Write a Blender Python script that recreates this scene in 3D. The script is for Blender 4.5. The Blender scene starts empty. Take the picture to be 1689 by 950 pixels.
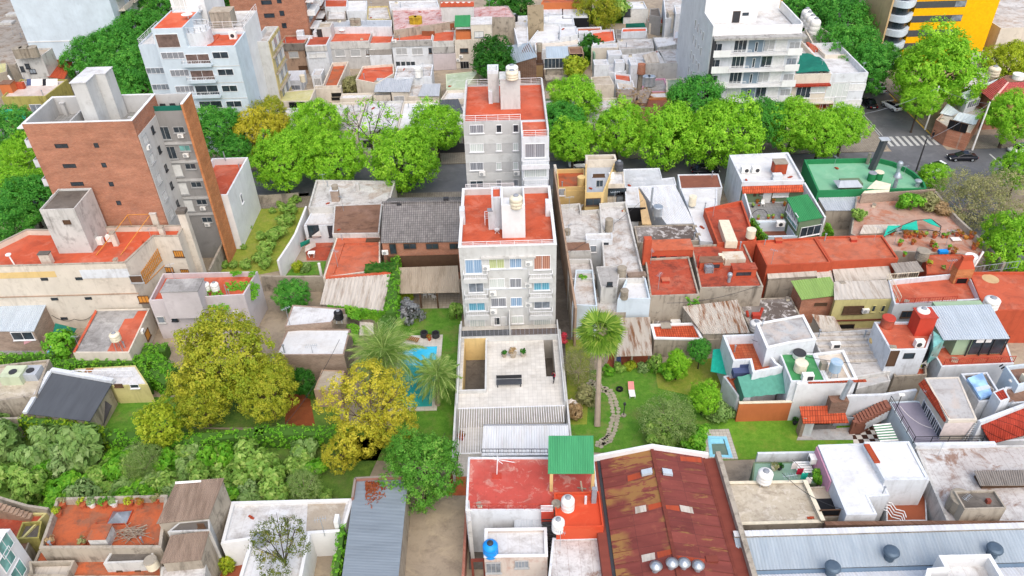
import bpy,math,random
from mathutils import Vector as V_,Matrix as M_,noise
U8,U9,U5=V_,M_,noise
R=math.radians
C=bpy.context.scene.collection
SC=bpy.context.scene
FPX,PITCH,ROLL,CAMH=1272.7,R(37.2),R(-1.67),65.0
fw=U8((0,math.cos(PITCH),-math.sin(PITCH)));_r=U8((1,0,0));_u=U8((0,math.sin(PITCH),math.cos(PITCH)))
rt=_r*math.cos(ROLL)+_u*math.sin(ROLL);up=-_r*math.sin(ROLL)+_u*math.cos(ROLL)
cam=bpy.data.objects.new('camera',bpy.data.cameras.new('camera'));C.objects.link(cam)
cam.matrix_world=U9(((rt.x,up.x,-fw.x,0),(rt.y,up.y,-fw.y,0),(rt.z,up.z,-fw.z,CAMH),(0,0,0,1)))
cam.data.sensor_fit='HORIZONTAL';cam.data.sensor_width=36.0
cam.data.lens=36.0*FPX/1689.0;cam.data.clip_start=.5;cam.data.clip_end=3000
SC.camera=cam
SC.view_settings.view_transform='Standard';SC.view_settings.look='None'
SC.view_settings.exposure=0.74;SC.view_settings.gamma=1.0
SUN_EL,SUN_AZ=R(54),R(163)
wd=bpy.data.worlds.new('World');SC.world=wd;wd.use_nodes=True
nt=wd.node_tree;bg=nt.nodes['Background']
sky=nt.nodes.new('ShaderNodeTexSky');sky.sky_type='NISHITA';sky.sun_disc=False
sky.sun_elevation=SUN_EL;sky.sun_rotation=SUN_AZ;sky.air_density=1.0;sky.dust_density=3.0;sky.ozone_density=0.6
nt.links.new(sky.outputs[0],bg.inputs[0]);bg.inputs[1].default_value=0.15
sun=bpy.data.objects.new('sun',bpy.data.lights.new('sun','SUN'));C.objects.link(sun)
sun.data.energy=1.35;sun.data.angle=R(85);sun.data.color=(1,.95,.88)
sd=U8((math.sin(SUN_AZ)*math.cos(SUN_EL),math.cos(SUN_AZ)*math.cos(SUN_EL),math.sin(SUN_EL)))
sun.rotation_euler=(-sd).to_track_quat('-Z','Y').to_euler()
SC.cycles.max_bounces=5;SC.cycles.diffuse_bounces=3;SC.cycles.glossy_bounces=2;SC.cycles.transmission_bounces=2
SC.cycles.transparent_max_bounces=4;SC.cycles.caustics_reflective=False;SC.cycles.caustics_refractive=False
_F=[0,0,1.0]
def F(ox,oy,s):_F[:]=[ox,oy,s]
def TL(c,r):F((0,420,840,1260)[c],(0,310,630)[r],.33673)
def px(x,y):return(_F[0]+x*_F[2],_F[1]+y*_F[2])
def ray(x,y):
 X,Y=px(x,y);return fw*FPX+rt*(X-844.5)-up*(Y-475)
def P(x,y,z=0.0):
 d=ray(x,y);t=(CAMH-z)/-d.z
 return U8((d.x*t,d.y*t,z))
def PY(x,y,Y):
 d=ray(x,y);t=Y/d.y
 return U8((d.x*t,Y,CAMH+d.z*t))
def PX(x,y,X):
 d=ray(x,y);t=X/d.x
 return U8((X,d.y*t,CAMH+d.z*t))
def Zof(top,bot,zb=0.0):
 return PY(top[0],top[1],P(bot[0],bot[1],zb).y).z
class MB:
 def __init__(s):s.v=[];s.f=[];s.m=[];s.mi=0
 def add(s,vs,fs):
  b=len(s.v);s.v+=[tuple(v)for v in vs]
  for f in fs:s.f.append([i+b for i in f]);s.m.append(s.mi)
  return s
 def box(s,x0,x1,y0,y1,z0,z1):
  return s.add([(x0,y0,z0),(x1,y0,z0),(x1,y1,z0),(x0,y1,z0),(x0,y0,z1),(x1,y0,z1),(x1,y1,z1),(x0,y1,z1)],[(3,2,1,0),(4,5,6,7),(0,1,5,4),(1,2,6,5),(2,3,7,6),(3,0,4,7)])
 def J7(s,pl,z0,z1):
  n=len(pl)
  return s.add([(p[0],p[1],z0)for p in pl]+[(p[0],p[1],z1)for p in pl],[tuple(range(n-1,-1,-1)),tuple(range(n,2*n))]+[(i,(i+1)%n,n+(i+1)%n,n+i)for i in range(n)])
 def G6(s,q,t):
  q=[U8(p)for p in q]
  return s.add([p-U8((0,0,t))for p in q]+q,[(3,2,1,0),(4,5,6,7),(0,1,5,4),(1,2,6,5),(2,3,7,6),(3,0,4,7)])
 def cyl(s,x,y,z0,z1,r0,r1=None,n=14,capb=True):
  r1=r0 if r1 is None else r1
  vs=[(x+r0*math.cos(6.2832*i/n),y+r0*math.sin(6.2832*i/n),z0)for i in range(n)]
  vs+=[(x+r1*math.cos(6.2832*i/n),y+r1*math.sin(6.2832*i/n),z1)for i in range(n)]
  return s.add(vs,[tuple(range(n-1,-1,-1)),tuple(range(n,2*n))]+[(i,(i+1)%n,n+(i+1)%n,n+i)for i in range(n)])
 def J8(s,x,y,prof,n=16):
  vs=[];fs=[]
  for(r,z)in prof:vs+=[(x+r*math.cos(6.2832*i/n),y+r*math.sin(6.2832*i/n),z)for i in range(n)]
  for k in range(len(prof)-1):
   for i in range(n):fs.append((k*n+i,k*n+(i+1)%n,(k+1)*n+(i+1)%n,(k+1)*n+i))
  fs.append(tuple(range(n-1,-1,-1)));fs.append(tuple(range((len(prof)-1)*n,len(prof)*n)))
  return s.add(vs,fs)
 def J9(s,p,q,r,r2=None,n=6):
  p=U8(p);q=U8(q);d=q-p
  if d.length<1e-5:return s
  r2=r if r2 is None else r2
  a=d.orthogonal().normalized();b=d.normalized().cross(a)
  vs=[p+(a*math.cos(6.2832*i/n)+b*math.sin(6.2832*i/n))*r for i in range(n)]
  vs+=[q+(a*math.cos(6.2832*i/n)+b*math.sin(6.2832*i/n))*r2 for i in range(n)]
  return s.add(vs,[tuple(range(n-1,-1,-1)),tuple(range(n,2*n))]+[(i,(i+1)%n,n+(i+1)%n,n+i)for i in range(n)])
 def bar(s,p,q,w,h):
  p=U8(p);q=U8(q);d=(q-p).normalized()
  a=d.cross(U8((0,0,1)))
  a=U8((1,0,0))if a.length<1e-3 else a.normalized()
  b=a.cross(d)
  vs=[]
  for c in(p,q):vs+=[c-a*w/2-b*h/2,c+a*w/2-b*h/2,c+a*w/2+b*h/2,c-a*w/2+b*h/2]
  return s.add(vs,[(0,1,2,3),(7,6,5,4),(0,4,5,1),(1,5,6,2),(2,6,7,3),(3,7,4,0)])
 def ring(s,po,pi,z0,z1):
  n=len(po)
  vs=[(p[0],p[1],z0)for p in po]+[(p[0],p[1],z1)for p in po]+[(p[0],p[1],z0)for p in pi]+[(p[0],p[1],z1)for p in pi]
  fs=[]
  for i in range(n):
   j=(i+1)%n
   fs+=[(i,j,n+j,n+i),(n+i,n+j,3*n+j,3*n+i),(2*n+j,2*n+i,3*n+i,3*n+j),(j,i,2*n+i,2*n+j)]
  return s.add(vs,fs)
 def J0(s,name,mat,parent=None,smooth=False,loc=None):
  me=bpy.data.meshes.new(name)
  o0=U8(loc)if loc is not None else(U8(parent['_w'])if parent is not None and '_w' in parent else U8((0,0,0)))
  me.from_pydata([(v[0]-o0 .x,v[1]-o0 .y,v[2]-o0 .z)for v in s.v],[],s.f)
  mats=mat if isinstance(mat,(list,tuple))else[mat]
  for m in mats:me.materials.append(MAT(m))
  if len(mats)>1:me.polygons.foreach_set('material_index',s.m)
  if smooth:me.polygons.foreach_set('use_smooth',[True]*len(s.f))
  me.update()
  o=bpy.data.objects.new(name,me);C.objects.link(o)
  if parent is not None:
   o.parent=parent;o['_w']=tuple(o0)
   if loc is not None:o.location=o0-U8(parent['_w'])
  elif loc is not None:o.location=o0;o['_w']=tuple(o0)
  else:o['_w']=(0.,0.,0.)
  return o
def tag(o,label,cat,group=None,kind=None):
 if label:o['label']=label
 if cat:o['category']=cat
 if group:o['group']=group
 if kind:o['kind']=kind
 return o
def Q1(name,label,cat,loc,rz=0,group=None):
 o=bpy.data.objects.new(name,None);C.objects.link(o);o.empty_display_size=.3
 o.location=loc;o.rotation_euler=(0,0,rz);o['_w']=tuple(loc)
 return tag(o,label,cat,group)
def dup(o,loc,rz=0,sc=1.0,label=None,group=None):
 def cp(a,par):
  b=a.copy();C.objects.link(b)
  if par is not None:b.parent=par
  for ch in a.children:cp(ch,b)
  return b
 r=cp(o,None);r.location=loc;r.rotation_euler=(0,0,rz)
 r.scale=(sc,)*3 if isinstance(sc,(int,float))else sc
 r['_w']=tuple(loc)
 if label:r['label']=label
 if group:r['group']=group
 return r
def Q5(pl,d):
 n=len(pl);out=[]
 ar=sum(pl[i][0]*pl[(i+1)%n][1]-pl[(i+1)%n][0]*pl[i][1]for i in range(n))
 sg=1 if ar>0 else-1
 for i in range(n):
  a=U8(pl[i-1][:2]);b=U8(pl[i][:2]);c=U8(pl[(i+1)%n][:2])
  u=(b-a).normalized();v=(c-b).normalized()
  nu=U8((-u.y,u.x))*sg;nv=U8((-v.y,v.x))*sg
  m=nu+nv;k=m.dot(nu)
  out.append(b+m*(d/k if abs(k)>.15 else d))
 return out
def ccw(pl):
 n=len(pl)
 return pl if sum(pl[i][0]*pl[(i+1)%n][1]-pl[(i+1)%n][0]*pl[i][1]for i in range(n))>0 else pl[::-1]
def lin(h,k=1.0):
 h=h.lstrip('#');o=[]
 for i in(0,2,4):
  c=int(h[i:i+2],16)/255;o.append((c/12.92 if c<=.04045 else((c+.055)/1.055)**2.4)*k)
 return(*o,1)
_MATS={};_DEF={}
def MAT(k):
 if k not in _MATS:
  fn,a,kw=_DEF[k];m=bpy.data.materials.new(k);m.use_nodes=True;fn(m,*a,**kw);_MATS[k]=m
 return _MATS[k]
class NT:
 def __init__(s,m):
  s.t=m.node_tree;s.b=s.t.nodes['Principled BSDF'];s.b.inputs['Specular IOR Level'].default_value=.25
 def n(s,t,**kw):
  o=s.t.nodes.new(t)
  for k,v in kw.items():setattr(o,k,v)
  return o
 def l(s,a,b):s.t.links.new(a,b)
 def co(s,sc=(1,1,1)):
  a=s.n('ShaderNodeTexCoord');m=s.n('ShaderNodeMapping');m.inputs['Scale'].default_value=sc
  g=s.n('ShaderNodeNewGeometry')if True else None
  s.l(g.outputs['Position'],m.inputs[0]);return m.outputs[0]
 def noise(s,scale,detail=4,rough=.6,sc=(1,1,1),dist=0):
  o=s.n('ShaderNodeTexNoise');o.inputs['Scale'].default_value=scale;o.inputs['Detail'].default_value=detail
  o.inputs['Roughness'].default_value=rough;o.inputs['Distortion'].default_value=dist
  s.l(s.co(sc),o.inputs[0]);return o.outputs[0]
 def ramp(s,v,a,b,lo=0.,hi=1.):
  o=s.n('ShaderNodeMapRange');s.l(v,o.inputs[0]);o.inputs[1].default_value=a;o.inputs[2].default_value=b
  o.inputs[3].default_value=lo;o.inputs[4].default_value=hi;return o.outputs[0]
 def mix(s,f,a,b,mode='MIX'):
  o=s.n('ShaderNodeMix',data_type='RGBA',blend_type=mode)
  for i,v in((0,f),(6,a),(7,b)):
   if isinstance(v,bpy.types.NodeSocket):s.l(v,o.inputs[i])
   else:o.inputs[i].default_value=v
  return o.outputs[2]
 def math(s,op,a,b=0.):
  o=s.n('ShaderNodeMath',operation=op)
  for i,v in((0,a),(1,b)):
   if isinstance(v,bpy.types.NodeSocket):s.l(v,o.inputs[i])
   else:o.inputs[i].default_value=v
  return o.outputs[0]
 def bump(s,h,st=.3,d=.05):
  o=s.n('ShaderNodeBump');o.inputs['Strength'].default_value=st;o.inputs['Distance'].default_value=d
  s.l(h,o.inputs['Height']);s.l(o.outputs[0],s.b.inputs['Normal'])
 def out(s,col,rough=.85):
  if isinstance(col,bpy.types.NodeSocket):s.l(col,s.b.inputs['Base Color'])
  else:s.b.inputs['Base Color'].default_value=col
  s.b.inputs['Roughness'].default_value=rough
def D(k,fn,*a,**kw):_DEF[k]=(fn,a,kw)
def U4(m,col,rough=.6,metal=0.,k=1.):
 t=NT(m);v=t.ramp(t.noise(2.2,5),.3,.7,.82,1.05)
 c=t.mix(1.,lin(col,k),v,'MULTIPLY');t.out(c,rough);t.b.inputs['Metallic'].default_value=metal
def U0(m,col,dirt='#6b6358',amt=.45,k=.82):
 t=NT(m)
 v=t.ramp(t.noise(.35,5),.25,.75,.84,1.06)
 c=t.mix(1.,lin(col,k),v,'MULTIPLY')
 st=t.ramp(t.noise(1.0,5,.6,(1.5,1.5,.28),.7),.48,.72,0,amt*.85)
 st=t.math('MULTIPLY',st,t.ramp(t.noise(.22,3),.42,.58,.15,1.))
 c=t.mix(st,c,lin(dirt,.8))
 pt=t.ramp(t.noise(.9,8,.7),.53,.68,0,amt*.75)
 c=t.mix(pt,c,lin(dirt,.9));t.out(c,.9);t.bump(t.noise(14,3),.15,.02)
def U1(m,col,worn='#c9b6a6',dark='#4a3b34',wa=.5,da=.5,seam=0.,ws=.35,k=.82,ax=0):
 t=NT(m)
 v=t.ramp(t.noise(.22,6),.25,.75,.80,1.08)
 c=t.mix(1.,lin(col,k),v,'MULTIPLY')
 w=t.ramp(t.noise(ws,9,.68,dist=.6),.52,.60,0,wa);c=t.mix(w,c,lin(worn,.85))
 d=t.ramp(t.noise(.5,9,.72,(1,1.3,1),.4),.49,.68,0,da);c=t.mix(d,c,lin(dark))
 f=t.ramp(t.noise(3.5,6,.7),.52,.68,0,.5*max(wa,da));c=t.mix(f,c,lin(dark,1.3));c=t.mix(t.ramp(t.noise(.13,3,.5,dist=1.),.5,.62,0,.22),c,lin(worn,.8))
 if seam>0:
  sx=t.n('ShaderNodeSeparateXYZ');t.l(t.co(),sx.inputs[0])
  fr=t.math('FRACT',t.math('DIVIDE',sx.outputs[ax],1.05));s_=t.math('LESS_THAN',fr,.05)
  c=t.mix(t.math('MULTIPLY',s_,seam),c,lin(dark,1.6))
 t.out(c,.8);t.bump(t.noise(5,6,.7),.25,.03)
def G8(m,a,b,mortar='#9c8f84',s=1.0):
 t=NT(m);sx=t.n('ShaderNodeSeparateXYZ');t.l(t.co(),sx.inputs[0])
 cb=t.n('ShaderNodeCombineXYZ');t.l(t.math('ADD',sx.outputs[0],sx.outputs[1]),cb.inputs[0]);t.l(sx.outputs[2],cb.inputs[1])
 br=t.n('ShaderNodeTexBrick');t.l(cb.outputs[0],br.inputs[0]);br.inputs['Scale'].default_value=1
 br.inputs['Brick Width'].default_value=.27*s;br.inputs['Row Height'].default_value=.085*s;br.inputs['Mortar Size'].default_value=.009*s
 br.inputs['Color1'].default_value=lin(a,.8);br.inputs['Color2'].default_value=lin(b,.8);br.inputs['Mortar'].default_value=lin(mortar,.8)
 v=t.ramp(t.noise(.5,6,.6,(1,1,2.5)),.3,.7,.75,1.15);c=t.mix(1.,br.outputs[0],v,'MULTIPLY')
 pt=t.ramp(t.noise(.35,7,.7),.56,.75,0,.35);c=t.mix(pt,c,lin('#7b6a60',.8))
 t.out(c,.9);t.bump(br.outputs[1],-.3,.02)
def U2(m,col,stain='#8a6a4c',amt=.4,rough=.5,k=.8,ax=0,pitch=0.,per=.2):
 t=NT(m);sc=(.35,2.5,1)if ax else(2.5,.35,1)
 c=t.mix(1.,lin(col,k),t.ramp(t.noise(.5,5,.6,sc),.25,.75,.82,1.06),'MULTIPLY')
 c=t.mix(t.ramp(t.noise(.7,8,.7,sc),.48,.62,0,amt),c,lin(stain,.8))
 t.out(c,rough)
 if pitch:
  sx=t.n('ShaderNodeSeparateXYZ');t.l(t.co(),sx.inputs[0])
  t.bump(t.math('SINE',t.math('MULTIPLY',sx.outputs[ax],6.2832/per)),pitch,.04)
def m_tile(m,a,b,ax=0,bw=.3,rh=.42):
 t=NT(m);sx=t.n('ShaderNodeSeparateXYZ');t.l(t.co(),sx.inputs[0])
 cb=t.n('ShaderNodeCombineXYZ');t.l(sx.outputs[ax],cb.inputs[0]);t.l(sx.outputs[1-ax],cb.inputs[1])
 br=t.n('ShaderNodeTexBrick');br.offset=0;t.l(cb.outputs[0],br.inputs[0]);br.inputs['Scale'].default_value=1
 br.inputs['Brick Width'].default_value=bw;br.inputs['Row Height'].default_value=rh;br.inputs['Mortar Size'].default_value=.025
 br.inputs['Mortar Smooth'].default_value=.4
 br.inputs['Color1'].default_value=lin(a,.8);br.inputs['Color2'].default_value=lin(b,.8);br.inputs['Mortar'].default_value=lin(b,.3)
 c=t.mix(1.,br.outputs[0],t.ramp(t.noise(.8,6,.65),.3,.7,.72,1.12),'MULTIPLY')
 t.out(c,.7)
 w=t.math('SINE',t.math('MULTIPLY',sx.outputs[ax],6.2832/bw));t.bump(w,.5,.05)
def U3(m,a,b,c2,tr=.42):
 t=NT(m);at=t.n('ShaderNodeAttribute',attribute_name='tint');g=t.n('ShaderNodeNewGeometry')
 f=t.math('ADD',t.math('MULTIPLY',at.outputs['Fac'],.7),t.math('MULTIPLY',g.outputs['Random Per Island'],.3))
 r=t.n('ShaderNodeValToRGB');t.l(f,r.inputs[0])
 r.color_ramp.elements[0].color=lin(a);r.color_ramp.elements[0].position=.1
 r.color_ramp.elements[1].color=lin(c2);r.color_ramp.elements[1].position=.95
 e=r.color_ramp.elements.new(.55);e.color=lin(b)
 t.l(r.outputs[0],t.b.inputs['Base Color']);t.b.inputs['Roughness'].default_value=.55
 tl=t.n('ShaderNodeBsdfTranslucent');t.l(r.outputs[0],tl.inputs[0])
 mx=t.n('ShaderNodeMixShader');mx.inputs[0].default_value=tr
 t.l(t.b.outputs[0],mx.inputs[1]);t.l(tl.outputs[0],mx.inputs[2])
 t.l(mx.outputs[0],t.t.nodes['Material Output'].inputs[0])
def G5(m,a,b,dirt,da=.4,k=1.):
 t=NT(m);c=t.mix(t.ramp(t.noise(1.2,8,.75),.35,.65),lin(a,k),lin(b,k))
 c=t.mix(t.ramp(t.noise(9,4,.7),.4,.7,0,.45),c,lin(a,k*.5))
 c=t.mix(t.ramp(t.noise(.45,8,.7),.5,.66,0,da),c,lin(dirt,.8));t.out(c,.95);t.bump(t.noise(18,4,.7),.8,.06)
def G9(m,col='#2a3238',rough=.12):
 t=NT(m);c=t.mix(t.ramp(t.noise(.9,2),.35,.65),lin(col),lin(col,1.9));t.out(c,rough);t.b.inputs['Specular IOR Level'].default_value=.6
def G7(m,a,b):
 t=NT(m);sx=t.n('ShaderNodeSeparateXYZ');t.l(t.co(),sx.inputs[0])
 w=t.math('SINE',t.math('MULTIPLY',t.math('ADD',sx.outputs[0],sx.outputs[1]),26))
 c=t.mix(t.ramp(w,-1,1),lin(a),lin(b));t.out(c,.25);t.b.inputs['Specular IOR Level'].default_value=.5
def m_water(m,a,b):
 t=NT(m);c=t.mix(t.ramp(t.noise(.8,4),.3,.7),lin(a),lin(b));t.out(c,.06);t.bump(t.noise(3,3),.15,.03)
def m_check(m,a,b,s):
 t=NT(m);ck=t.n('ShaderNodeTexChecker');t.l(t.co(),ck.inputs[0]);ck.inputs['Scale'].default_value=1/s
 ck.inputs[1].default_value=lin(a);ck.inputs[2].default_value=lin(b)
 c=t.mix(1.,ck.outputs[0],t.ramp(t.noise(1.2,6),.3,.7,.75,1.05),'MULTIPLY');t.out(c,.8)
def m_pave(m,a,b,s=.4,mort=.02,k=.8,dark='#4d463f'):
 t=NT(m);br=t.n('ShaderNodeTexBrick');br.offset=0;t.l(t.co(),br.inputs[0]);br.inputs['Scale'].default_value=1
 br.inputs['Brick Width'].default_value=s;br.inputs['Row Height'].default_value=s;br.inputs['Mortar Size'].default_value=mort
 br.inputs['Color1'].default_value=lin(a,k);br.inputs['Color2'].default_value=lin(b,k);br.inputs['Mortar'].default_value=lin(b,k*.6)
 c=t.mix(1.,br.outputs[0],t.ramp(t.noise(.5,7,.65),.3,.7,.78,1.06),'MULTIPLY')
 c=t.mix(t.ramp(t.noise(.35,8,.7),.55,.7,0,.4),c,lin(dark,.8));t.out(c,.85)
D('white',U0,'#e6eaed','#7b746a',.38);D('pure',U0,'#f4f4f2','#a39b90',.2)
D('dw',U0,'#d6d4ce','#57514a',.62);D('cream',U0,'#e4dac9','#7a6b58',.38)
D('ow',U0,'#b8ad9c','#4a4239',.85);D('grey',U0,'#cbcac7','#77726c',.3)
D('lgrey',U0,'#dadad6','#8d887f',.4);D('dgrey',U0,'#a09e9b','#55504b',.3)
D('ochre',U0,'#e8c98a','#8d7550',.25);D('yellowwall',U0,'#d9cf8f','#77683f',.35)
D('olive',U0,'#b3a95f','#4f4a2c',.7);D('vivid',U4,'#f7b500',.5);D('pinkwall',U0,'#e3a6bd','#8a7078',.3)
D('greenwall',U0,'#75886a','#4c5a45',.3);D('palegreen',U0,'#cfd9b8','#8d9478',.3)
D('blueshade',U0,'#d9e6ee','#8f989d',.2);D('tanwall',U0,'#b99c84','#4e4239',.6);D('pinkgrey',U0,'#cfc4c4','#8a8080',.3)  # bluish white: sky shade put into white walls; own colour of pale blue ones
D('orangewall',U0,'#d27a4a','#9b5a36',.2);D('redwall',U0,'#c85c3e','#6a2e22',.4);D('mauve',U0,'#d8cfcf','#9b8f8f',.3)
D('red',U1,'#d2603f','#d88d74','#5f3028',.4,.4);D('redold',U1,'#ba543b','#c47c64','#3f2a26',.4,.75)
D('redworn',U1,'#cf5a4e','#d8a898','#7a3830',.6,.35,.25,.9);D('orange',U1,'#d06c4a','#c48a74','#6b4236',.45,.65)
D('terracotta',m_pave,'#cf6f48','#bd5c3a',.42,.02);D('terraold',U1,'#c9683f','#8b6a55','#4d3a30',.6,.6)
D('orangefresh',U1,'#d9502f','#e57a55','#a3381f',.25,.12)
D('wr',U1,'#e4e4e3','#cfc6ba','#6e6054',.45,.5,.2);D('cr',U1,'#ebecec','#d9d5ce','#8b847b',.4,.3,.15)
D('dr',U1,'#dcdad6','#a3876d','#5a4c42',.5,.65,.2);D('stainroof',U1,'#dad8d4','#8c6348','#5a3a2a',.8,.6,.3)
D('pinkroof',U1,'#dcc3bf','#b05a50','#8a4038',.75,.6,.3,.8)
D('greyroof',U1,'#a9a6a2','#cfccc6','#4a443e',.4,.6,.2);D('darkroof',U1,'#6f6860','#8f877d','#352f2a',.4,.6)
D('concrete',U1,'#bcae9a','#d8cfc0','#5a5046',.4,.5);D('beigeroof',U1,'#cbbfa9','#e2dacb','#6a5c4b',.5,.7,0,.9)
D('yardconc',U1,'#ab9c88','#bfae93','#5c5046',.5,.55);D('mossroof',U1,'#cfc98e','#dcd8b8','#6d6a3a',.4,.5)
D('greenroof',U1,'#4d9a5e','#86b88c','#2f6a42',.3,.2);D('terracegreen',U1,'#84c09a','#a3c8a6','#5d9a6e',.35,.25);D('greenpar',U0,'#2f8a55','#1d5a38',.25)
D('lavender',U1,'#9b95a3','#a9a4ae','#6d6874',.3,.3);D('tanroof',U1,'#8d6a55','#a08070','#3c2c24',.4,.7)
D('tilefloor',m_pave,'#e2ddd3','#dbd5ca',.5,.008,.85,'#8a7c6a');D('terracefloor',m_pave,'#d9d2c6','#cbc3b5',.4)
D('greyfloor',m_pave,'#a5a4a0','#979692',.5);D('brownfloor',U1,'#a0563a','#b06a4c','#6b3826',.3,.3)
D('checker',m_check,'#e6e0d4','#4a2f24',.62)
D('brick',G8,'#c6805e','#b26a4c','#b8a694');D('brickorange',G8,'#d78a56','#c4733f','#c39a72',1.2);D('brickdark',G8,'#8f6a55','#75533f');D('bricktan',G8,'#b09a88','#9a8270','#b5aa9e')
D('metalwhite',U2,'#e4e6e8','#b7a894',.25);D('metalgrey',U2,'#c0c5ca','#8f979e',.25);D('metalsteel',U2,'#c8d2d9','#a4aeb6',.2)
D('metalblue',U2,'#8298ac','#6d7f90',.25,pitch=.0);D('bluegrey',U2,'#8f9aa3','#6a737b',.2,ax=1,pitch=.35,per=.16)
D('metalgreen',U2,'#58b077','#479463',.2);D('metalgreen2',U2,'#3f9358','#2f7a45',.2);D('oliveroof',U2,'#8fae5f','#76924c',.25)
D('fibro',U2,'#d5ccbf','#8d7a66',.55,.9);D('fibrobrown',U2,'#9a8676','#6b584a',.5,.9);D('fibrodirty',U2,'#cfc6b8','#8a5c38',.95,.9)
D('thatch',U2,'#b4a590','#857560',.5,.95);D('polycarb',U2,'#dfe9ec','#b7c2c6',.2,.3)
D('rusty',U2,'#8a4638','#7a3c30',.4,.7,ax=1);D('ro',U2,'#b8502f','#8a4030',.5,.7);D('rustochre',U2,'#a8753a','#8a4a34',.6,.7,ax=1)
D('slate',m_tile,'#98938f','#86817e',0,.3,.38);D('clay',m_tile,'#d9633c','#c24f2c',0,.28,.4);D('clayred',m_tile,'#bf4630','#a63824',0,.28,.4)
D('clayx',m_tile,'#cf5636','#b8452a',1,.28,.4);D('clayrose',m_tile,'#c9625c','#b64f4a',0,.28,.4);D('tarblack',U2,'#5d6166','#4a4d52',.3,.8)
D('awning',U4,'#1f9e80',.7);D('greennet',U4,'#1f6b5a',.9);D('teal',U4,'#1fa890',.6);D('canvas',U4,'#54907e',.8);D('vw',U4,'#e3dcd6',.8)
D('mw',U4,'#e8e8e8',.4);D('md',U4,'#3a3a3c',.5);D('steel',U4,'#b6bcc0',.35,.6);D('galv',U4,'#aab2b8',.4,.4);D('black',U4,'#1c1c1e',.5)
D('pw',U4,'#eceae4',.4);D('pc',U4,'#ddd3ba',.5);D('pg',U4,'#8f9399',.5);D('blue',U4,'#1f8fe0',.35)
D('wood',U4,'#9a6b42',.7);D('wd',U4,'#5b4433',.8);D('woodorange',U4,'#c98a3c',.6);D('bark',U4,'#6b5a4a',.95);D('barkdark',U4,'#4a4038',.95);D('barkpale',U4,'#9a8b7a',.95)
D('pot',U4,'#b5603e',.8);D('asb',U0,'#aaa08f','#4f463c',.7);D('yellowtank',U0,'#c9a630','#6a4e20',.6);D('rp',U4,'#b54434',.6)
D('glass',G9);D('glassgreen',G9,'#5c8a84',.15);D('gg',G9,'#6a7076',.15);D('shutter',U4,'#d8d8d4',.5);D('sg',U4,'#a8a9a8',.5)
D('curblue',G7,'#7592b0','#9db4c8');D('curgreen',G7,'#a0aa72','#c2c89c');D('curred',G7,'#94604e','#b88a74');D('curteal',G7,'#4d93ad','#86bccb');D('cw',G7,'#b5bdb8','#d5d8d2');D('curgrey',G7,'#6d7076','#9a9ca0')
D('asphalt',U1,'#6d6e71','#828284','#4b4c4f',.35,.4);D('sidewalk',m_pave,'#a39a8c','#968c7e',.4,.02);D('paint',U4,'#b9b9b5',.7);D('paintyellow',U4,'#cfae4e',.7);D('kerb',U4,'#9b968e',.9)
D('soil',G5,'#8d7a62','#9a8468','#6f5a44',.5,.8);D('lawn',G5,'#528a28','#78a83a','#8d8a52',.62,.75);D('lawnbright',G5,'#629a26','#86b63a','#9aa044',.5,.75);D('weed',G5,'#7f9a2f','#a9ac4a','#a39a5a',.5,.8);D('scrub',G5,'#567c30','#78983f','#7f7a50',.5,.8);D('leaflitter',G5,'#a05a34','#8a4a2c','#6a4a30',.5,.8)
D('poolblue',m_water,'#35b6e0','#52c8ea');D('poolteal',m_water,'#2f9c9a','#38a8a4');D('pooldark',m_water,'#5f7266','#6f8274');D('pooltile',U4,'#8fd0e6',.4)
D('leaf',U3,'#6aa822','#94cc32','#bee84e');D('leafdeep',U3,'#3f8630','#58a63a','#86c450');D('leafolive',U3,'#88a02a','#aeb234','#d0c848');D('leafyellow',U3,'#98a62c','#c2ba38','#dfd04e');D('leafgold',U3,'#7f9f24','#a8b82e','#ccd248')
D('leafdark',U3,'#265a18','#357420','#57962c');D('ls',U3,'#69983c','#94ba54','#c2d678');D('leafgrey',U3,'#688f48','#8aac5c','#b0c884');D('li',U3,'#529824','#78b832','#a8d648');D('leafpalm',U3,'#6a9440','#98b45c','#ccd68c')
D('leafsage',U3,'#6c9050','#8fae68','#b8cc90');D('leaffan',U3,'#557f26','#84a838','#c8cf6a');D('leafdry',U3,'#94784f','#b59a70','#cdb78c');D('leafbush',U3,'#858a58','#a3a26c','#bcb58a');D('leafflower',U3,'#c8405a','#d84a5a','#e86a70');D('leafsilver',U3,'#8a8f90','#9fa2a6','#b8b8bc');D('lu',U3,'#a86a2a','#b8803a','#8a8a2a')
D('skin',U4,'#c99a7a',.6);D('hair',U4,'#2a2018',.7);D('cloth_dark',U4,'#24242a',.9);D('cloth_red',U4,'#b02038',.9);D('carwhite',U4,'#f0f0f0',.2);D('carblack',U4,'#20222a',.15);D('tyre',U4,'#1a1a1a',.9);D('lampred',U4,'#a81818',.3);D('lampwhite',U4,'#f0f0e8',.2)
_WIN={}
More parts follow.
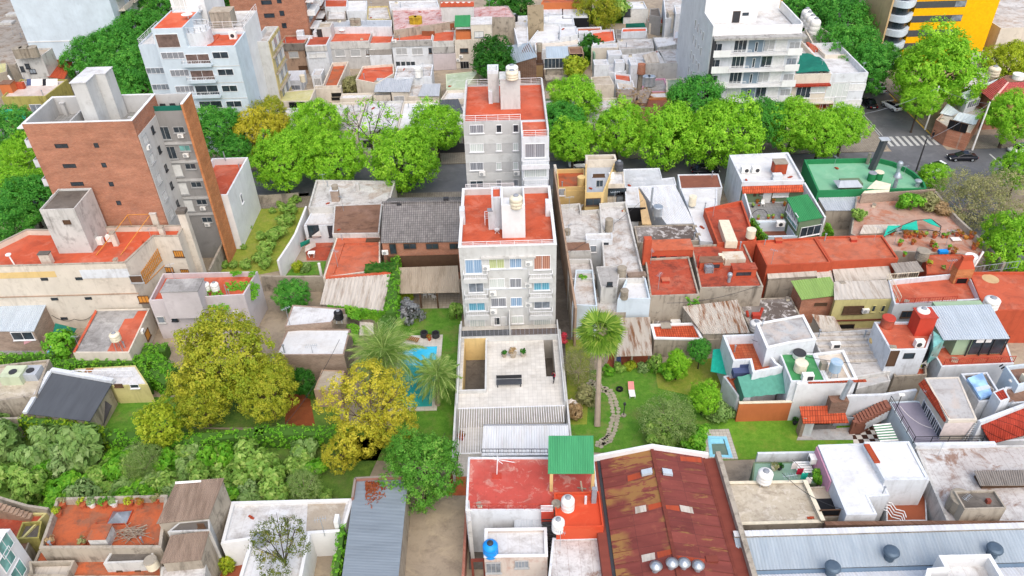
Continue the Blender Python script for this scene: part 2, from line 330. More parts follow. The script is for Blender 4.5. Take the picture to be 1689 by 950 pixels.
def G4(q,n,amp,t=.04,flip=False):
 """ribbed sheet: q = front-left, front-right, back-right, back-left; ribs run front to back (flip: left to right)"""
 a,b,c,d=[U8(p)for p in q]
 if flip:a,b,c,d=d,a,b,c
 nn=((b-a).cross(d-a)).normalized()
 if nn.z<0:nn=-nn
 mb=MB();vs=[];fs=[];pat=(0,0,1,1);N=n*4+1
 for i in range(N):
  f=i/(N-1);h=pat[i%4]*amp
  p=a.lerp(b,f);r=d.lerp(c,f)
  vs+=[p+nn*h,r+nn*h,p-nn*t,r-nn*t]
 for i in range(N-1):
  k=i*4
  fs+=[(k,k+4,k+5,k+1),(k+2,k+3,k+7,k+6),(k,k+2,k+6,k+4),(k+1,k+5,k+7,k+3)]
 fs+=[(0,1,3,2),((N-1)*4,(N-1)*4+2,(N-1)*4+3,(N-1)*4+1)]
 return mb.add(vs,fs)
def Q0(mb,p,q,z,h=.95,bars=.28,r=.025,Q6=1.6):
 p=U8((p[0],p[1],z));q=U8((q[0],q[1],z));L=(q-p).length;zz=U8((0,0,h))
 mb.bar(p+zz,q+zz,r*2.2,r*2.2);mb.bar(p+U8((0,0,.12)),q+U8((0,0,.12)),r*1.6,r*1.6)
 n=max(1,round(L/Q6))
 for i in range(n+1):c=p.lerp(q,i/n);mb.bar(c,c+zz,r*2,r*2)
 if bars:
  k=max(1,round(L/bars))
  for i in range(1,k):c=p.lerp(q,i/k);mb.bar(c+U8((0,0,.12)),c+zz,r,r)
 else:
  for f in(.38,.65):mb.bar(p+zz*f,q+zz*f,r*1.4,r*1.4)
 return mb
def ac_mb(mb,fl=1.0):
 mb.box(-.42,.42,-.36,-.03,-.3,.3);return mb
_AC={}
HS=[]
class J1:
 def __init__(s,name,label,cat,pts,z,wall,roof,par=.45,t=.22,cap=None,zb=0.,group=None,zr=None):
  if isinstance(z,tuple):z=Zof(*z)
  if pts[0]=='w':
   x0,x1,y0,y1=pts[1:];pl=[U8((x0,y0,0)),U8((x1,y0,0)),U8((x1,y1,0)),U8((x0,y1,0))]
  elif len(pts)==2:
   a,b=P(*pts[0],z),P(*pts[1],z);x0,x1=sorted((a.x,b.x));y0,y1=sorted((a.y,b.y))
   pl=[U8((x0,y0,0)),U8((x1,y0,0)),U8((x1,y1,0)),U8((x0,y1,0))]
  else:pl=ccw([P(*p,z)for p in pts])
  s.pl=[U8((p.x,p.y))for p in pl];s.z=z;s.d=z-par;s.zb=zb;s.wall=wall
  xs=[p.x for p in pl];ys=[p.y for p in pl];s.x0,s.x1,s.y0,s.y1=min(xs),max(xs),min(ys),max(ys)
  s.root=Q1(name,label,cat,(sum(xs)/len(xs),sum(ys)/len(ys),zb),0,group)
  pi=Q5(s.pl,t);mb=MB();HS.append(s)
  n=len(s.pl)
  vs=[(p.x,p.y,zb)for p in s.pl]+[(p.x,p.y,z)for p in s.pl]+[(p.x,p.y,z)for p in pi]+[(p.x,p.y,s.d-.05)for p in pi]
  fs=[]
  for i in range(n):
   j=(i+1)%n
   fs+=[(i,j,n+j,n+i),(n+i,n+j,2*n+j,2*n+i),(2*n+i,2*n+j,3*n+j,3*n+i)]
  mb.add(vs,fs);mb.J0('wall',wall,s.root)
  MB().J7([(p.x,p.y)for p in Q5(s.pl,t*.6)],s.d-.25,s.d).J0('roof',roof,s.root)
  if cap:
   po=Q5(s.pl,-.04);pc=Q5(s.pl,t+.03)
   MB().ring([(p.x,p.y)for p in po],[(p.x,p.y)for p in pc],z+.003,z+.07).J0('coping',cap,s.root)
 def face(s,f):
  if f=='S':return U8((s.x0,s.y0,0)),U8((1,0,0)),U8((0,-1,0)),0.
  if f=='N':return U8((s.x1,s.y1,0)),U8((-1,0,0)),U8((0,1,0)),R(180)
  if f=='E':return U8((s.x1,s.y0,0)),U8((0,1,0)),U8((1,0,0)),R(90)
  if f=='W':return U8((s.x0,s.y1,0)),U8((0,-1,0)),U8((-1,0,0)),R(-90)
  if isinstance(f,tuple):
   b=list(s.face(f[0]));b[0]=b[0].copy()
   if f[0]in 'SN':b[0].y=f[1]
   else:b[0].x=f[1]
   return b
  a,b=s.pl[f],s.pl[(f+1)%len(s.pl)];u=U8((b.x-a.x,b.y-a.y,0)).normalized()
  return U8((a.x,a.y,0)),u,U8((u.y,-u.x,0)),math.atan2(u.y,u.x)
 def on(s,f,x,y):
  p0,u,n,a=s.face(f);d=ray(x,y);o=U8((0,0,CAMH))
  return o+d*((p0-o).dot(n)/d.dot(n))
 def _put(s,o,p,ang):o.parent=s.root;o.location=p-U8(s.root['_w']);o.rotation_euler=(0,0,ang)
 def win(s,f,x,y,w=1.3,h=1.15,glass='glass',frame='mw',mull=1,sill=True,name='window',z=None,label=None):
  c=s.on(f,x,y)
  if z is not None:c.z=z
  ang=s.face(f)[3];w=round(w,2);h=round(h,2);key=(w,h,glass,frame,mull,sill,name)
  if key not in _WIN:
   mb=MB();e=.06
   mb.box(-w/2-e,-w/2,-.07,.03,-h/2-e,h/2+e);mb.box(w/2,w/2+e,-.07,.03,-h/2-e,h/2+e)
   mb.box(-w/2,w/2,-.07,.03,h/2,h/2+e);mb.box(-w/2,w/2,-.07,.03,-h/2-e,-h/2)
   for i in range(mull):xx=-w/2+w*(i+1)/(mull+1);mb.box(xx-.025,xx+.025,-.045,-.021,-h/2,h/2)
   if sill:mb.box(-w/2-.14,w/2+.14,-.16,.03,-h/2-e-.09,-h/2-e-.002)
   fo=mb.J0(name,frame);po=MB().box(-w/2,w/2,-.02,.02,-h/2,h/2).J0('pane',glass,fo)
   _WIN[key]=(fo.data,po.data);C.objects.unlink(fo);C.objects.unlink(po);bpy.data.objects.remove(po);bpy.data.objects.remove(fo)
  a,b=_WIN[key]
  o=bpy.data.objects.new(name,a);C.objects.link(o);s._put(o,c,ang)
  q=bpy.data.objects.new('pane',b);C.objects.link(q);q.parent=o
  if label:o['label']=label
  return s
 def wins(s,f,pts,**k):
  for p in pts:s.win(f,p[0],p[1],**k)
  return s
 def door(s,f,x,y,w=.95,h=2.1,mat='wd',glass=None):
  return s.win(f,x,y,w,h,glass or mat,'wd' if glass is None else 'mw',0,False,'door')
 def ac(s,f,x,y,sc=1.):
  if not _AC:
   a=ac_mb(MB()).J0('ac_unit','pw');g=MB();g.J9((-.1,-.385,0),(-.1,-.362,0),.24,n=14);b=g.J0('fan_grille','sg',a)
   _AC['a']=a.data;_AC['b']=b.data;bpy.data.objects.remove(b);bpy.data.objects.remove(a)
  c=s.on(f,x,y);o=bpy.data.objects.new('ac_unit',_AC['a']);C.objects.link(o);s._put(o,c,s.face(f)[3]);o.scale=(sc,)*3
  q=bpy.data.objects.new('fan_grille',_AC['b']);C.objects.link(q);q.parent=o
  return s
 def balc(s,f,x,y,w=2.6,d=1.1,h=.95,style='solid',mat='white',rail='mw',z=None):
  c=s.on(f,x,y)
  if z is not None:c.z=z
  mb=MB();mb.box(-w/2,w/2,-d,-.004,-.16,0)
  if style=='solid':mb.box(-w/2,w/2,-d-.1,-d+.003,-.18,h);mb.box(-w/2-.08,-w/2-.002,-d,-.004,-.16,h);mb.box(w/2+.002,w/2+.08,-d,-.004,-.16,h)
  if style=='half':mb.box(-w/2,w/2,-d-.1,-d+.003,-.18,h*.45)
  o=mb.J0('balcony',mat,loc=(0,0,0));s._put(o,c,s.face(f)[3])
  if style!='solid':
   m2=MB();z0=0 if style=='rail' else h*.45-.12
   hh=h-z0
   Q0(m2,(-w/2+.04,-d+.05),(w/2-.04,-d+.05),z0,hh);Q0(m2,(-w/2+.04,-d+.05),(-w/2+.04,-.05),z0,hh);Q0(m2,(w/2-.04,-d+.05),(w/2-.04,-.05),z0,hh)
   r=m2 .J0('railing',rail);r.parent=o
  return s
 def part(s,name,mb,mat,smooth=False,label=None):
  o=mb.J0(name,mat,s.root,smooth)
  if label:o['label']=label
  return o
 def rail(s,pts,z,mat='mw',h=.95,bars=.28,Q6=1.6,name='railing',r=.025):
  mb=MB()
  for a,b in zip(pts,pts[1:]):Q0(mb,a,b,z,h,bars,r,Q6)
  s.part(name,mb,mat);return s
 def vol(s,name,bl,br,yt,depth,wall,roof=None,zb=None,par=.0,cap=None):
  """a smaller volume on the building: front base corners (px), px height of the front top, depth in m"""
  zb=s.d if zb is None else zb
  a,b=P(*bl,zb),P(*br,zb);y0=(a.y+b.y)/2;zt=PY((bl[0]+br[0])/2,yt,y0).z
  x0,x1,y1=a.x,b.x,y0+depth
  o=MB().box(x0,x1,y0,y1,zb-.1,zt).J0(name,wall,s.root)
  if roof:
   if par>0:
    pl=[(x0,y0),(x1,y0),(x1,y1),(x0,y1)];r=MB().box(x0+.06,x1-.06,y0+.06,y1-.06,zt+.004,zt+.03).J0('roof',roof,o)
    MB().ring(pl,[(p.x,p.y)for p in Q5([U8(q)for q in pl],.14)],zt+.002,zt+par).J0('parapet',wall,o)
   else:MB().box(x0-.08,x1+.08,y0-.08,y1+.08,zt+.004,zt+.1).J0('roof',roof,o)
  return(x0,x1,y0,y1,zt,o)
 def blk(s,name,x,y,w,d,h,mat,zb=None,capm=None):
  """small block (chimney, vent) whose base centre is at px x, y"""
  zb=s.d if zb is None else zb
  p=P(x,y,zb);o=MB().box(p.x-w/2,p.x+w/2,p.y-d/2,p.y+d/2,zb-.05,zb+h).J0(name,mat,s.root)
  if capm:MB().box(p.x-w/2-.07,p.x+w/2+.07,p.y-d/2-.07,p.y+d/2+.07,zb+h+.003,zb+h+.12).J0('cap',capm,o)
  return s
 def sheet(s,name,q,mat,n=14,amp=.05,flip=False,t=.05):
  pts=[P(*p)for p in q];s.part(name,G4(pts,n,amp,t,flip),mat);return pts
def Shed(name,label,cat,q,roofm,wallm,n=14,amp=.05,flip=False,zb=0.,over=.12,group=None,rname='roof'):
 """lean-to: q = px + height for front-left, front-right, back-right, back-left"""
 pts=[P(*p)for p in q];cx=sum(p.x for p in pts)/4;cy=sum(p.y for p in pts)/4
 h=J1 .__new__(J1);h.pl=[U8((p.x,p.y))for p in pts];h.root=Q1(name,label,cat,(cx,cy,zb),0,group)
 xs=[p.x for p in pts];ys=[p.y for p in pts];h.x0,h.x1,h.y0,h.y1=min(xs)+over,max(xs)-over,min(ys)+over,max(ys)-over
 h.z=max(p.z for p in pts);h.d=min(p.z for p in pts);h.zb=zb
 inn=Q5(h.pl,over)
 if wallm:
  mb=MB();zt=[p.z-.07 for p in pts]
  mb.add([(p.x,p.y,zb)for p in inn]+[(p.x,p.y,z)for p,z in zip(inn,zt)],[(0,1,5,4),(1,2,6,5),(2,3,7,6),(3,0,4,7),(4,5,6,7)])
  h.pl=inn;h.part('wall',mb,wallm)
 h.part(rname,G4(pts,n,amp,.06,flip)if n else MB().G6(pts,.1),roofm)
 return h
def Q6(h,pts,zt,w=.15,mat='mw',zb=0.,name='post'):
 for x,y in pts:
  p=P(x,y,zb);h.part(name,MB().box(p.x-w/2,p.x+w/2,p.y-w/2,p.y+w/2,zb,zt),mat)
def U7(label,x,y,z,r=.55,h=1.2,mat='pw',style='plastic',stand=0.,lid=None,group=None):
 p=P(x,y,z);t=Q1('water_tank',label,'water tank',p,0,group);z0=z+stand
 if stand:
  for a in range(4):
   c,s_=math.cos(.785+a*1.571)*r*.85,math.sin(.785+a*1.571)*r*.85;MB().J9((p.x+c,p.y+s_,z),(p.x+c*.8,p.y+s_*.8,z0),.045).J0('leg','steel',t)
 if style=='plastic':
  k=[(r*.93,0),(r,.04*h),(r,.2*h),(r*.97,.22*h),(r*.97,.26*h),(r,.28*h),(r,.5*h),(r*.97,.52*h),(r*.97,.56*h),(r,.58*h),(r,.78*h),(r*.9,.86*h),(r*.6,.95*h),(r*.42,.98*h)]
  MB().J8(p.x,p.y,[(a,z0+b)for a,b in k],20).J0('body',mat,t,True)
  MB().J8(p.x,p.y,[(r*.42,z0+.95*h),(r*.42,z0+1.03*h),(r*.3,z0+1.08*h),(.02,z0+1.09*h)],16).J0('lid',lid or 'pg',t,True)
 elif style=='ribbed':
  k=[]
  for i in range(5):b=i/5;k+=[(r,b*h),(r,(b+.14)*h),(r*.93,(b+.16)*h),(r*.93,(b+.19)*h)]
  MB().J8(p.x,p.y,[(a,z0+b)for a,b in k],18).J0('body',mat,t,False)
  MB().cyl(p.x,p.y,z0+h-.01,z0+h+.07,r*1.06,r*.9,18).J0('lid',lid or mat,t)
 else:
  MB().cyl(p.x,p.y,z0,z0+h,r,r,18).J0('body',mat,t)
  MB().cyl(p.x,p.y,z0+h+.002,z0+h+.08,r*1.08,r*1.0,18).J0('lid',lid or mat,t)
 return t
def Q2(label,x,y,z,h=3.,mat='galv',zb=None):
 p=P(x,y,z);t=Q1('antenna',label,'antenna',p)
 MB().J9(p,p+U8((0,0,h)),.035,.025).J0('mast',mat,t)
 mb=MB();a=p+U8((0,0,h*.93));mb.J9(a-U8((.7,.1,0)),a+U8((.7,.1,0)),.025)
 for i in range(6):b=a+U8((-.6+i*.24,0,0));mb.J9(b-U8((0,.35,0)),b+U8((0,.35,0)),.018)
 mb.J0('boom',mat,t);return t
def Q3(label,x,y,z,r=.35,h=.9,mat='galv',group=None,style='turbine',name='roof_vent'):
 p=P(x,y,z);t=Q1(name,label,'roof vent',p,0,group)
 MB().cyl(p.x,p.y,z,z+h*.6,r*.7,r*.7,14).J0('pipe',mat,t)
 if style=='turbine':MB().J8(p.x,p.y,[(r*.72,z+h*.58),(r,z+h*.68),(r*1.08,z+h*.8),(r,z+h*.92),(r*.7,z+h),(.02,z+h*1.03)],20).J0('cowl',mat,t,False)
 else:MB().J8(p.x,p.y,[(r*1.5,z+h*.78),(r*1.52,z+h*.82),(r*.8,z+h*1.02),(.03,z+h*1.14)],20).J0('cowl',mat,t,True)
 return t
def U6(name,label,cat,x,y,h,r=.12,mat='concrete',zb=0.,r2=None,lean=(0,0)):
 p=P(x,y,zb);o=MB().J9((p.x,p.y,zb),(p.x+lean[0],p.y+lean[1],zb+h),r,r2 or r*.7,10).J0(name,mat,loc=p);return tag(o,label,cat)
def Q4(label,pts,r=.025,mat='mw',sag=.4,cat='cable'):
 mb=MB()
 for a,b in zip(pts,pts[1:]):
  a=U8(a);b=U8(b);last=a
  for i in range(1,9):
   f=i/8;c=a.lerp(b,f)-U8((0,0,sag*4*f*(1-f)));mb.J9(last,c,r,n=4);last=c
 return tag(mb.J0('cable',mat,loc=pts[0]),label,cat)
def Q8(rng,vs,fs,tint,c,n,rad,size,out,tv):
 for _ in range(n):
  d=U8((rng.gauss(0,1),rng.gauss(0,1),rng.gauss(0,1))).normalized()
  p=c+d*rad*rng.random()**.5
  nn=(out*.9+d*.7+U8((0,0,.35))+U8((rng.gauss(0,.34),rng.gauss(0,.34),rng.gauss(0,.34)))).normalized()
  a=nn.orthogonal().normalized();b=nn.cross(a);th=rng.random()*6.28
  a,b=a*math.cos(th)+b*math.sin(th),b*math.cos(th)-a*math.sin(th)
  s=size*rng.uniform(.6,1.25);k=len(vs)
  vs+=[p-a*s,p-b*s*.5+nn*s*.1,p+a*s,p+b*s*.5+nn*s*.1];fs.append((k,k+1,k+2,k+3));tint.append(min(1,max(0,tv+rng.gauss(0,.10))))
def Q9(name,mat,seed,rx=5.,rz=3.6,blobs=16,clumps=26,leaves=13,size=.3,cr=.55,flat=.15,gap=0.):
 rng=random.Random(seed);vs=[];fs=[];tint=[];bl=[]
 for i in range(blobs):
  while True:
   d=U8((rng.uniform(-1,1),rng.uniform(-1,1),rng.uniform(-.7,1)))
   if d.length<1:break
  d=d.normalized()*rng.uniform(.45,.78);bl.append((U8((d.x*rx,d.y*rx,d.z*rz)),rng.uniform(.30,.46)))
 bl.append((U8((0,0,0)),.6))
 for c,br in bl:
  bt=rng.gauss(0,.12)
  for j in range(clumps):
   d=U8((rng.gauss(0,1),rng.gauss(0,1),rng.gauss(0,1)+flat)).normalized()
   p=c+U8((d.x*br*rx,d.y*br*rx,d.z*br*rz))*rng.uniform(.82,1.08)
   if any(((p-q).x/(qr*rx))**2+((p-q).y/(qr*rx))**2+((p-q).z/(qr*rz))**2<.55 for q,qr in bl):continue
   if rng.random()<gap:continue
   Q8(rng,vs,fs,tint,p,leaves,cr*rng.uniform(.75,1.3),size,d,.5+bt+rng.gauss(0,.14))
 for j in range(0 if gap>.04 or rx<2 else blobs*7):
  d=U8((rng.gauss(0,1),rng.gauss(0,1),rng.gauss(0,1)+.5)).normalized();k=rng.uniform(.62,.8)
  Q8(rng,vs,fs,tint,U8((d.x*rx,d.y*rx,d.z*rz))*k,leaves,cr,size,d,.42+rng.gauss(0,.14))
 return Q7(name,vs,fs,tint,mat)
def Q7(name,vs,fs,tint,mat):
 me=bpy.data.meshes.new(name);me.from_pydata(vs,[],fs);me.materials.append(MAT(mat))
 at=me.attributes.new('tint','FLOAT','FACE');at.data.foreach_set('value',tint);me.update();return me
def G0(name,mat,seed,h,rx,rz,r=.22,limbs=6,twigs=0):
 rng=random.Random(seed);mb=MB();top=U8((0,0,h*.62))
 mb.J9((0,0,0),(0,0,.4),r*1.5,r*1.05,10);mb.J9((0,0,.4),top,r*1.05,r*.8,10)
 for i in range(limbs):
  a=i*6.283/limbs+rng.uniform(-.3,.3);q=U8((math.cos(a)*rx*.35,math.sin(a)*rx*.35,h*.62+rz*.45));mb.J9(top-U8((0,0,.1)),q,r*.55,r*.32,7)
  for k in range(3):
   w=q+U8((math.cos(a+rng.uniform(-.8,.8))*rx*.35,math.sin(a+rng.uniform(-.8,.8))*rx*.35,rz*rng.uniform(.1,.6)));mb.J9(q,w,r*.3,r*.12,5)
   for m in range(twigs):
    e=w+U8((rng.gauss(0,1)*rx*.18,rng.gauss(0,1)*rx*.18,rng.uniform(-.1,1)*rz*.35));mb.J9(w,e,r*.1,r*.04,4)
    for m2 in range(2):mb.J9(w.lerp(e,.6),w.lerp(e,.6)+U8((rng.gauss(0,1)*rx*.1,rng.gauss(0,1)*rx*.1,rng.uniform(0,1)*rz*.2)),r*.06,r*.03,3)
 me=bpy.data.meshes.new(name);me.from_pydata(mb.v,[],mb.f);me.materials.append(MAT(mat));me.update();return me
_TP={}
TREES={'street':('leaf','barkdark',4,5.,4.3,30,46,24,.17,.5,7.0,.26,.0),'deep':('leafdeep','barkdark',3,5.,4.3,30,46,22,.18,.5,7.0,.26,.0),'sparse':('leaf','barkdark',2,5.,4.2,13,15,9,.26,.6,7.0,.2,.35),'olive':('leafolive','bark',3,5.,4.4,34,50,22,.15,.45,6.0,.22,.0),'yellow':('leafyellow','bark',2,5.,5.4,26,44,22,.15,.45,6.5,.2,.05),'gold':('leafgold','bark',2,3.,3.4,18,34,14,.15,.32,4.5,.15,.0),'dark':('leafdark','barkdark',3,4.,4.0,18,44,12,.21,.42,4.8,.2,.0),'dense':('leafdense','barkdark',2,4.,4.2,34,44,24,.12,.38,4.6,.2,.0),'thin':('leafbush','barkpale',2,5.,3.6,24,40,16,.12,.6,5.0,.16,.12),}
def _proto(kind,i):
 if(kind,i)not in _TP:
  lf,bk,n,rx,rz,bl,cl,le,sz,cr,th,tr,gap=TREES[kind]
  _TP[(kind,i)]=(G0(kind+'_trunk',bk,100+i,th,rx,rz,tr,6,5 if kind in('thin','sparse')else 0),Q9(kind+'_crown',lf,7*i+len(kind),rx,rz,bl,cl,le,sz,cr,gap=gap),rx,rz,th)
 return _TP[(kind,i)]
_tc=[0]
def G3(kind,label,x,y,zc,r,name='street_tree',h=None,group=None,cat='tree',var=None,zb=0.):
 """crown centre at px x, y and height zc; r = crown radius; h = half height of the crown"""
 _tc[0]+=1;i=(_tc[0]if var is None else var)%TREES[kind][2]
 tm,cm,rx,rz,th=_proto(kind,i)
 c=P(x,y,zc);t=Q1(name,label,cat,(c.x,c.y,zb),0,group);h=h or r*rz/rx;a=_tc[0]*2.4
 o=bpy.data.objects.new('trunk',tm);C.objects.link(o);o.parent=t;o.rotation_euler=(0,0,a);o.scale=(r/rx,r/rx,(zc-zb)/th)
 k=bpy.data.objects.new('crown',cm);C.objects.link(k);k.parent=t;k.location=(0,0,zc-zb);k.rotation_euler=(0,0,a);k.scale=(r/rx,r/rx,h/rz)
 return t
_SH={}
def J5(label,x,y,z,r,mat='ls',hk=.8,name='shrub',cat='shrub',group=None,var=None,size=.14):
 """low plant sitting on height z at px x, y"""
 _tc[0]+=1;i=(_tc[0]if var is None else var)%2;key=(mat,i,size)
 if key not in _SH:
  _SH[key]=(Q9('foliage',mat,31+i*5+len(mat),1.,1.,11,24,9,size,.2),G0('stem','bark',5+i,1.,1.,1.,.06,5))
 p=P(x,y,z);t=Q1(name,label,cat,p,0,group);cm,tm=_SH[key]
 k=bpy.data.objects.new('foliage',cm);C.objects.link(k);k.parent=t;k.location=(0,0,r*hk*.75);k.rotation_euler=(0,0,_tc[0]*1.7);k.scale=(r,r,r*hk)
 o=bpy.data.objects.new('stem',tm);C.objects.link(o);o.parent=t;o.scale=(r,r,r*hk*.8)
 return t
def J6(name,label,pts,w,z0,z1,mat='li',cat='hedge',dens=40,core='leafcore',size=.15,ragged=.12,world=False,zref=None):
 """clipped hedge or ivy-clad wall along px points taken at height z1 (or zref)"""
 q=[U8(p)for p in pts]if world else[P(x,y,z1 if zref is None else zref)for x,y in pts]
 rng=random.Random(len(label)+int(abs(q[0].x)*10));vs=[];fs=[];tint=[];t=Q1(name,label,cat,(q[0].x,q[0].y,z0));o=U8((q[0].x,q[0].y,z0))
 mb=MB()
 for a,b in zip(q,q[1:]):
  a=U8((a.x,a.y,0));b=U8((b.x,b.y,0));L=(b-a).length;u=(b-a)/L;n=U8((u.y,-u.x,0))
  mb.J7([tuple((a-n*w*.42)[:2]),tuple((b-n*w*.42)[:2]),tuple((b+n*w*.42)[:2]),tuple((a+n*w*.42)[:2])][::-1],z0,z1-.1)
  H=z1-z0;area=L*(2*H+w)
  for _ in range(int(area*dens/6)):
   f=rng.random()*(2*H+w);along=rng.random()*L;bulge=ragged*(1+U5 .noise(U8((along*.6+a.x,f,a.y))))
   if f<H:p=a+u*along+n*(w/2+bulge*.6)+U8((0,0,z0+f));d=n
   elif f<H+w:p=a+u*along+n*(H+w/2-f)+U8((0,0,z1+bulge));d=U8((0,0,1))
   else:p=a+u*along-n*(w/2+bulge*.6)+U8((0,0,z0+f-H-w));d=-n
   Q8(rng,vs,fs,tint,p-o,6,.2,size,d,.5+.35*U5 .noise(U8((p.x*.5,p.y*.5,p.z*.5)))+rng.gauss(0,.1))
 mb.J0('stems',core,t)  # solid dark block standing in for stems and the foliage's inner shade
 k=bpy.data.objects.new('foliage',Q7('foliage',vs,fs,tint,mat));C.objects.link(k);k.parent=t
 return t
D('leafcore',U4,'#456a26',.95)
def ivy(host_name,label,quad,mat='li',n=700,cat='climber',size=.16,depth=.18):
 """climber spread over a quad of world points"""
 a,b,c,d=[U8(p)for p in quad];nn=(b-a).cross(d-a).normalized();rng=random.Random(len(label)*7);vs=[];fs=[];tint=[]
 if nn.y>0 and abs(nn.z)<.5:nn=-nn
 if nn.z<-.3:nn=-nn
 for _ in range(n):
  f,g=rng.random(),rng.random();p=a.lerp(b,f).lerp(d.lerp(c,f),g)
  if U5 .noise(p*.45)<-.28:continue
  Q8(rng,vs,fs,tint,p+nn*depth*rng.random()-a,6,.2,size,nn,.5+.4*U5 .noise(p*.6))
 o=bpy.data.objects.new(host_name,Q7('climber',vs,fs,tint,mat));C.objects.link(o);o.location=a;return tag(o,label,cat)
def J4(label,x,y,z,r=.25,mat='ls',pm='pot',name='potted_plant',group=None):
 p=P(x,y,z);t=Q1(name,label,'potted plant',p,0,group)
 MB().J8(p.x,p.y,[(r*.6,z),(r*.85,z+r*1.2),(r*.95,z+r*1.25)],12).J0('pot',pm,t)
 rng=random.Random(int(x*7+y));vs=[];fs=[];tint=[]
 for _ in range(9):
  d=U8((rng.gauss(0,1),rng.gauss(0,1),abs(rng.gauss(0,1)))).normalized();Q8(rng,vs,fs,tint,U8((0,0,r*1.8))+d*r*.8,9,r*.5,.1+r*.12,d,rng.random())
 k=bpy.data.objects.new('foliage',Q7('foliage',vs,fs,tint,mat));C.objects.link(k);k.parent=t
 return t
def J2(name,pts,mat,z=.02,world=False,kind='structure',th=None):
 q=[(p[0],p[1])for p in pts]if world else[tuple(P(x,y,z)[:2])for x,y in pts]
 q=[tuple(v)for v in ccw([U8((a[0],a[1]))for a in q])]
 mb=MB()
 if th:mb.J7(q,z-th,z)
 else:mb.add([(a[0],a[1],z)for a in q],[tuple(range(len(q)))])
 return tag(mb.J0(name,mat),None,None,None,kind)
def J3(name,label,pts,t,z,mat,zb=0.,cat='wall',cap=None,world=False,zref=None):
 """free-standing wall along px points taken at its top"""
 q=[U8(p)for p in pts]if world else[P(x,y,z if zref is None else zref)for x,y in pts]
 root=Q1(name,label,cat,(q[0].x,q[0].y,zb));mb=MB();mc=MB()
 for a,b in zip(q,q[1:]):
  u=U8((b.x-a.x,b.y-a.y)).normalized();n=U8((u.y,-u.x))
  mb.J7([(a.x+n.x*t/2,a.y+n.y*t/2),(b.x+n.x*t/2,b.y+n.y*t/2),(b.x-n.x*t/2,b.y-n.y*t/2),(a.x-n.x*t/2,a.y-n.y*t/2)],zb,z)
  k=t/2+.05;mc.J7([(a.x+n.x*k,a.y+n.y*k),(b.x+n.x*k,b.y+n.y*k),(b.x-n.x*k,b.y-n.y*k),(a.x-n.x*k,a.y-n.y*k)],z+.003,z+.07)
 mb.J0('wall',mat,root)
 if cap:mc.J0('coping',cap,root)
 return root
D('leafivyflat',G5,'#6f9a62','#8fb07c','#587a50',.3,.9);D('canvaspink',U4,'#e0a8ae',.9);D('leafolive2',U3,'#6f9a1c','#94b524','#bcd038');D('brownfloor2',m_pave,'#c2b8a6','#b3a895',.5)
D('pinkbrick',G8,'#b87a66','#a86a58');D('leafautumnred',U3,'#9a4a28','#b0603a','#8a5a3a');D('peeling',U0,'#ddd0c4','#b58a78',.9);D('rusty2',U2,'#7a3c30','#94503e',.4,.7,ax=1);D('lgreyroof',U1,'#c5c5c3')
D('leafolivebrown',U3,'#4a5f20','#6f7c2c','#9a8e40')
TREES['olive2']=('leafolivebrown','barkdark',1,5.,4.6,18,30,15,.17,.55,6.0,.22,.12)
D('stone',U4,'#a59c88',.9);D('pinkcloth',U4,'#d98a84',.9);D('canvasnavy',U4,'#4a5578',.9);D('plasticdark',U4,'#4a4c50',.5);D('lgreyroof2',U1,'#c9ccce','#e3e3e2','#7d7a76',.5,.5,.25,.7);D('fibrobrown2',U2,'#a59c92','#6e6258',.5,.9)
D('ochretan',U0,'#d9b98a','#8d7550',.3);D('patchroof',U1,'#8a7d74','#ddd8d2','#4a3f38',.85,.4,0,1.,.5);D('rustflat',U1,'#8f5a48','#a06a55','#5a3a30',.4,.4);D('rustywhite',U0,'#e0d6c2','#b0742c',.9);D('redold2',U1,'#cc6446','#d68c72','#6b3a30',.4,.5)
D('terraold2',U1,'#c9a592','#b8602f','#6d5446',.55,.5);D('canvasdark',U4,'#3f6a5a',.9);D('stainpale',U1,'#e6dccd','#c2a888','#7a6652',.5,.4);D('bluepale',U0,'#a9c3d6','#e6e6e0',.5);D('greywallbq',U0,'#8a8480','#4a4643',.5)
D('greenpale',U1,'#8fb09a','#a9c2ae','#5f7a68',.3,.35);D('metalblue2',U2,'#adb8c0','#8294a3',.25);D('turbine',U4,'#5a6a78',.5,.4);D('clay2',U4,'#8a5a4a',.8);D('greenstripe',U4,'#5a8a6a',.8);D('canvaswhite2',U4,'#d6c8c2',.9)
D('skyglass',G9,'#7f9fc0',.1);D('redfresh',U0,'#d04a36','#98382a',.25);D('palegreen2',U0,'#a9c2a0','#7d9478',.2);D('dirtyroof2',U1,'#d0ccc6','#b0a498','#5a524a',.5,.6,.4,.75,ax=1)
D('weathered',U1,'#b3aa9e','#8a6f55','#5f564c',.75,.6,.3,.4);D('pinkishroof',U1,'#e0d2c8','#c9a898','#7a6a60',.4,.3);D('redor',U1,'#e0613c','#e59a7a','#8a4632',.35,.2);D('brownglass',G9,'#5a4a44',.2);D('oldyellow',U0,'#d8c68a','#5a4a34',.9);D('mould',U0,'#8a8278','#2c2926',.95);D('greyplas',U0,'#a8a29a','#5a544c',.6);D('dirtygrey',U0,'#b9b6b0','#3c3833',.9);D('rustwall',U0,'#9a5a3c','#5a3626',.6)
D('palegreenroof',U1,'#b9c7a9','#dbe0cf','#6f7f60',.5,.4,.2,.5);D('oldtan',U0,'#b3a285','#4f4534',.85);D('metalblue3',U2,'#b5c3cd','#9ab0c2',.25);D('greenflat',U1,'#8fa08a','#b3bda9','#5f6f5c');D('greenpar2',U0,'#8fb394','#5f7f66',.4)
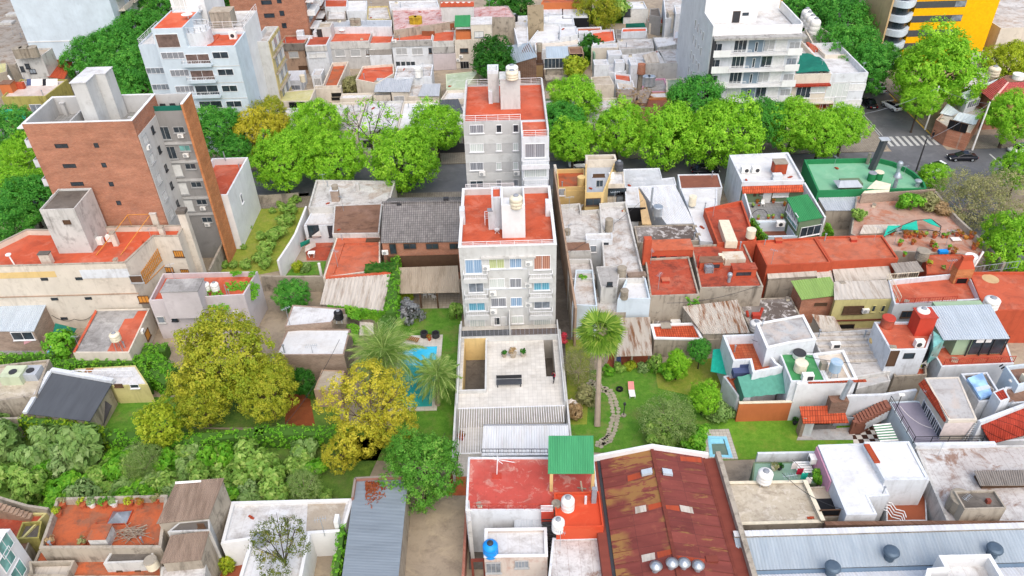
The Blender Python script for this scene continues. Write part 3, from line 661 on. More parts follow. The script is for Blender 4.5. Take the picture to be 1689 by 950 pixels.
D('panelblue',U0,'#8496a3','#6d7d88',.2);D('charcoal',U4,'#4a4d4f',.6);D('oldyellow2',U0,'#c9a85a','#6a5430',.8);D('greentarp',U4,'#176a5a',.8);D('clayrose2',U4,'#e0b0a4',.7)
D('carglass',G9,'#14181c',.08);D('leafgoldst',U3,'#aeae2c','#ccc23a','#e4da5a');D('leafol3',U3,'#86a01c','#a9bc28','#c8d440')
TREES['goldst']=('leafgoldst','bark',2,5.,5.,20,44,14,.24,.5,6.5,.2,0.);TREES['olive3']=('leafol3','barkdark',1,5.,3.9,26,40,22,.17,.5,7.0,.26,.0);TREES['weep']=('leafweep','barkpale',1,5.,3.8,26,40,20,.12,.55,5.0,.16,.03);D('leafweep',U3,'#6f8f44','#93ac60','#bccb8c')
D('leafdense',U3,'#4a862a','#68a638','#a2c85a')
def m_rustroof(m,amt,lo):
 t=NT(m);br=t.n('ShaderNodeTexBrick');br.offset=0;t.l(t.co(),br.inputs[0]);br.inputs['Scale'].default_value=1
 br.inputs['Brick Width'].default_value=2.55;br.inputs['Row Height'].default_value=1.15;br.inputs['Mortar Size'].default_value=.02
 br.inputs['Color1'].default_value=lin('#8f4a40',.8);br.inputs['Color2'].default_value=lin('#7a3c36',.8);br.inputs['Mortar'].default_value=lin('#6a3a34',.8)
 c=t.mix(1.,br.outputs[0],t.ramp(t.noise(.6,6,.65,(.4,2,1)),.3,.7,.75,1.15),'MULTIPLY')
 a=t.ramp(t.noise(.32,3,.5),.46,.56);b=t.ramp(t.noise(1.0,8,.7,(.35,1.6,1),.5),lo,lo+.05)
 c=t.mix(t.math('MULTIPLY',t.math('MULTIPLY',a,b),amt),c,lin('#a07844',.8))
 c=t.mix(t.ramp(t.noise(1.4,9,.75),.57,.64,0,.5),c,lin('#a05c48',.8));t.out(c,.75);t.bump(br.outputs[1],-.6,.04)
D('rustroofa',m_rustroof,.85,.45);D('rustroofb',m_rustroof,.7,.56)
# ground and streets
F(0,0,1)
J2('ground',[(-700,-100),(700,-100),(700,900),(-700,900)],'yardconc',0.,True)
J2('road',[(-300,112.6),(300,112.6),(300,122.4),(-300,122.4)],'asphalt',.02,True)
J2('side_road',[(68,122.4),(77.8,122.4),(77.8,420),(68,420)],'asphalt',.02,True)
J2('side_road',[(68,-60),(77.8,-60),(77.8,112.6),(68,112.6)],'asphalt',.02,True)
J2('side_road',[(-100,122.4),(-92,122.4),(-92,420),(-100,420)],'asphalt',.02,True)
for a,b,nm in(((-92,122.4),(64.6,127.5),'pavement'),((81.2,122.4),(300,127.5),'pavement'),((-300,109),(63,112.5),'pavement'),((81.2,109),(300,112.5),'pavement'),((-300,122.4),(-100,127.5),'pavement')):
 J2(nm,[a,(b[0],a[1]),b,(a[0],b[1])],'sidewalk',.14,True,th=.14)
for x0,x1 in((64.6,68),(77.8,81.2)):
 J2('pavement',[(x0,124.2),(x1,124.2),(x1,420),(x0,420)]if x0<70 else[(x0+3.4,122.4+0),(x0+3.4,420),(x0,420),(x0,126.5),(x0+.6,124),(x0+1.8,122.8)],'sidewalk',.14,True,th=.14)
J2('pavement',[(64.6,122.4),(66.2,122.6),(67.4,123.2),(68,124.2),(64.6,124.2)],'sidewalk',.14,True,th=.14)
J2('pavement',[(63,109),(68,103),(68,108),(66.5,111.4),(63,112.5)],'sidewalk',.14,True,th=.14)
for i in range(8):
 x=68.6+i*1.17;tag(MB().box(x,x+.6,124.3,128.1,.024,.028).J0('crosswalk_stripe','paint'),None,None,None,'structure')
for xa in(68.35,68.85):tag(MB().box(xa-.07,xa+.07,128.6,141,.024,.028).J0('lane_line','paint'),None,None,None,'structure')
tag(MB().box(77.45,77.79,126,147,.024,.028).J0('kerb_line','paintyellow'),None,None,None,'structure')
tag(MB().box(84.2,84.5,112.7,120.4,.024,.028).J0('stop_line','paint'),None,None,None,'structure')
# front tower (grey apartment block, red terrace)
F(740,290,.3053)
T=J1('apartment_block','grey five storey apartment block with curtained windows, balconies and a red roof terrace','building',('w',-6.05,5.3,74,87.6),14.9,'lgrey','red',par=.85,t=.28,cap='pure')
for(x,y,g,w)in((135,487,'curblue',1.9),(260,475,'curgreen',1.75),(362,473,'curblue',1.3),(505,475,'curred',1.85),(148,592,'gg',1.7),(262,580,'cw',1.75),(362,578,'curgrey',1.3),(503,580,'curteal',1.85),(152,692,'curteal',1.9),(270,682,'curgrey',1.75),(366,680,'curblue',1.3),(505,680,'gg',1.85)):
 T.win('S',x,y,w,1.25 if 200<x<400 else 1.9,g,z={473:12.5,475:12.5,487:12.2}.get(y))
T.win('S',155,795,1.9,2.,'cw');T.win('S',262,784,.6,1.1,'glass',mull=0);T.win('S',372,776,1.4,1.1,'cw');T.win('S',505,790,2.0,2.,'cw')
for sx in(243,300):T.win('S',sx,784,.55,1.25,'shutter','mw',0,False,'shutter')
for(x,y)in((147,545),(152,652),(158,742),(496,543),(496,645),(498,742)):T.balc('S',x,y,2.85,1.0,1.0,'half','lgrey')
for(x,y)in((203,492),(240,630),(243,728),(434,468),(430,585),(433,690),(218,838)):T.ac('S',x,y)
mb=MB();a=PY(175,440,74);b=PY(470,436,74);mb.box(a.x,b.x,73.62,73.998,a.z-.12,a.z+.1);T.part('canopy',mb,'dw')
mb=MB();zb=PY(360,742,74).z
T.rail([(-5.95,74.14),(5.2,74.14)],14.9,h=.65,bars=0);T.rail([(-5.6,87.45),(0.6,87.45)],14.9,h=.7,bars=0)
for(x,y)in((268,610),(268,505)):
 c=PY(x,y,74);T.part('facade_band',MB().box(c.x-1.7,c.x+3.4,73.93,73.998,c.z-.08,c.z+.08),'white')
v=T.vol('stair_tower',(238,290),(292,290),130,2.6,'white',None)
v2=T.vol('tank_house',(291,338),(415,333),178,2.6,'pure',None)
T.part('parapet',MB().ring([(v2[0],v2[2]+.004),(v2[1],v2[2]+.004),(v2[1],v2[3]+1.7),(v2[0],v2[3]+1.7)],[(v2[0]+.2,v2[2]+.2),(v2[1]-.2,v2[2]+.2),(v2[1]-.2,v2[3]+1.5),(v2[0]+.2,v2[3]+1.5)],T.d,v2[4]+.5),'pure')
T.part('roof_patch',MB().box(v[0]+.2,v[1]-.2,v[2]+.2,v[3]-.2,v[4]+.002,v[4]+.05),'red')
T.part('parapet',MB().ring([(v[0],v[2]),(v[1],v[2]),(v[1],v[3]),(v[0],v[3])],[(v[0]+.18,v[2]+.18),(v[1]-.18,v[2]+.18),(v[1]-.18,v[3]-.18),(v[0]+.18,v[3]-.18)],v[4]+.003,v[4]+.35),'white')
T.blk('flue',229,285,.55,.5,2.6,'white',capm='pg')
T.vol('parapet_block',(63,265),(90,265),190,1.2,'white');T.vol('parapet_block',(524,220),(556,220),150,1.2,'white')
U7('cream water tank sitting in the white roof box of the central block',365,168,v2[4],.78,1.55,'pc')
t=Q1('folding_chair','white folding chair open on the red roof beside the tank house','chair',P(262,305,T.d));p=P(262,305,T.d)
mb=MB();mb.bar(p+U8((-.25,-.3,0)),p+U8((.25,-.3,.9)),.05,.05);mb.bar(p+U8((.25,-.3,0)),p+U8((-.25,-.3,.9)),.05,.05);mb.bar(p+U8((-.25,.2,0)),p+U8((.25,.2,.9)),.05,.05);mb.bar(p+U8((.25,.2,0)),p+U8((-.25,.2,.9)),.05,.05);mb.J0('frame','mw',t)
MB().box(p.x-.3,p.x+.3,p.y-.3,p.y+.2,.45+p.z,.5+p.z).J0('seat','mw',t)
T.rail([(v[0]-.9,v[2]+.1),(v[0]-.9,v[2]+1.5),(v[0],v[2]+1.5)],T.d+.6,h=1.1,bars=0)
zt=3.0
F(740,560,.2052)
yP=P(600,545,zt).y
a=P(118,130,zt);b=P(295,418,zt);pt=(a.x,b.x,b.y,PY(200,130,72.3).y)
c0=P(770,112,zt);c1=P(862,295,zt)
pod=Q1('garage_podium','cream tiled terrace block before the grey tower, with a dark open ramp','building',(-.4,67,0))
mb=MB();X0,X1=-6.35,5.4
y_f=71.0
mb.box(b.x,c0 .x,yP,74,0,zt);mb.box(X0,b.x-.003,yP,b.y-.3,0,zt);mb.box(c0 .x+.003,X1,yP,c1 .y,0,zt);mb.box(c1 .x,X1,c1 .y+.003,74,0,zt);mb.box(c0 .x+.003,c1 .x-.003,y_f,74,0,zt-.004)
mb.box(X0,X0+.35,b.y-.297,74,0,zt);mb.box(X0+.353,b.x-.003,y_f,74,0,zt)
mb.J0('terrace','tilefloor',pod)
mw=MB();mw.box(X0-.15,X0-.002,yP,74,0,zt+.9);mw.box(X1+.002,X1+.15,yP,73.9,0,zt+.8);mw.box(X0,b.x+.1,b.y-.3,b.y-.1,zt+.002,zt+.5);mw.box(b.x-.05,b.x+.15,b.y-.097,y_f,zt+.002,zt+.45);mw.box(X0,X1,y_f+.0,y_f+.15,zt+.004,zt+.75);mw.J0('parapet','lgrey',pod)
MB().box(X0+.4,b.x-.06,b.y,y_f-.02,.02,.06).J0('ramp_floor','darkroof',pod);MB().box(X0+.36,b.x-.01,y_f-.06,y_f-.005,.1,zt+.6).J0('ramp_wall','ochre',pod)
MB().box(X0+.353,X0+.40,b.y-.2,y_f-.07,.1,zt-.02).J0('ramp_wall','ochre',pod)
MB().box(c0 .x+.05,c1 .x-.05,c1 .y+.05,y_f-.1,.05,.1).J0('stair_floor','darkroof',pod)
m=MB();m.box(X0+.1,-.5,71.2,71.26,zt+.77,zt+1.65);m.J0('slat_fence','md',pod)
m=MB();m.box(-.3,X1-.1,71.2,71.26,zt+.77,zt+1.65);m.J0('slat_fence','wd',pod);m=MB()
for i in range(22):xx=X0+.3+i*.53;m.box(xx,xx+.05,71.15,71.19,zt+.78,zt+1.7)
for i in range(5):m.box(X0+.1,X1-.1,71.16,71.18,zt+.85+i*.17,zt+.88+i*.17)
m.J0('fence_frame','pg',pod)
m=MB();m.box(-.46,-.34,71.2,74,zt+.01,zt+2.4);m.J0('dividing_wall','lgrey',pod)
p=P(487,385,zt);t=Q1('bench','dark grey slatted bench standing in the middle of the cream terrace','bench',p)
m=MB()
for i in range(5):m.box(p.x-1.45,p.x+1.45,p.y+.02+i*.18,p.y+.17+i*.18,zt+.42,zt+.48)
m.J0('seat','plasticdark',t);m=MB()
for i in range(4):m.box(p.x-1.45,p.x+1.45,p.y+.95,p.y+1.0,zt+.5+i*.13,zt+.6+i*.13)
m.J0('backrest','md',t)
for sx in(-1.3,1.3):
 for sy in(.08,.9):MB().box(p.x+sx-.05,p.x+sx+.05,p.y+sy-.05,p.y+sy+.05,zt,zt+.419).J0('leg','md',t)
J4('round clipped green bush in a grey pot beside the dark ramp',447,138,zt,.34,'leafdark','concrete');J4('brown dry bush between two green potted bushes on the terrace',518,138,zt,.5,'leafdry','concrete');J4('round green bush in a grey pot nearest the terrace stair',600,132,zt,.38,'leafdark','concrete')
yf=P(500,900,3.2).y
J2('patio_floor',[(X0,yf-.5),(X1,yf-.5),(X1,yP-.02),(X0,yP-.02)],'tilefloor',.06,True)
t=Q1('bar_pergola','white painted bars laid over the patio in front of the cream terrace','pergola',(-.5,yP,zt));m=MB()
q1=P(278,690,3.2)
for i in range(44):
 x=X0+.25+i*.262
 m.bar((x,yP-.05,zt+.25),(x,(yf if x<q1 .x-.1 else q1 .y+.1),zt+.25),.06,.06)
m.J0('bars','mw',t);m=MB();m.box(X0,X1,yP-.12,yP-.02,zt+.1,zt+.21);m.box(X0,q1 .x,yf-.1,yf,zt+.1,zt+.21);m.J0('beam','mw',t)
for i,(x,y,mt)in enumerate(((110,640,'leafdark'),(348,620,'leafdark'),(650,600,'leafdark'),(885,610,'lu'),(105,800,'lu'))):
 pp=P(x,y,.1);J4(('dark shrub in a pot under the white bars by the lawn side','tall dark potted shrub under the white bars','thin dark potted plant under the bars near the middle','reddish potted shrub under the bars at the garden side','reddish potted shrub at the low end of the white bars')[i],x,y,.1,.4,mt,'pot')
S=Shed('patio_roof','white corrugated metal roof between the white bars and the red terrace','shed',[(265,935,3.4),(975,925,3.4),(962,690,4.0),(278,695,4.0)],'metalwhite','white',34,.03)
m=MB();a,b=P(280,693,4.0),P(960,688,4.0);m.J9(a+U8((0,.05,.02)),b+U8((0,.05,.02)),.1);S.part('gutter',m,'pg')
J3('boundary_wall','long grey wall between the pool lawn and the central terrace',[(-6.6,52),(-6.6,74)],.2,3.4,'lgrey',world=True)
J3('boundary_wall','brown rough wall along the narrow dark passage beside the central tower',[(7.7,73),(7.2,108.5)],.25,6.2,'tanwall',world=True)
J3('boundary_wall','low grey garden wall beside the palm lawn',[(5.75,55),(5.75,73)],.2,3.0,'lgrey',world=True)
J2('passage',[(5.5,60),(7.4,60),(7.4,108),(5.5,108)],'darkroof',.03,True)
# back tower
F(740,100,.2315)
B=J1('apartment_block','slim grey apartment block behind the central one, red roof terrace with white railings','building',('w',-5.85,5.3,95,107.4),20.7,'grey','red',par=.12,t=.25)
B2=None
e=P(512,545,20.6);x_m=PY(512,420,95).x
yE=P(620,545,20.7).y
W2=J1('apartment_wing','narrow front wing of the slim back tower with white glazed balconies','building',('w',x_m,5.3,yE,94.99),20.7,'white','red',par=.12,t=.2)
for y,gl in((487,'curgrey'),(620,'cw'),(752,'curgrey'),(878,'glass')):B.win('S',200,y,1.75,1.1,gl)
for y,gl in((484,'glass'),(615,'cw'),(750,'cw'),(872,'curgrey')):B.win('S',358,y,.62,1.0,gl,mull=0)
for y,gl in((482,'glass'),(612,'cw'),(748,'cw'),(868,'curgrey')):B.win('S',478,y,.62,1.0,gl,mull=0)
for y in(555,690,822):
 c0,c1=PY(112,y,95),PY(505,y,95);B.part('facade_band',MB().box(-5.85,c1 .x,94.95,94.998,c1 .z-.62,c1 .z+.62),'lgrey')
B.ac('S',240,800);B.ac('S',484,797)
W2 .win('S',615,640,2.5,1.9,'curgrey',mull=1);W2 .balc('S',618,738,3.6,1.0,1.0,'half','white');W2 .win('S',618,790,2.9,1.5,'cw',mull=3,sill=False);W2 .balc('S',622,880,3.4,.7,1.0,'rail','white')
B.rail([(-5.7,95.1),(x_m,95.1)],20.7,bars=0,h=.9);W2 .rail([(x_m+.2,yE+.12),(5.2,yE+.12)],20.7,bars=0,h=.9)
B.rail([(-5.7,107.3),(5.2,107.3)],20.7,bars=0,h=.9);
for q in((-5.85,-5.6,95.3,107.4),(5.05,5.3,95,107.4),(5.06,5.3,yE+.3,94.99)):B.part('parapet',MB().box(*q,20.71,21.5),'lgrey')
v=B.vol('stair_tower',(285,300),(362,300),95,2.2,'lgrey',None,par=0);v2=B.vol('tank_house',(372,348),(512,345),135,2.6,'lgrey','lgrey')
B.part('parapet',MB().ring([(v[0],v[2]),(v[1],v[2]),(v[1],v[3]),(v[0],v[3])],[(v[0]+.18,v[2]+.18),(v[1]-.18,v[2]+.18),(v[1]-.18,v[3]-.18),(v[0]+.18,v[3]-.18)],v[4]+.003,v[4]+.5),'white')
B.vol('flue',(287,308),(314,308),220,.5,'white')
U7('cream tank nearer the front on the grey roof box of the back tower',452,130,v2[4]+.1,.85,1.2,'pc');U7('white domed tank at the rear of the grey roof box of the back tower',452,92,v2[4]+.1,.85,1.2,'pw')
# left: brick tower and its neighbours
F(0,0,1)
K=J1('apartment_tower','tall red brick apartment tower with small windows and a grey stair tower on its roof','building',('w',-59.8,-46.2,89,97.2),25,'brick','greyfloor',par=2.3,t=.25,cap='pure')
K2_=J1('tower_wing','grey plastered rear wing of the brick tower, air conditioners under its windows','building',('w',-46.19,-41.75,95.3,97.2),23.4,'dgrey','greyfloor',par=1.0,t=.2)
F(220,140,.2736)
m=MB();m.box(-41.74,-41.45,93.6,97.2,0,25.);K2_.part('party_wall',m,'brickorange');m=MB();m.box(-46.19,-41.75,96.95,97.2,23.41,25.);K2_.part('parapet',m,'grey')  # east face of the tower's brick, its orange light put into the colour
m=MB();m.box(-41.78,-41.42,93.55,97.25,25.003,25.08);K2_.part('coping',m,'pure')
m=MB();m.box(-46.197,-46.12,89.2,95.3,0,22.9);K.part('court_wall',m,'lgrey');K.x1=-46.12
for i,(x1,y1,x2,y2,ax,ay,g)in enumerate(((190,290,275,270,288,303,'glass'),(228,408,310,380,320,420,'glassgreen'),(265,515,345,490,0,0,'glass'),(300,625,380,600,0,0,'glass'),(335,727,412,705,422,740,'glass'),(0,0,445,812,450,838,'glass'))):
 if x1:K2_.win('S',x1,y1,1.25,1.75,'glass' if i<2 else 'shutter','sg',0 if i>1 else 1)
 K2_.win('S',x2,y2,1.35,.75,g,'sg')
 if ax:K2_.ac('S',ax,ay,.9)
for y in(348,460,572,680,778):
 c=K2_.on('S',250,y);K2_.part('floor_band',MB().box(-46.1,-41.75,95.12,95.298,c.z-.22,c.z+.12),'grey')
for(x,y)in((70,328),(110,445),(152,565),(190,668),(228,775)):K.win('E',x,y,1.2,1.1,'shutter','sg',0)
for(x,y)in((115,270),(155,390),(195,500),(228,605),(265,715)):K.win('E',x,y,.6,.8,'glass','md',0)
K.ac('E',83,375,.9)
K.part('parapet_lining',MB().ring([tuple(p)for p in Q5(K.pl,.245)],[tuple(p)for p in Q5(K.pl,.31)],K.d-.02,24.98),'grey')
F(20,80,.316)
for(x,y)in((258,508),(300,612),(340,706)):K.win('S',x,y,1.5,.42,'glass','md',1,False)
for(x,y)in((440,505),(480,608),(518,707),(557,805)):K.win('S',x,y,.45,.5,'glass','md',0,False)
for z in(21.2,18.4,15.6,12.8):
 o=MB();o.box(-61.3,-59.803,90.5,95.5,z-.15,z);o.box(-61.38,-61.28,90.45,95.55,z-.17,z+.95);o.box(-61.28,-59.805,90.45,90.53,z+.002,z+.95);o.box(-61.28,-59.805,95.47,95.55,z+.002,z+.95);K.part('balcony',o,'white')
m=MB();m.box(-61.3,-59.803,90,96,23.9,24.05);K.part('canopy',m,'pure')
zt=29.
a,b,c=P(305,182,zt),P(386,176,zt),P(535,68,zt)
m=MB();m.box(a.x,b.x,a.y,a.y+2.7,22,zt);m.box(a.x-.6,a.x-.003,a.y+1,a.y+2.4,22,zt-.4);m.box(b.x+.003,b.x+1.3,a.y+2.75,96.5,22,zt);m.box(a.x-.1,b.x,a.y+2.703,96.5,22,zt-.003);K.part('stair_tower',m,'lgrey')
m=MB();m.box(a.x-.12,b.x+.12,a.y-.12,a.y+2.62,zt+.003,zt+.12);m.box(a.x-.12,b.x+1.4,a.y+2.7,96.6,zt+.004,zt+.1);K.part('stair_roof',m,'wr')
for(x,y)in((448,155),(512,335)):K.win(('E',b.x),x,y,.5,.8,'glass','md',0,False)
K.blk('flue',285,345,.5,.5,1.6,'grey',22.7,'grey')
m=MB();m.box(-54.6,-54.4,89.3,97,22.71,24.7);m.box(-47.9,-46.3,91.5,91.7,22.71,24.4);K.part('terrace_wall',m,'grey')
F(220,140,.2736)
t=Q1('privacy_screen','green leafy privacy netting hung along the brick tower roof terrace','screen',(-46.3,96.9,22.5));m=MB();m.box(-47.9,-46.25,92.2,92.26,22.72,24.2);m.J0('netting','leafivyflat',t)
D('leafivyflat',G5,'#6f9a62','#8fb07c','#587a50',.3,.9)
t=Q1('privacy_screen','dark green cloth tied to the roof railing above the grey wing','screen',(-44,95.4,23.4));MB().box(-46.1,-41.8,95.32,95.36,23.42,24.1).J0('cloth','greennet',t)
for i,(x,y)in enumerate(((68,160),(110,155),(160,150))):
 p=U8((-45.4+i*1.3,96.2,22.4));t=Q1('armchair',('dark terrace armchair at the end beside the leafy netting','dark terrace armchair in the middle of the grey roof terrace','dark terrace armchair by the orange lit brick wall')[i],'chair',p)
 MB().box(p.x-.35,p.x+.35,p.y-.35,p.y+.35,22.4,22.9+.5).J0('seat','md',t);MB().box(p.x-.35,p.x+.35,p.y+.25,p.y+.4,23.403,23.9).J0('backrest','md',t)
H=J1('house','white two storey house with a red terrace wedged behind the orange lit brick wall','house',('w',-46.2,-40.6,97.4,109),9.4,'pure','red',par=1.1,t=.25)
H.win('E',652,685,.7,1.4,'gg','mw',0);U6('vent_pipe','thin metal vent pipe on the white wall behind the brick tower','pipe',556,458,1.6,.1,'galv',9.4)
TL(0,1)
zt=10.3
RD=J1('apartment_house','large cream house with a wide bright red roof terrace and slatted wooden balconies','house',[(-160,390),(612,368),(752,238),(872,238),(905,182),(545,188),(330,205),(130,203),(-160,345)],zt,'cream','red',par=.75,t=.25,cap='ow')
F(0,440,.221)
c=RD.pl
yW=RD.on('S',500,205)
for y,mt,hh in((62,'ochre',.35),):
 a=RD.on('S',0,y);b=RD.on('S',420,y);RD.part('wall_patch',MB().box(a.x-8,b.x,RD.y0-.02,RD.y0-.003,a.z-.55,a.z+.35),mt)
a,b=RD.on('S',605,60),RD.on('S',965,55);RD.part('wall_patch',MB().box(a.x,b.x,RD.y0-.02,RD.y0-.003,a.z-.6,a.z+.75),'white')
a=RD.on('S',500,212);RD.part('ledge',MB().box(RD.x0,-48,RD.y0-.1,RD.y0-.003,a.z-.06,a.z+.06),'tanwall')
for(x,y)in((332,92),(590,88),(408,240),(660,235),(315,318),(480,385)):RD.win('S',x,y,.75,.28,'glass','md',0,False,'wall_vent')
TL(0,1)
RD.vol('stair_tower',(290,322),(455,316),112,5.2,'dw','darkroof',par=.3)
RD.win(('S',P(290,322,9.55).y),328,168,.8,.5,'wd','wd',0,False);
RD.blk('chimney',238,368,1.3,.7,1.5,'cream',capm='darkroof');RD.blk('chimney',572,280,.6,.6,1.9,'cream',capm='ow');RD.blk('chimney',800,232,.6,.5,1.3,'cream',capm='ow');RD.blk('chimney',775,190,.8,.7,2.2,'cream',capm='dw')
m=MB();a=P(905,180,zt);m.box(a.x-.1,a.x+.9,a.y-.9,a.y,0,zt+2.2);RD.part('chimney_stack',m,'cream');m=MB();m.box(a.x-.2,a.x+1.,a.y-1.,a.y+.1,zt+2.203,zt+2.7);RD.part('chimney_cap',m,'darkroof')
p=P(72,378,9.6);t=Q1('ventilator','white mushroom ventilator on a bent pipe on the wide red terrace','roof vent',p);MB().J9(p,p+U8((-.3,.2,1.5)),.09).J0('pipe','pw',t);MB().J8(p.x-.3,p.y+.2,[(.35,p.z+1.45),(.35,p.z+1.55),(.1,p.z+1.7)],14).J0('cowl','pw',t)
t=Q1('pipe_frame','yellow gas pipe frame standing on the wide red terrace','pipe frame',P(530,260,9.55));m=MB();q=[P(470,330,9.55),P(590,330,9.55),P(735,130,11.2),P(625,132,11.2)]
top=[P(470,330,9.6),P(625,132,11.6),P(738,128,11.6),P(590,330,9.6)]
for i in range(3):m.J9(top[i],top[i+1],.05)
m.J9(top[1],(top[1].x,top[1].y,9.55),.05);m.J9(top[2],(top[2].x,top[2].y,9.55),.05);m.J0('pipes','woodorange',t)
for(x,y,w,h)in((875,322,1.2,.9),(823,400,1.4,.7),(905,407,1.,.5)):RD.win(2,x,y,w,h,'woodorange','wd',3)
m=MB()
for i in range(14):
 a=RD.on(1,700+i*6.4,440-i*9.5);m.box(a.x+.02,a.x+.1,a.y-.06,a.y+.12,a.z-1.0,a.z+.9)
for dz in(-1.,-.1,.9):a=RD.on(1,700,440);b=RD.on(1,785,315);a.z+=dz;b.z=a.z;m.bar(a+U8((.05,0,0)),b+U8((.05,0,0)),.08,.08)
RD.part('slatted_balcony',m,'woodorange')
RD.win('S',668,446,1.5,1.,'wd','sg',0);RD.win('S',705,545,1.3,1.,'woodorange','wd',2)
RD.ac(1,795,440);RD.ac(1,805,500)
t=Q1('water_heater','white boiler boxes under a shelf at the stair tower of the red terrace','heater',P(510,265,9.6));p=P(500,272,9.6);MB().box(p.x-.5,p.x+.3,p.y-.4,p.y+.2,9.6,10.6).J0('body','pw',t);MB().box(p.x+.5,p.x+1.2,p.y+.3,p.y+.9,9.6,10.5).J0('side_unit','pw',t)
MV=J1('house','pale mauve house with ivy on its roof edge and a small red terrace','house',[(728,552),(1195,522),(1262,408),(798,418)],6.3,'mauve','red',par=.7,t=.2)
MV.vol('upper_room',(832,640),(1010,630),508,2.6,'mauve','greyroof',zb=4.2)
MV.win('S',790,645,.8,.9,'gg','dw',0);MV.win('S',852,635,.6,1.,'glass','md',0)
U7('white tank standing on the ivy covered mauve house, the one farther from the antenna',1015,500,6.3,.5,1.2,'pw',group=None);U7('white tank standing on the ivy covered mauve house, beside the pole',1058,500,6.3,.52,1.2,'pw')
U6('mast','thin grey mast rising from the mauve house beside its two tanks','mast',1140,610,4.5,.07,'galv',3.)
a=P(1000,520,6.5);ivy('climbing_ivy','bright ivy spilling around the two tanks of the mauve house',[P(1000,505,6.4),P(1130,500,6.4),P(1130,600,4.2),P(1000,590,4.5)],n=150)
ivy('climbing_ivy','thick ivy over the garden end wall of the mauve house',[P(1110,460,6.5),P(1270,460,6.4),P(1250,620,2.5),P(1130,640,2.5)],n=420);ivy('climbing_ivy','ivy strip along the rear parapet of the mauve house',[P(1130,415,6.6),P(1255,408,6.6),P(1230,440,6.5),P(1140,432,6.5)],n=120)
MV.ac('S',1160,610)
F(0,440,.221)
WS=Shed('shed','shed with a silver ribbed metal roof and a rough stone side wall','shed',[(-160,482,3.4),(252,482,3.4),(362,243,4.2),(-40,252,4.2)],'metalsteel','bricktan',26,.07)
WS.win('S',170,515,2.6,1.2,'glass','mw',1)
J2('patio',[(-120,650),(280,650),(310,590),(300,540),(-60,540)],'greyfloor',.03)
HR=J1('house','low house whose roof is half grey sheeting and half fresh red paint','house',[(545,640),(962,640),(1118,310),(712,320)],3.5,'cream','greyroof',par=.12,t=.18)
m=MB();zr=HR.d+.004;q=[P(800,632,zr),P(955,632,zr),P(1108,328,zr),P(1030,330,zr),P(995,385,zr),P(932,390,zr)];m.J7([(p.x,p.y)for p in q],zr,zr+.02);HR.part('red_patch',m,'red')
m=MB();m.J7([(p.x,p.y)for p in[P(545,640,3.5),P(562,640,3.5),P(725,335,3.5),P(712,322,3.5)]],3.503,3.56);HR.part('coping',m,'red')
HR.ac(1,1055,480,.8);HR.win(1,1100,505,1.2,1.2,'woodorange','wd',0)
U7('cream tank on tall legs over the half red roof',900,615,HR.d,.62,1.1,'pc',stand=1.5)
t=Q1('splash_pool','small raised blue splash pool beside the garden bush','pool',P(395,620,.8));q=[P(348,640,.9),P(470,640,.9),P(470,578,.9),P(385,578,.9)];m=MB();m.J7([(p.x,p.y)for p in q],0,.9);m.J0('basin','pooltile',t)
m=MB();m.J7([(p.x,p.y)for p in Q5(q,.2)],.903,.92);m.J0('water','poolblue',t)
J3('low_wall','low stone wall behind the small blue pool',[(262,520),(590,515)],.3,1.6,'bricktan')
t=Q1('shade_net','dark green shade net hung at the white wall','net',P(480,470,2.));m=MB();m.G6([P(390,508,1.8),P(545,505,1.8),P(572,460,2.4),P(412,420,3.0)],.04);m.J0('net','greennet',t)
U7('black water tank among the leaves by the small blue pool',475,545,0.9,.5,1.2,'black')
J5('leafy bush overhanging the small blue pool',510,640,.3,1.9,'li',1.1)
t=Q1('towel','pink and white striped towel drying on a line in the patio','towel',P(220,560,1.5));a=P(180,580,1.2);m=MB()
for i in range(6):m.G6([a+U8((i*.22,0,.2*i*.5)),a+U8((i*.22+.2,0,.2*(i+1)*.5)),a+U8((i*.22+.5,.1,1.1+.1*i)),a+U8((i*.22+.3,.1,1.1+.1*i))],.02)
m.J0('cloth','canvaspink',t);D('canvaspink',U4,'#e0a8ae',.9)
Q4('black cable sagging across the yard wall of the cream house',[RD.on('S',385,362),RD.on('S',560,380)+U8((0,-.3,0)),RD.on('S',700,345)],.03,'black',.6)
J6('ivy_hedge','ivy covered wall behind the low tank terrace at the picture edge',[(-60,668),(330,655),(390,660)],.7,.0,2.4)
J6('ivy_hedge','long clipped ivy hedge in front of the half red roof house',[(385,715),(700,690),(1020,690)],1.3,0,2.3)
J6('ivy_hedge','ivy hedge running down towards the dark roof from the long hedge',[(520,695),(470,790)],.9,0,2.2)
J6('ivy_hedge','ivy covered wall dropping beside the air conditioning boxes',[(365,690),(270,850)],1.,0,2.4)
J6('ivy_hedge','thick ivy wall slanting down from the hedge to the yellow tree',[(1010,680),(1130,665),(1290,770)],1.5,0,2.3)
J6('ivy_hedge','ivy clump falling over the cream shed corner',[(1050,720),(1080,860)],1.1,0,2.2);J6('ivy_hedge','broad ivy bank beside the yellow tree',[(1120,760),(1260,850)],1.6,0,2.2)
J6('hedge','short hedge at the side window of the half red house',[(1060,610),(1240,600)],1.6,0,1.6)
LT=J1('house','old cream roof with air conditioning boxes at the picture edge','house',[(-80,1010),(270,960),(370,690),(-80,740)],3.6,'ow','beigeroof',par=.3,t=.25)
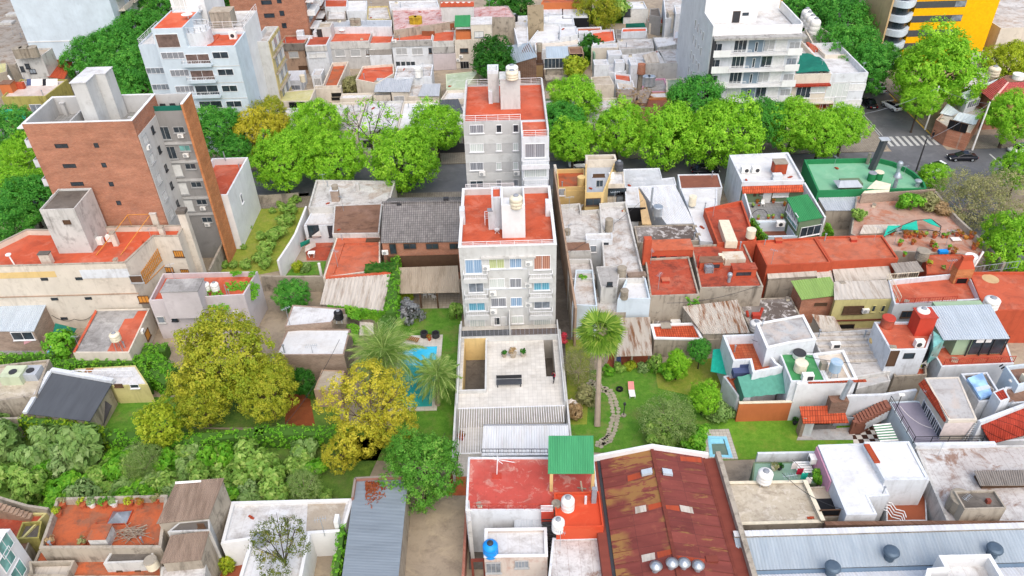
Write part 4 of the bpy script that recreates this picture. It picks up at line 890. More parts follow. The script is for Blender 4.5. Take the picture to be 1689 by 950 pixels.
for(x,y,w,d,h,mt,lb)in((100,880,2.4,1.9,1.3,'palegreen','large pale green air conditioning box with a fan on its top'),(225,850,2.,1.6,1.,'metalgrey','grey metal air conditioning box beside the pale green one')):
 p=P(x,y,3.3);t=Q1('air_conditioner',lb,'air conditioner',p);MB().box(p.x-w/2,p.x+w/2,p.y-.1,p.y+d,3.3,3.3+h).J0('body',mt,t);MB().cyl(p.x+.1,p.y+d*.4,3.3+h+.003,3.3+h+.08,.45,.45,18).J0('fan','md',t)
CR=J1('shed','low cream shed with a pale roof under a zigzag railing','shed',[(840,890),(1105,880),(1010,735),(555,760)],2.9,'yellowwall','wr',par=.1,t=.15)
a,b=P(560,820,3.0),P(1000,820,3.0);CR.rail([(a.x,a.y),(b.x,b.y)],3.0,'mw',1.0,0.6)
CR.win(0,885,885,.8,.3,'wd','wd',0);CR.win(0,1005,890,.9,.5,'glass','mw',0);CR.blk('roof_hatch',665,775,.8,.6,.12,'wood')
TL(0,2)
q=[(130,155,3.2),(440,192,3.2),(548,8,3.2),(250,-45,3.2)]
DR=Shed('garage','garage with a flat dark tarred roof and white edge above the ivy','garage',q,'tarblack','ow',0,over=.25)
m=MB();a,b=P(250,-52,3.3),P(552,2,3.3);m.bar(a+U8((0,.2,0)),b+U8((0,.2,0)),.5,.5);a2=P(122,152,3.3);m.bar(a2,P(245,-50,3.3),.45,.3);DR.part('parapet',m,'white')
J6('ivy_hedge','yellow green ivy cascading under the dark tarred roof',[(95,178),(270,195),(440,225),(520,235)],.9,0,2.9,'leafolive2');D('leafolive2',U3,'#6f9a1c','#94b524','#bcd038')
m=MB();a,b,c_=P(452,205,.1),P(512,205,.1),P(545,110,3.);DR.part('side_door',MB().G6([P(452,212,.5),P(508,210,.5),P(548,115,1.9),P(500,80,2.6)],.05),'md')
J3('boundary_wall','weathered grey wall at the picture edge beside the yellow green ivy',[(-120,185),(100,175)],.3,3.0,'ow')
# overgrown gardens and big trees, left
F(0,0,1)
J2('scrub_floor',[(-60,850),(580,850),(640,720),(-40,690)],'scrub',.03)
J2('weed_lot',[(335,470),(470,445),(510,318),(395,325)],'weed',.02)
J2('lawn_patch',[(170,720),(300,720),(300,655),(190,655)],'lawn',.05);J2('garden_floor',[(300,705),(560,705),(560,600),(300,600)],'scrub',.04)
J2('dry_patch',[(470,702),(520,702),(510,650),(470,650)],'leaflitter',.06)
J2('pool_lawn',[(655,715),(757,715),(762,505),(655,512)],'lawn',.04)
J2('leafy_ground',[(560,760),(760,760),(760,706),(560,700)],'lawn',.03)
TL(0,2)
J6('hedge','long tall hedge between the overgrown garden and the pool house gardens',[(540,255),(900,275),(1290,240)],1.3,0,2.3,dens=28)
TL(1,2)
J6('hedge','darker end of the tall hedge beside the golden tree',[(0,235),(260,235),(430,240)],1.4,0,2.3,dens=28)
F(0,0,1)
G3('olive','broad olive yellow tree filling the garden, largest crown of that colour',372,590,7.5,5.6,'garden_tree',5.4,zb=0);G3('olive','lower olive tree leaning against the broad olive yellow crown',330,655,4.5,3.6,'garden_tree',3.2);G3('olive','rounded olive tree at the edge of the broad olive crown by the white roof',440,640,5.,3.8,'garden_tree',3.6)
G3('gold','slim tree with lime tips standing before the long hedge',268,700,3.9,2.7,'garden_tree',3.0)
G3('yellow','golden yellow tree beside the palm and the pool',608,670,6.,5.0,'garden_tree',4.6);G3('yellow','small golden tree reaching under the larger golden one',560,745,3.2,2.2,'garden_tree',2.2)
G3('yellow','golden branchy tree between the round green tree and the larger golden crown',645,700,5.2,2.9,'garden_tree',2.8)
G3('dense','dense round green tree beside the concrete yard',697,770,4.8,3.9,'garden_tree',4.1,var=0)
G3('dark','dark leaved tree between the olive crown and the white roof house',500,630,2.6,1.9,'garden_tree',1.8);G3('deep','green bushy tree overhanging the wall by the fibre cement roof',480,487,2.6,2.6,'garden_tree',2.1)
rng=random.Random(4)
G3('weep','thin lime crowned tree among the wild bushes by the white roofed house',500,800,3.,1.9,'garden_tree',1.9);G3('weep','pale feathery tree among the wild bushes behind the worn terrace',235,762,2.8,2.1,'garden_tree',2.1)
kinds=[('fig bush with broad grey green leaves','leafgrey','fig_bush'),('lime green bush','li','bush'),('feathery green shrub','ls','shrub'),('pale sage bush','leafsage','bush')]
spots=[(20,740,1.9,0),(60,765,2.1,0),(95,735,1.8,0),(125,760,1.8,3),(30,790,1.7,2),(65,810,1.9,2),(110,800,1.7,1),(150,745,1.9,0),(175,775,1.7,2),(100,825,1.2,1),(145,815,1.3,3),(190,745,1.4,1),(205,770,1.6,1),(235,770,1.3,2),(180,805,1.5,2),(215,805,1.5,1),(250,795,1.3,3),(285,795,1.2,2),(335,780,1.3,2),(365,760,1.6,2),(395,790,1.7,2),(420,760,1.8,2),(450,785,1.9,2),(410,815,1.5,1),(380,820,1.4,1),(455,815,1.5,2),(490,800,1.4,1),(345,810,1.2,3),(5,700,1.5,0),(495,760,1.5,2),(520,770,1.3,1),(315,765,1.1,3)]+[(rng.randint(0,540),rng.randint(742,822),rng.uniform(.8,1.5),rng.choice((0,1,1,2,2,2,3)))for _ in range(46)]
adj=['by the far edge','low','tall','spreading','tangled','rounded','leggy','ragged']
for i,(x,y,r,k)in enumerate(spots):
 nm=kinds[k];J5(f'{nm[0]} growing wild in the overgrown garden',x,y+14,0,r*rng.uniform(.8,1.15),nm[1],rng.uniform(.6,1.45),nm[2],'bush','wild bushes of the overgrown garden',size=.17 if k!=0 else.24)
J5('grey green fig bush alone on the shaded grass before the hedge',505,755,0,1.5,'leafgrey',.9,'fig_bush','bush',size=.24);J5('small fig bush under the slim lime tipped tree',320,755,0,1.3,'leafgrey',.9,'fig_bush','bush',size=.24)
for i,(x,y,r)in enumerate(((478,352,1.7),(470,372,1.9),(458,395,2.),(445,415,1.8),(488,335,1.3),(428,432,1.5),(440,440,1.3),(408,440,1.2),(432,395,1.2),(385,442,1.),(372,440,.8),(450,350,.8),(412,378,.7),(420,332,.8),(402,410,.7),(462,340,.9))):J5('green weedy bush on the vacant grass lot',x,y,0,r*.8,'ls',.8,'bush','bush','weedy bushes of the vacant lot')
J3('boundary_wall','crumbling low wall closing the vacant grass lot on the street',[(398,322),(440,322),(492,318)],.25,1.6,'ow')
J3('boundary_wall','stained cream wall between the brick tower yard and the grass lot',[(345,445),(380,372)],.3,2.6,'ow')
J3('boundary_wall','white ragged wall on the sunny edge of the vacant grass lot',[(458,430),(478,400),(487,385),(505,340)],.3,3.2,'pure')
J3('boundary_wall','low cream wall at the near end of the vacant grass lot',[(430,455),(535,456)],.25,2.6,'ow')
# houses between the lot and the tower
TL(1,1)
ST=J1('house','street house with a dirty white terrace roof beside the vacant lot','house',[(262,95),(655,88),(690,-35),(300,-40)],4.2,'dw','dr',par=.5,t=.25)
ST.blk('chimney',400,60,1.2,1.,1.9,'bricktan',capm='white');U7('small pale round tank on the brick chimney of the street house',395,8,5.6,.5,.7,'asb','concrete');ST.blk('chimney',506,10,.6,.6,1.2,'dw')
H=J1('house','brown flat roof house behind the bright orange red terrace','house',[(380,225),(610,222),(625,75),(390,85)],4.6,'dw','tanroof',par=.06,t=.2)
H2=J1('house','house with a clean orange red terrace roof in two levels','house',[(335,440),(615,402),(615,220),(405,228)],3.9,'cream','orange',par=.06,t=.2)
m=MB();a,b=P(435,275,3.9),P(385,420,3.9);m.bar(a,b,.25,.25);m.bar(a+U8((0,.1,0)),P(600,272,3.9),.2,.25);H2 .part('kerb',m,'orange');H2 .blk('skylight',580,258,2.,.9,.15,'wd')
PT=J1('house','white patio house with red columns and a red tiled terrace','house',[(240,185),(415,180),(395,100),(285,105)],3.2,'white','wr',par=.1,t=.2)
PT.win('S',290,210,1.6,1.9,'glass','md');PT.win('S',385,212,1.4,1.9,'glass','md');a,b=P(240,178,3.2),P(415,175,3.2);PT.part('beam',MB().box(a.x,b.x,a.y-.3,a.y-.003,2.75,3.15),'tanroof');Q6(PT,[(345,250)],2.75,.3,'tanroof')
J2('red_patio',[(255,355),(352,355),(395,245),(245,250)],'redold',.05)
J2('lawn_patch',[(150,432),(335,425),(352,358),(200,365)],'lawn',.05);J5('yellow green bush in the little patio garden',218,405,0,.9,'leafgold',1.1);J5('grey green bush beside the yellow green patio bush',250,405,0,.8,'leafgrey',1.)
U6('chimney_pipe','white stove pipe at the corner of the orange red terrace','pipe',335,465,3.4,.2,'pw',0,.2)
t=Q1('clothes_line','white sheets drying on a line in the red patio','laundry',P(270,290,1.));m=MB();m.G6([P(225,290,1.),P(270,270,1.),P(270,250,2.1),P(222,268,2.1)],.03);m.J0('striped_cloth','teal',t);m=MB();m.G6([P(245,315,.9),P(300,285,.9),P(296,258,2.),P(248,285,2.)],.03);m.J0('sheet','vw',t);m=MB();m.G6([P(285,250,1.6),P(328,235,1.6),P(318,208,2.6),P(280,235,2.6)],.03);m.J0('sheet','vw',t)
t=Q1('garden_table','small white metal table standing in the red patio','table',P(282,335,0.05));p=P(282,335,.05);MB().box(p.x-.5,p.x+.5,p.y-.4,p.y+.4,.74,.78).J0('tabletop','mw',t)
for sx in(-.45,.45):
 for sy in(-.35,.35):MB().J9((p.x+sx*.7,p.y+sy,.05),(p.x+sx,p.y+sy,.739),.04).J0('leg','mw',t)
SL=Shed('house','big house with a grey slate pitched roof and brick upper wall','house',[(618,268,6.4),(1002,262,6.4),(1005,70,8.8),(630,75,8.8)],'slate','brick',0)
m=MB();q=[P(630,74,8.8),P(1005,69,8.8)];m2=G4([q[0]+U8((0,.05,0)),q[1]+U8((0,.05,0)),q[1]+U8((0,5.2,-2.2)),q[0]+U8((0,5.2,-2.2))],0 or 1,0.0);SL.part('rear_roof',m2,'slate')
m=MB();m.bar(q[0]+U8((-.2,0,.1)),q[1]+U8((.2,0,.1)),.35,.2);SL.part('ridge',m,'slate')
for x in(760,870,985):SL.win('S',x,285 if x>700 else 285,1.6,.8,'glass','wd',1,False)
SL.win('S',678,298,.8,1.6,'glass','wd',0,False);SL.ac('S',640,312)
for(x,y)in((710,92),(938,62)):SL.blk('roof_window',x,y,.7,.5,.5,'md',8.3 if y>80 else 8.9)
m=MB();a=SL.on('S',850,355);m.box(SL.x0+.6,SL.x1-.2,SL.y0-.1,SL.y0-.004,1.2,4.2);SL.part('verandah_opening',m,'wd')
PG=Shed('verandah','verandah with a broad beige sheet roof facing the pool lawn','verandah',[(702,518,2.9),(1005,512,2.9),(995,380,4.1),(706,390,4.1)],'thatch',None,30,.03)
Q6(PG,[(818,588),(900,588)],2.8,.2,'wd',.04);J2('verandah_floor',[(720,592),(1005,588),(1005,520),(720,520)],'brownfloor2',.07);D('brownfloor2',m_pave,'#c2b8a6','#b3a895',.5)
for i,(x,y)in enumerate(((835,535),(860,530),(880,545))):
 p=P(x,y,.07);t=Q1('garden_chair','white garden chair under the beige verandah roof','chair',p,.5*i,'white chairs under the verandah');MB().box(-.25,.25,-.25,.25,.4,.45).J0('seat','pw',t,loc=None).location=(0,0,0)
for o in list(bpy.data.objects):
 if o.name.startswith('seat')and o.parent and o.parent.name.startswith('garden_chair'):
  w=U8(o.parent['_w'])
  for v in o.data.vertices:v.co=v.co+w
for o in[o for o in C.objects if o.name.startswith('garden_chair')]:
 w=o['_w'];MB().box(w[0]-.25,w[0]+.25,w[1]+.2,w[1]+.26,w[2]+.45,w[2]+.9).J0('backrest','pw',o)
 for sx in(-.2,.2):
  for sy in(-.2,.2):MB().J9((w[0]+sx,w[1]+sy,w[2]),(w[0]+sx,w[1]+sy,w[2]+.4),.03).J0('leg','pw',o)
J6('ivy_hedge','tall dark ivy wall along the pool lawn by the fibre cement roof',[(690,335),(690,430)],1.1,0,4.2,dens=30);J6('ivy_hedge','ivy wall stepping down beside the pool lawn',[(680,430),(665,610)],1.5,0,3.9,dens=30);J6('ivy_hedge','pale flowering climber over the lower end of the pool lawn wall',[(655,620),(630,760)],2.,0,3.2,'leafsage',dens=30)
J6('ivy_hedge','ivy mound on the terrace corner beside the slate roof',[(540,385),(690,375)],1.8,2.,4.6,'leafdark')
FB=Shed('house','house with a dirty fibre cement sheet roof and a red edge','house',[(320,570,3.3),(630,602,3.3),(665,422,3.9),(350,447,3.9)],'fibro','ow',18,.06)
m=MB();m.bar(P(348,440,4.0),P(668,415,4.0),.3,.25);FB.part('red_edge',m,'red')
ivy('climbing_ivy','ivy hanging along the low edge of the fibre cement roof',[P(350,575,3.4),P(640,600,3.4),P(620,650,1.5),P(480,640,1.5)],n=500)
WR=J1('house','house with a bright white flat roof between the olive tree and the palm','house',[(100,820),(438,818),(470,690),(160,690)],4.2,'bricktan','cr',par=.1,t=.2)
WR2=J1('house','raised white sheet roof block behind the bright white roof','house',[(145,680),(375,660),(440,590),(185,572)],4.9,'bricktan','wr',par=.06,t=.2)
t=U7('black water tank on the old concrete stand by the white roofs',418,655,4.9,.55,1.25,'black',stand=.5);WR2 .blk('tank_plinth',420,650,1.6,1.2,.5,'asb',4.4)
Q2('small dark antenna on the bright white roof',285,808,4.1,1.2)
SM=J1('shed','small concrete shed roof under the golden tree','shed',[(290,990),(420,1000),(440,895),(330,890)],2.7,'tanwall','concrete',par=.05,t=.15)
ivy('climbing_ivy','ivy on the blotched wall beside the black water tank',[P(440,575,4.),P(520,590,3.),P(500,760,1),P(470,760,1)],n=260)
t=Q1('tarpaulin','crumpled pale tarpaulin among the ivy near the black tank','tarpaulin',P(540,700,.4));m=MB();m.G6([P(512,725,.3),P(585,720,.3),P(580,640,1.2),P(515,630,1.2)],.05);m.add([P(512,725,.35),P(560,700,1.),P(585,720,.35)],[(0,1,2)]);m.J0('sheet','vw',t)
t=Q1('swimming_pool','turquoise swimming pool on the lawn beside the palm tree','pool',P(800,850,.1));q=[P(700,800,.12),P(880,770,.12)]
F(0,0,1)
a,b=P(658,672,.12),P(716,571,.12);X0,X1,Y0,Y1=P(656,640,.12).x,P(715,640,.12).x,a.y,b.y
MB().ring([(X0-.6,Y0-.6),(X1+.6,Y0-.6),(X1+.6,Y1+2.2),(X0-.6,Y1+2.2)],[(X0,Y0),(X1,Y0),(X1,Y1),(X0,Y1)],.03,.14).J0('deck','tilefloor',t);MB().box(X0,X1,Y0,Y1,.05,.09).J0('water','poolteal',t)
MB().box(X0+.3,X1-.02,Y1-3.4,Y1-.02,.091,.097).J0('shallow_end','poolblue',t)
for i in range(3):MB().box(X0+.02,X0+1.3,Y1-.9-i*.5,Y1-.6-i*.5,.098,.12).J0('step','pooltile',t)
TL(1,1)
for i,(x,y)in enumerate(((832,728),(888,730))):
 p=P(x,y,.14);t=Q1('armchair',('round black wicker armchair on the pool deck, the one farther from the tower','round black wicker armchair on the pool deck, the one beside the tower wall')[i],'chair',p);MB().J8(p.x,p.y,[(.4,p.z),(.42,p.z+.4)],14).J0('seat','cloth_dark',t)
 m=MB();vs=[]
 m.ring([(p.x+.5*math.cos(a*.393),p.y+.5*math.sin(a*.393))for a in range(16)],[(p.x+.4*math.cos(a*.393),p.y+.4*math.sin(a*.393))for a in range(16)],p.z+.1,p.z+.75);m.J0('backrest','md',t)
J4('small dark potted plant between the two black pool armchairs',857,745,.14,.3,'lu')
p=P(765,745,.14);t=Q1('sun_lounger','brown slatted sun lounger lying beside the pool','lounger',p,0);m=MB();u=U8((.93,-.35,0));n=U8((.35,.93,0))
for i in range(9):m.bar(p+u*(-1.05+i*.26)-n*.4+U8((0,0,.3+(.06*max(0,2-i)))),p+u*(-1.05+i*.26)+n*.4+U8((0,0,.3+(.06*max(0,2-i)))),.18,.05)
m.J0('slats','wood',t)
for s1 in(-.9,.9):
 for s2 in(-.33,.33):m=MB();q=p+u*s1+n*s2;m.J9(q,q+U8((0,0,.27)),.04);m.J0('leg','wood',t)
J5('silvery leafless round bush at the verandah edge of the pool lawn',770,640,0,1.7,'leafsilver',1.1,size=.12);J5('bright yellow green plant beside the verandah',752,560,0,1.1,'leafgold',1.2);J5('thin bush against the tower wall at the end of the pool lawn',990,640,0,1.,'ls',1.6)
# bottom of the block, west part
TL(0,2)
OT=J1('house','old house with a worn terracotta roof terrace and flower boxes along its wall','house',[(190,815),(790,812),(822,552),(278,566)],5.2,'ow','terraold',par=.8,t=.28)
for i,(x,y,mt,lb)in enumerate(((412,612,'leafgold','flower box with yellow green plants nearest the wall corner of the worn terrace'),(455,610,'leafsage','white planter with pale leaves beside the yellow green flower box'),(517,610,'li','orange flower box with a bright green plant on the worn terrace'),(563,606,'leafsage','white planter with thin stems beside the orange flower box'),(640,605,'leafgold','yellow green plant mound along the worn terrace wall'),(690,610,'lu','brownish plant mound beside the yellow green one on the terrace'),(770,590,'leafbush','dry plant in an orange pot by the brown sheet roof'),(290,655,'leafgold','yellow plant by the outer side wall of the worn terrace'),(312,610,'leafbush','dry grassy pot in the corner of the worn terrace'),(258,800,'leafdry','dry brown bush spilling over the front ledge of the terrace'),(412,800,'leafbush','yellowish bush on the front ledge of the terrace'))):
 J4(lb,x,y,OT.d,.42,mt,'pot' if 'white' not in lb else 'pw')
p=P(588,665,OT.d);t=Q1('skylight','glass pyramid skylight on the worn terracotta terrace','skylight',p);MB().add([(p.x-.9,p.y-.7,p.z+.1),(p.x+.9,p.y-.7,p.z+.1),(p.x+.9,p.y+.7,p.z+.1),(p.x-.9,p.y+.7,p.z+.1),(p.x,p.y,p.z+.8)],[(0,1,4),(1,2,4),(2,3,4),(3,0,4)]).J0('glass','gg',t);MB().box(p.x-1,p.x+1,p.y-.8,p.y+.8,p.z,p.z+.099).J0('kerb','ro',t)
t=Q1('branch_pile','pile of grey dry branches on the worn terracotta terrace','branches',P(650,745,OT.d));m=MB();r_=random.Random(3);p=P(650,750,OT.d)
for i in range(38):q=p+U8((r_.gauss(0,.8),r_.gauss(0,.3),.1+r_.random()*.4));dv=U8((r_.gauss(0,1),r_.gauss(0,.5),r_.gauss(0,.15)));m.J9(q-dv*.8,q+dv*.8,.04,.02,4)
m.J0('branches','barkpale',t)
OT.vol('chimney_box',(455,815),(540,815),770,1.5,'dw','terraold',zb=4.4);OT.blk('chimney',487,760,.6,.6,1.0,'white');
m=MB();a=P(470,690,OT.d);m.bar(a,P(545,770,OT.d+.3),.12,.12);m.J0('plank_lean','ro',OT.root)
OT2=J1('house_extension','lower orange terrace and grey sheds at the foot of the worn terracotta house','house',[(130,960),(800,960),(790,818),(190,822)],3.2,'ow','terraold',par=.15,t=.25)
GR=J1('shed','grey flat roofed shed with a stained parapet below the worn terracotta terrace','shed',[(505,890),(745,880),(760,795),(560,802)],4.4,'dw','darkroof',par=.15,t=.2)
GR.win('S',590,935,.4,.6,'wd','wd',0,False);GR.win('S',680,935,.4,.6,'wd','wd',0,False)
U7('chipped cream concrete tank at the corner of the grey flat shed',752,905,4.,.55,1.0,'pc','concrete',lid='asb')
SB=J1('shed','small open walled shed with striped boards in the lower orange terrace','shed',[(150,950),(330,950),(365,872),(140,878)],4.0,'ow','fibro',par=.6,t=.2)
FU=Shed('house','upper house block with a brown ribbed sheet roof and a tall blotched side wall','house',[(765,695,6.2),(1022,668,6.2),(1098,470,7.2),(862,490,7.2)],'fibrobrown','ow',24,.05)
FL=Shed('house','lower house block with brown ribbed sheets mended with white strips','house',[(785,890,5.0),(985,872,5.0),(1025,728,5.8),(835,752,5.8)],'fibrobrown','ow',20,.05)
FM=J1('house_block','small block with a pale wall between the two brown ribbed roofs','house',[(820,735),(1030,728),(1025,672),(880,685)],5.9,'dw','darkroof',par=.05,t=.15)
FM.win('S',985,702,.5,.4,'wd','wd',0)
t=Q1('broken_sheet','pale sheet lying on the ridge of the upper brown ribbed roof','roof sheet',P(920,490,7.25));MB().G6([P(858,500,7.25),P(985,490,7.25),P(985,480,7.3),P(858,488,7.3)],.03).J0('sheet','vw',t)
LW=J1('house','low white vaulted roof house below the brown ribbed block','house',[(780,980),(1000,980),(1010,885),(790,905)],3.6,'dw','dr',par=.05,t=.2)
RS=J1('house','red terrace with an outside stair at the picture edge','house',[(-60,770),(110,768),(232,640),(-60,640)],3.6,'yellowwall','redold',par=.3,t=.2)
m=MB();a,b=P(-30,600,5.),P(140,655,3.7);
for i in range(9):c=a.lerp(b,i/8);m.box(c.x-.25,c.x+.25,c.y-.35,c.y+.35,3.3,c.z)
RS.part('stair',m,'tanwall');J3('boundary_wall','stained wall following the red outside stair',[(-60,548),(130,605),(235,620)],.25,4.2,'ow')
YB=J1('shed','small yellow walled shed beside the red stair terrace','shed',[(75,770),(190,765),(205,680),(110,685)],3.9,'olive','darkroof',par=.5,t=.15)
GS=J1('shed','low brown flat roof between the red terrace and the white balconies','shed',[(40,850),(120,850),(150,768),(40,770)],3.3,'ow','tanroof',par=.1,t=.15)
WB=J1('apartment_house','modern white house corner with green glass balconies at the picture edge','house',('w',-60,P(0,720,8.).x+.9,P(165,955,6.).y-6,P(0,720,8.).y),8.,'pure','wr',par=.4,t=.25)
for i,(x,y)in enumerate(((35,870),(25,800),(90,930))):WB.win('E',x,y,1.6,1.6,'glassgreen','mw',1,False)
F(0,0,1)
WH=J1('house','low white roofed house around two small courts','house',[(364,897),(382,827),(583,822),(567,877),(512,880),(496,962),(390,965),(413,890)],3.7,'pure','wr',par=.35,t=.3)
m=MB();q=[P(508,826,3.36),P(572,824,3.36),P(560,872,3.36),P(505,876,3.36)];m.J7([(p.x,p.y)for p in q],3.36,3.38);WH.part('bare_patch',m,'concrete')
TL(1,2)
WH.blk('chimney',410,705,.4,.9,1.2,'pure');c=P(300,830,0.1);f=[U8((P(290,790,2).x,WH.y0,0))]
idx=None
for i in range(len(WH.pl)):
 a,b=WH.pl[i],WH.pl[(i+1)%len(WH.pl)]
 if abs(a.y-b.y)<.8 and a.y<50.2 and max(a.x,b.x)>-18 and abs(a.x-b.x)>1.5:idx=i
WH.win(('S',min(p.y for p in WH.pl if p.y>45.5)),335,782,1.6,.7,'glass','md',1,False)
J2('court_floor',[(285,950),(400,950),(415,835),(305,835)],'yardconc',.05);TL(0,2);J2('court_floor',[(1060,960),(1180,960),(1200,850),(1110,850)],'brownfloor',.05)
J5('small green shrub growing in the court of the white roofed house',1115,915,.05,.8,'leafgold',1.3)
WH.win(('S',max(min(p.y for p in WH.pl if p.x<-24 and p.y>44),44)),1150,825,1.8,1.2,'wd','wd',0,False)
U7('dark round tank hidden behind the brownish tree on the white roof',P and 1276,790,3.4,.6,1.1,'pg')
TL(1,2)
J6('climber','bright green climber on the wall beside the blue grey roof',[(430,705),(408,860),(390,960)],.5,0,3.9,cat='climber',ragged=.2)
BG=Shed('warehouse','long warehouse with a smooth blue grey metal roof strewn with leaves','warehouse',[(410,1080,4.1),(692,1080,4.1),(752,470,4.1),(492,480,4.1)],'bluegrey','ow',0,over=.1)
J3('parapet_wall','brick parapet around the far end of the blue grey roof',[(478,565),(492,470),(652,462),(752,462)],.22,4.5,'pinkbrick',zb=3.)
r_=random.Random(8)
vs=[];fs=[];tint=[]
for i in range(420):
 x=545+abs(r_.gauss(0,40));y=490+abs(r_.gauss(0,42));p=P(min(x,660),min(y,640),4.12+r_.random()*.05);Q8(r_,vs,fs,tint,p,2,.12,.11,U8((0,0,1)),r_.random())
tag(bpy.data.objects.new('fallen_leaves',Q7('fallen_leaves',vs,fs,tint,'leafautumnred')),'drift of rust brown fallen leaves on the blue grey roof','leaves',None,'stuff');C.objects.link(bpy.data.objects['fallen_leaves'])
J2('yard',[(700,1100),(1030,1100),(1040,555),(740,560)],'yardconc',.04);J2('brick_patch',[(940,556),(1035,556),(1035,440),(960,450)],'terraold',.05)
G3('olive2','brownish olive tree rising over the white roofed house',120,800,6.4,2.6,'garden_tree',2.8)
J3('boundary_wall','brick wall between the concrete yard and the red terrace house',[(1040,560),(1020,960)],.25,2.2,'pinkbrick')
# bottom centre: red terrace house
F(740,740,.221)
RT=J1('house','house with a worn red roof terrace and a green metal canopy','house',[(125,460),(765,458),(1125,440),(1085,62),(145,62)],6.5,'white','redworn',par=.12,t=.2)
a,b=P(165,452,6.5),P(700,452,6.5);RT.rail([(a.x,a.y),(b.x,b.y)],6.5,'rp',.75,.3)
a,b=P(250,45,6.5),P(740,45,6.5);RT.rail([(a.x,a.y+.2),(b.x,b.y+.2)],6.5,'md',.6,.35)
RT.blk('base_block',360,205,.9,.6,.12,'rp');t=Q1('antenna_mast','white tripod antenna on the worn red terrace','antenna',P(360,190,6.5));p=P(360,190,6.5);m=MB();m.J9(p,p+U8((.15,.3,2.2)),.05);m.J0('mast','mw',t);m=MB();e=p+U8((.1,.2,1.6));m.J9(e+U8((-1.4,.4,.2)),e+U8((1.6,-.1,-.1)),.035);m.J9(e+U8((-.4,.5,.1)),e+U8((.5,-.4,.1)),.03);m.J0('arms','mw',t)
gq=[(741,186,9.0),(1086,186,9.0),(1080,-96,9.3),(745,-96,9.3)]
GC=Shed('canopy','bright green ribbed metal canopy on yellow posts over the red terrace','canopy',gq,'metalgreen',None,26,.05,rname='canopy_roof')
for(x,y)in((765,310),(1072,300)):Q6(GC,[(x,y)],8.9,.3,'ochre',6.4)
a=P(745,-90,6.5);Q6(GC,[(780,180),(1060,170)],8.9,.2,'ochre',6.4)
ob=RT.vol('orange_block',(803,668),(1152,668),600,3.8,'orangefresh','orangefresh',zb=5.4,par=.3)
U7('tall white water tank standing behind the orange block',888,455,6.5,.62,1.75,'pw');U7('white water tank standing at the corner of the orange block',817,605,6.2,.58,1.5,'pw');U7('small mossy concrete tank beside the tall white tank',803,440,6.4,.42,.6,'asb','concrete')
RT.blk('column',1020,430,.2,.2,1.4,'white');t=Q1('scrap_wood','leaning planks and pipes on the terrace beside the tall white tank','planks',P(990,330,6.4));m=MB();m.bar(P(985,240,7.4),P(1000,330,6.4),.15,.06);m.bar(P(960,290,6.5),P(1025,300,6.9),.12,.06);m.J0('planks','barkpale',t)
RT.vol('vent_wall',(1065,430),(1100,430),310,.4,'pg')
m=MB();a=P(735,450,6.5);m.box(a.x-.55,a.x+.6,a.y-.5,a.y+.5,5,6.7);RT.part('stair_head',m,'rp');t=Q1('white_gate','small white metal gate at the top of the dark stair','gate',P(730,438,6.7));m=MB()
for i in range(5):q=P(730,438,6.5);m.box(q.x-.55,q.x+.55,q.y-.62,q.y-.58,q.z+.2+i*.2,q.z+.27+i*.2)
m.J0('bars','mw',t)
t=Q1('stair','dark steel stair going down between the grey roof and the white tank','stair',P(733,580,3));m=MB()
for i in range(9):q=P(733,480,6.);m.box(q.x-.5,q.x+.5,q.y-.25-i*.25,q.y-i*.25,5.9-i*.3,6.0-i*.3)
m.J0('steps','md',t)
WA=J1('house','white roofed block with a blue water tank and peeling pink walls','house',[(265,812),(738,806),(730,592),(272,600)],5.4,'peeling','wr',par=.3,t=.22,cap='pure');WA.win('S',545,862,1.1,.9,'gg','sg',3);WA.win('S',335,888,1.2,1.4,'gg','sg',2)
U7('bright blue plastic water tank on the white roofed block',315,785,5.1,.68,1.6,'blue',lid='md')
GZ=Shed('roof_cover','small grey metal roof beside the dark stair','shed',[(490,590,4.9),(700,588,4.9),(697,474,5.2),(492,478,5.2)],'metalgrey','white',10,.02)
SR=J1('house','house with a white roof stained brown and rusty at its top','house',[(730,1080),(1225,1080),(1158,660),(775,665)],5.3,'white','stainroof',par=.1,t=.2)
J3('side_wall','narrow white wall end at the corner of the worn red terrace',[(140,385),(155,540)],.35,6.4,'dw')
J2('back_patio',[(150,900),(265,900),(300,560),(160,560)],'darkroof',.06)
t=Q1('iron_gate_frame','dark red iron frame over the alley gate by the white roofed block','gate',P(210,900,2.));m=MB();q=[P(165,830,3.),P(270,825,3.)];m.box(q[0].x,q[1].x,q[0].y-.1,q[0].y+.1,2.8,3.05);m.box(q[0].x,q[0].x+.2,q[0].y-.1,q[0].y+.1,0,2.799);m.box(q[1].x-.2,q[1].x,q[0].y-.1,q[0].y+.1,0,2.799);m.J0('frame','rusty',t)
# rust brown gable warehouse
F(960,700,.2632)
def plane_roof():pass
Wg=Q1('warehouse','long warehouse with a rust brown gabled sheet roof, skylights and roof vents','warehouse',(14,40,0))
zr,ze=7.6,6.3
rb,re,lb,re_=P(430,148,zr),P(440,148,zr),P(110,212,ze),P(755,212,ze)
xr,xl,xe=rb.x,lb.x,re_.x;yb=(lb.y+re_.y)/2;yn=24.
xr=(P(430,150,zr).x+P(610,945,zr).x)/2;xl=(P(112,215,ze).x+P(213,945,ze).x)/2;xe=(P(752,215,ze).x+P(955,930,ze).x)/2
MB().G6([(xl,yn,ze),(xr-.003,yn,zr),(xr-.003,yb,zr),(xl,yb,ze)],.12).J0('roof_slope','rustroofa',Wg);MB().G6([(xr+.003,yn,zr),(xe,yn,ze),(xe,yb,ze),(xr+.003,yb,zr)],.12).J0('roof_slope','rustroofb',Wg)
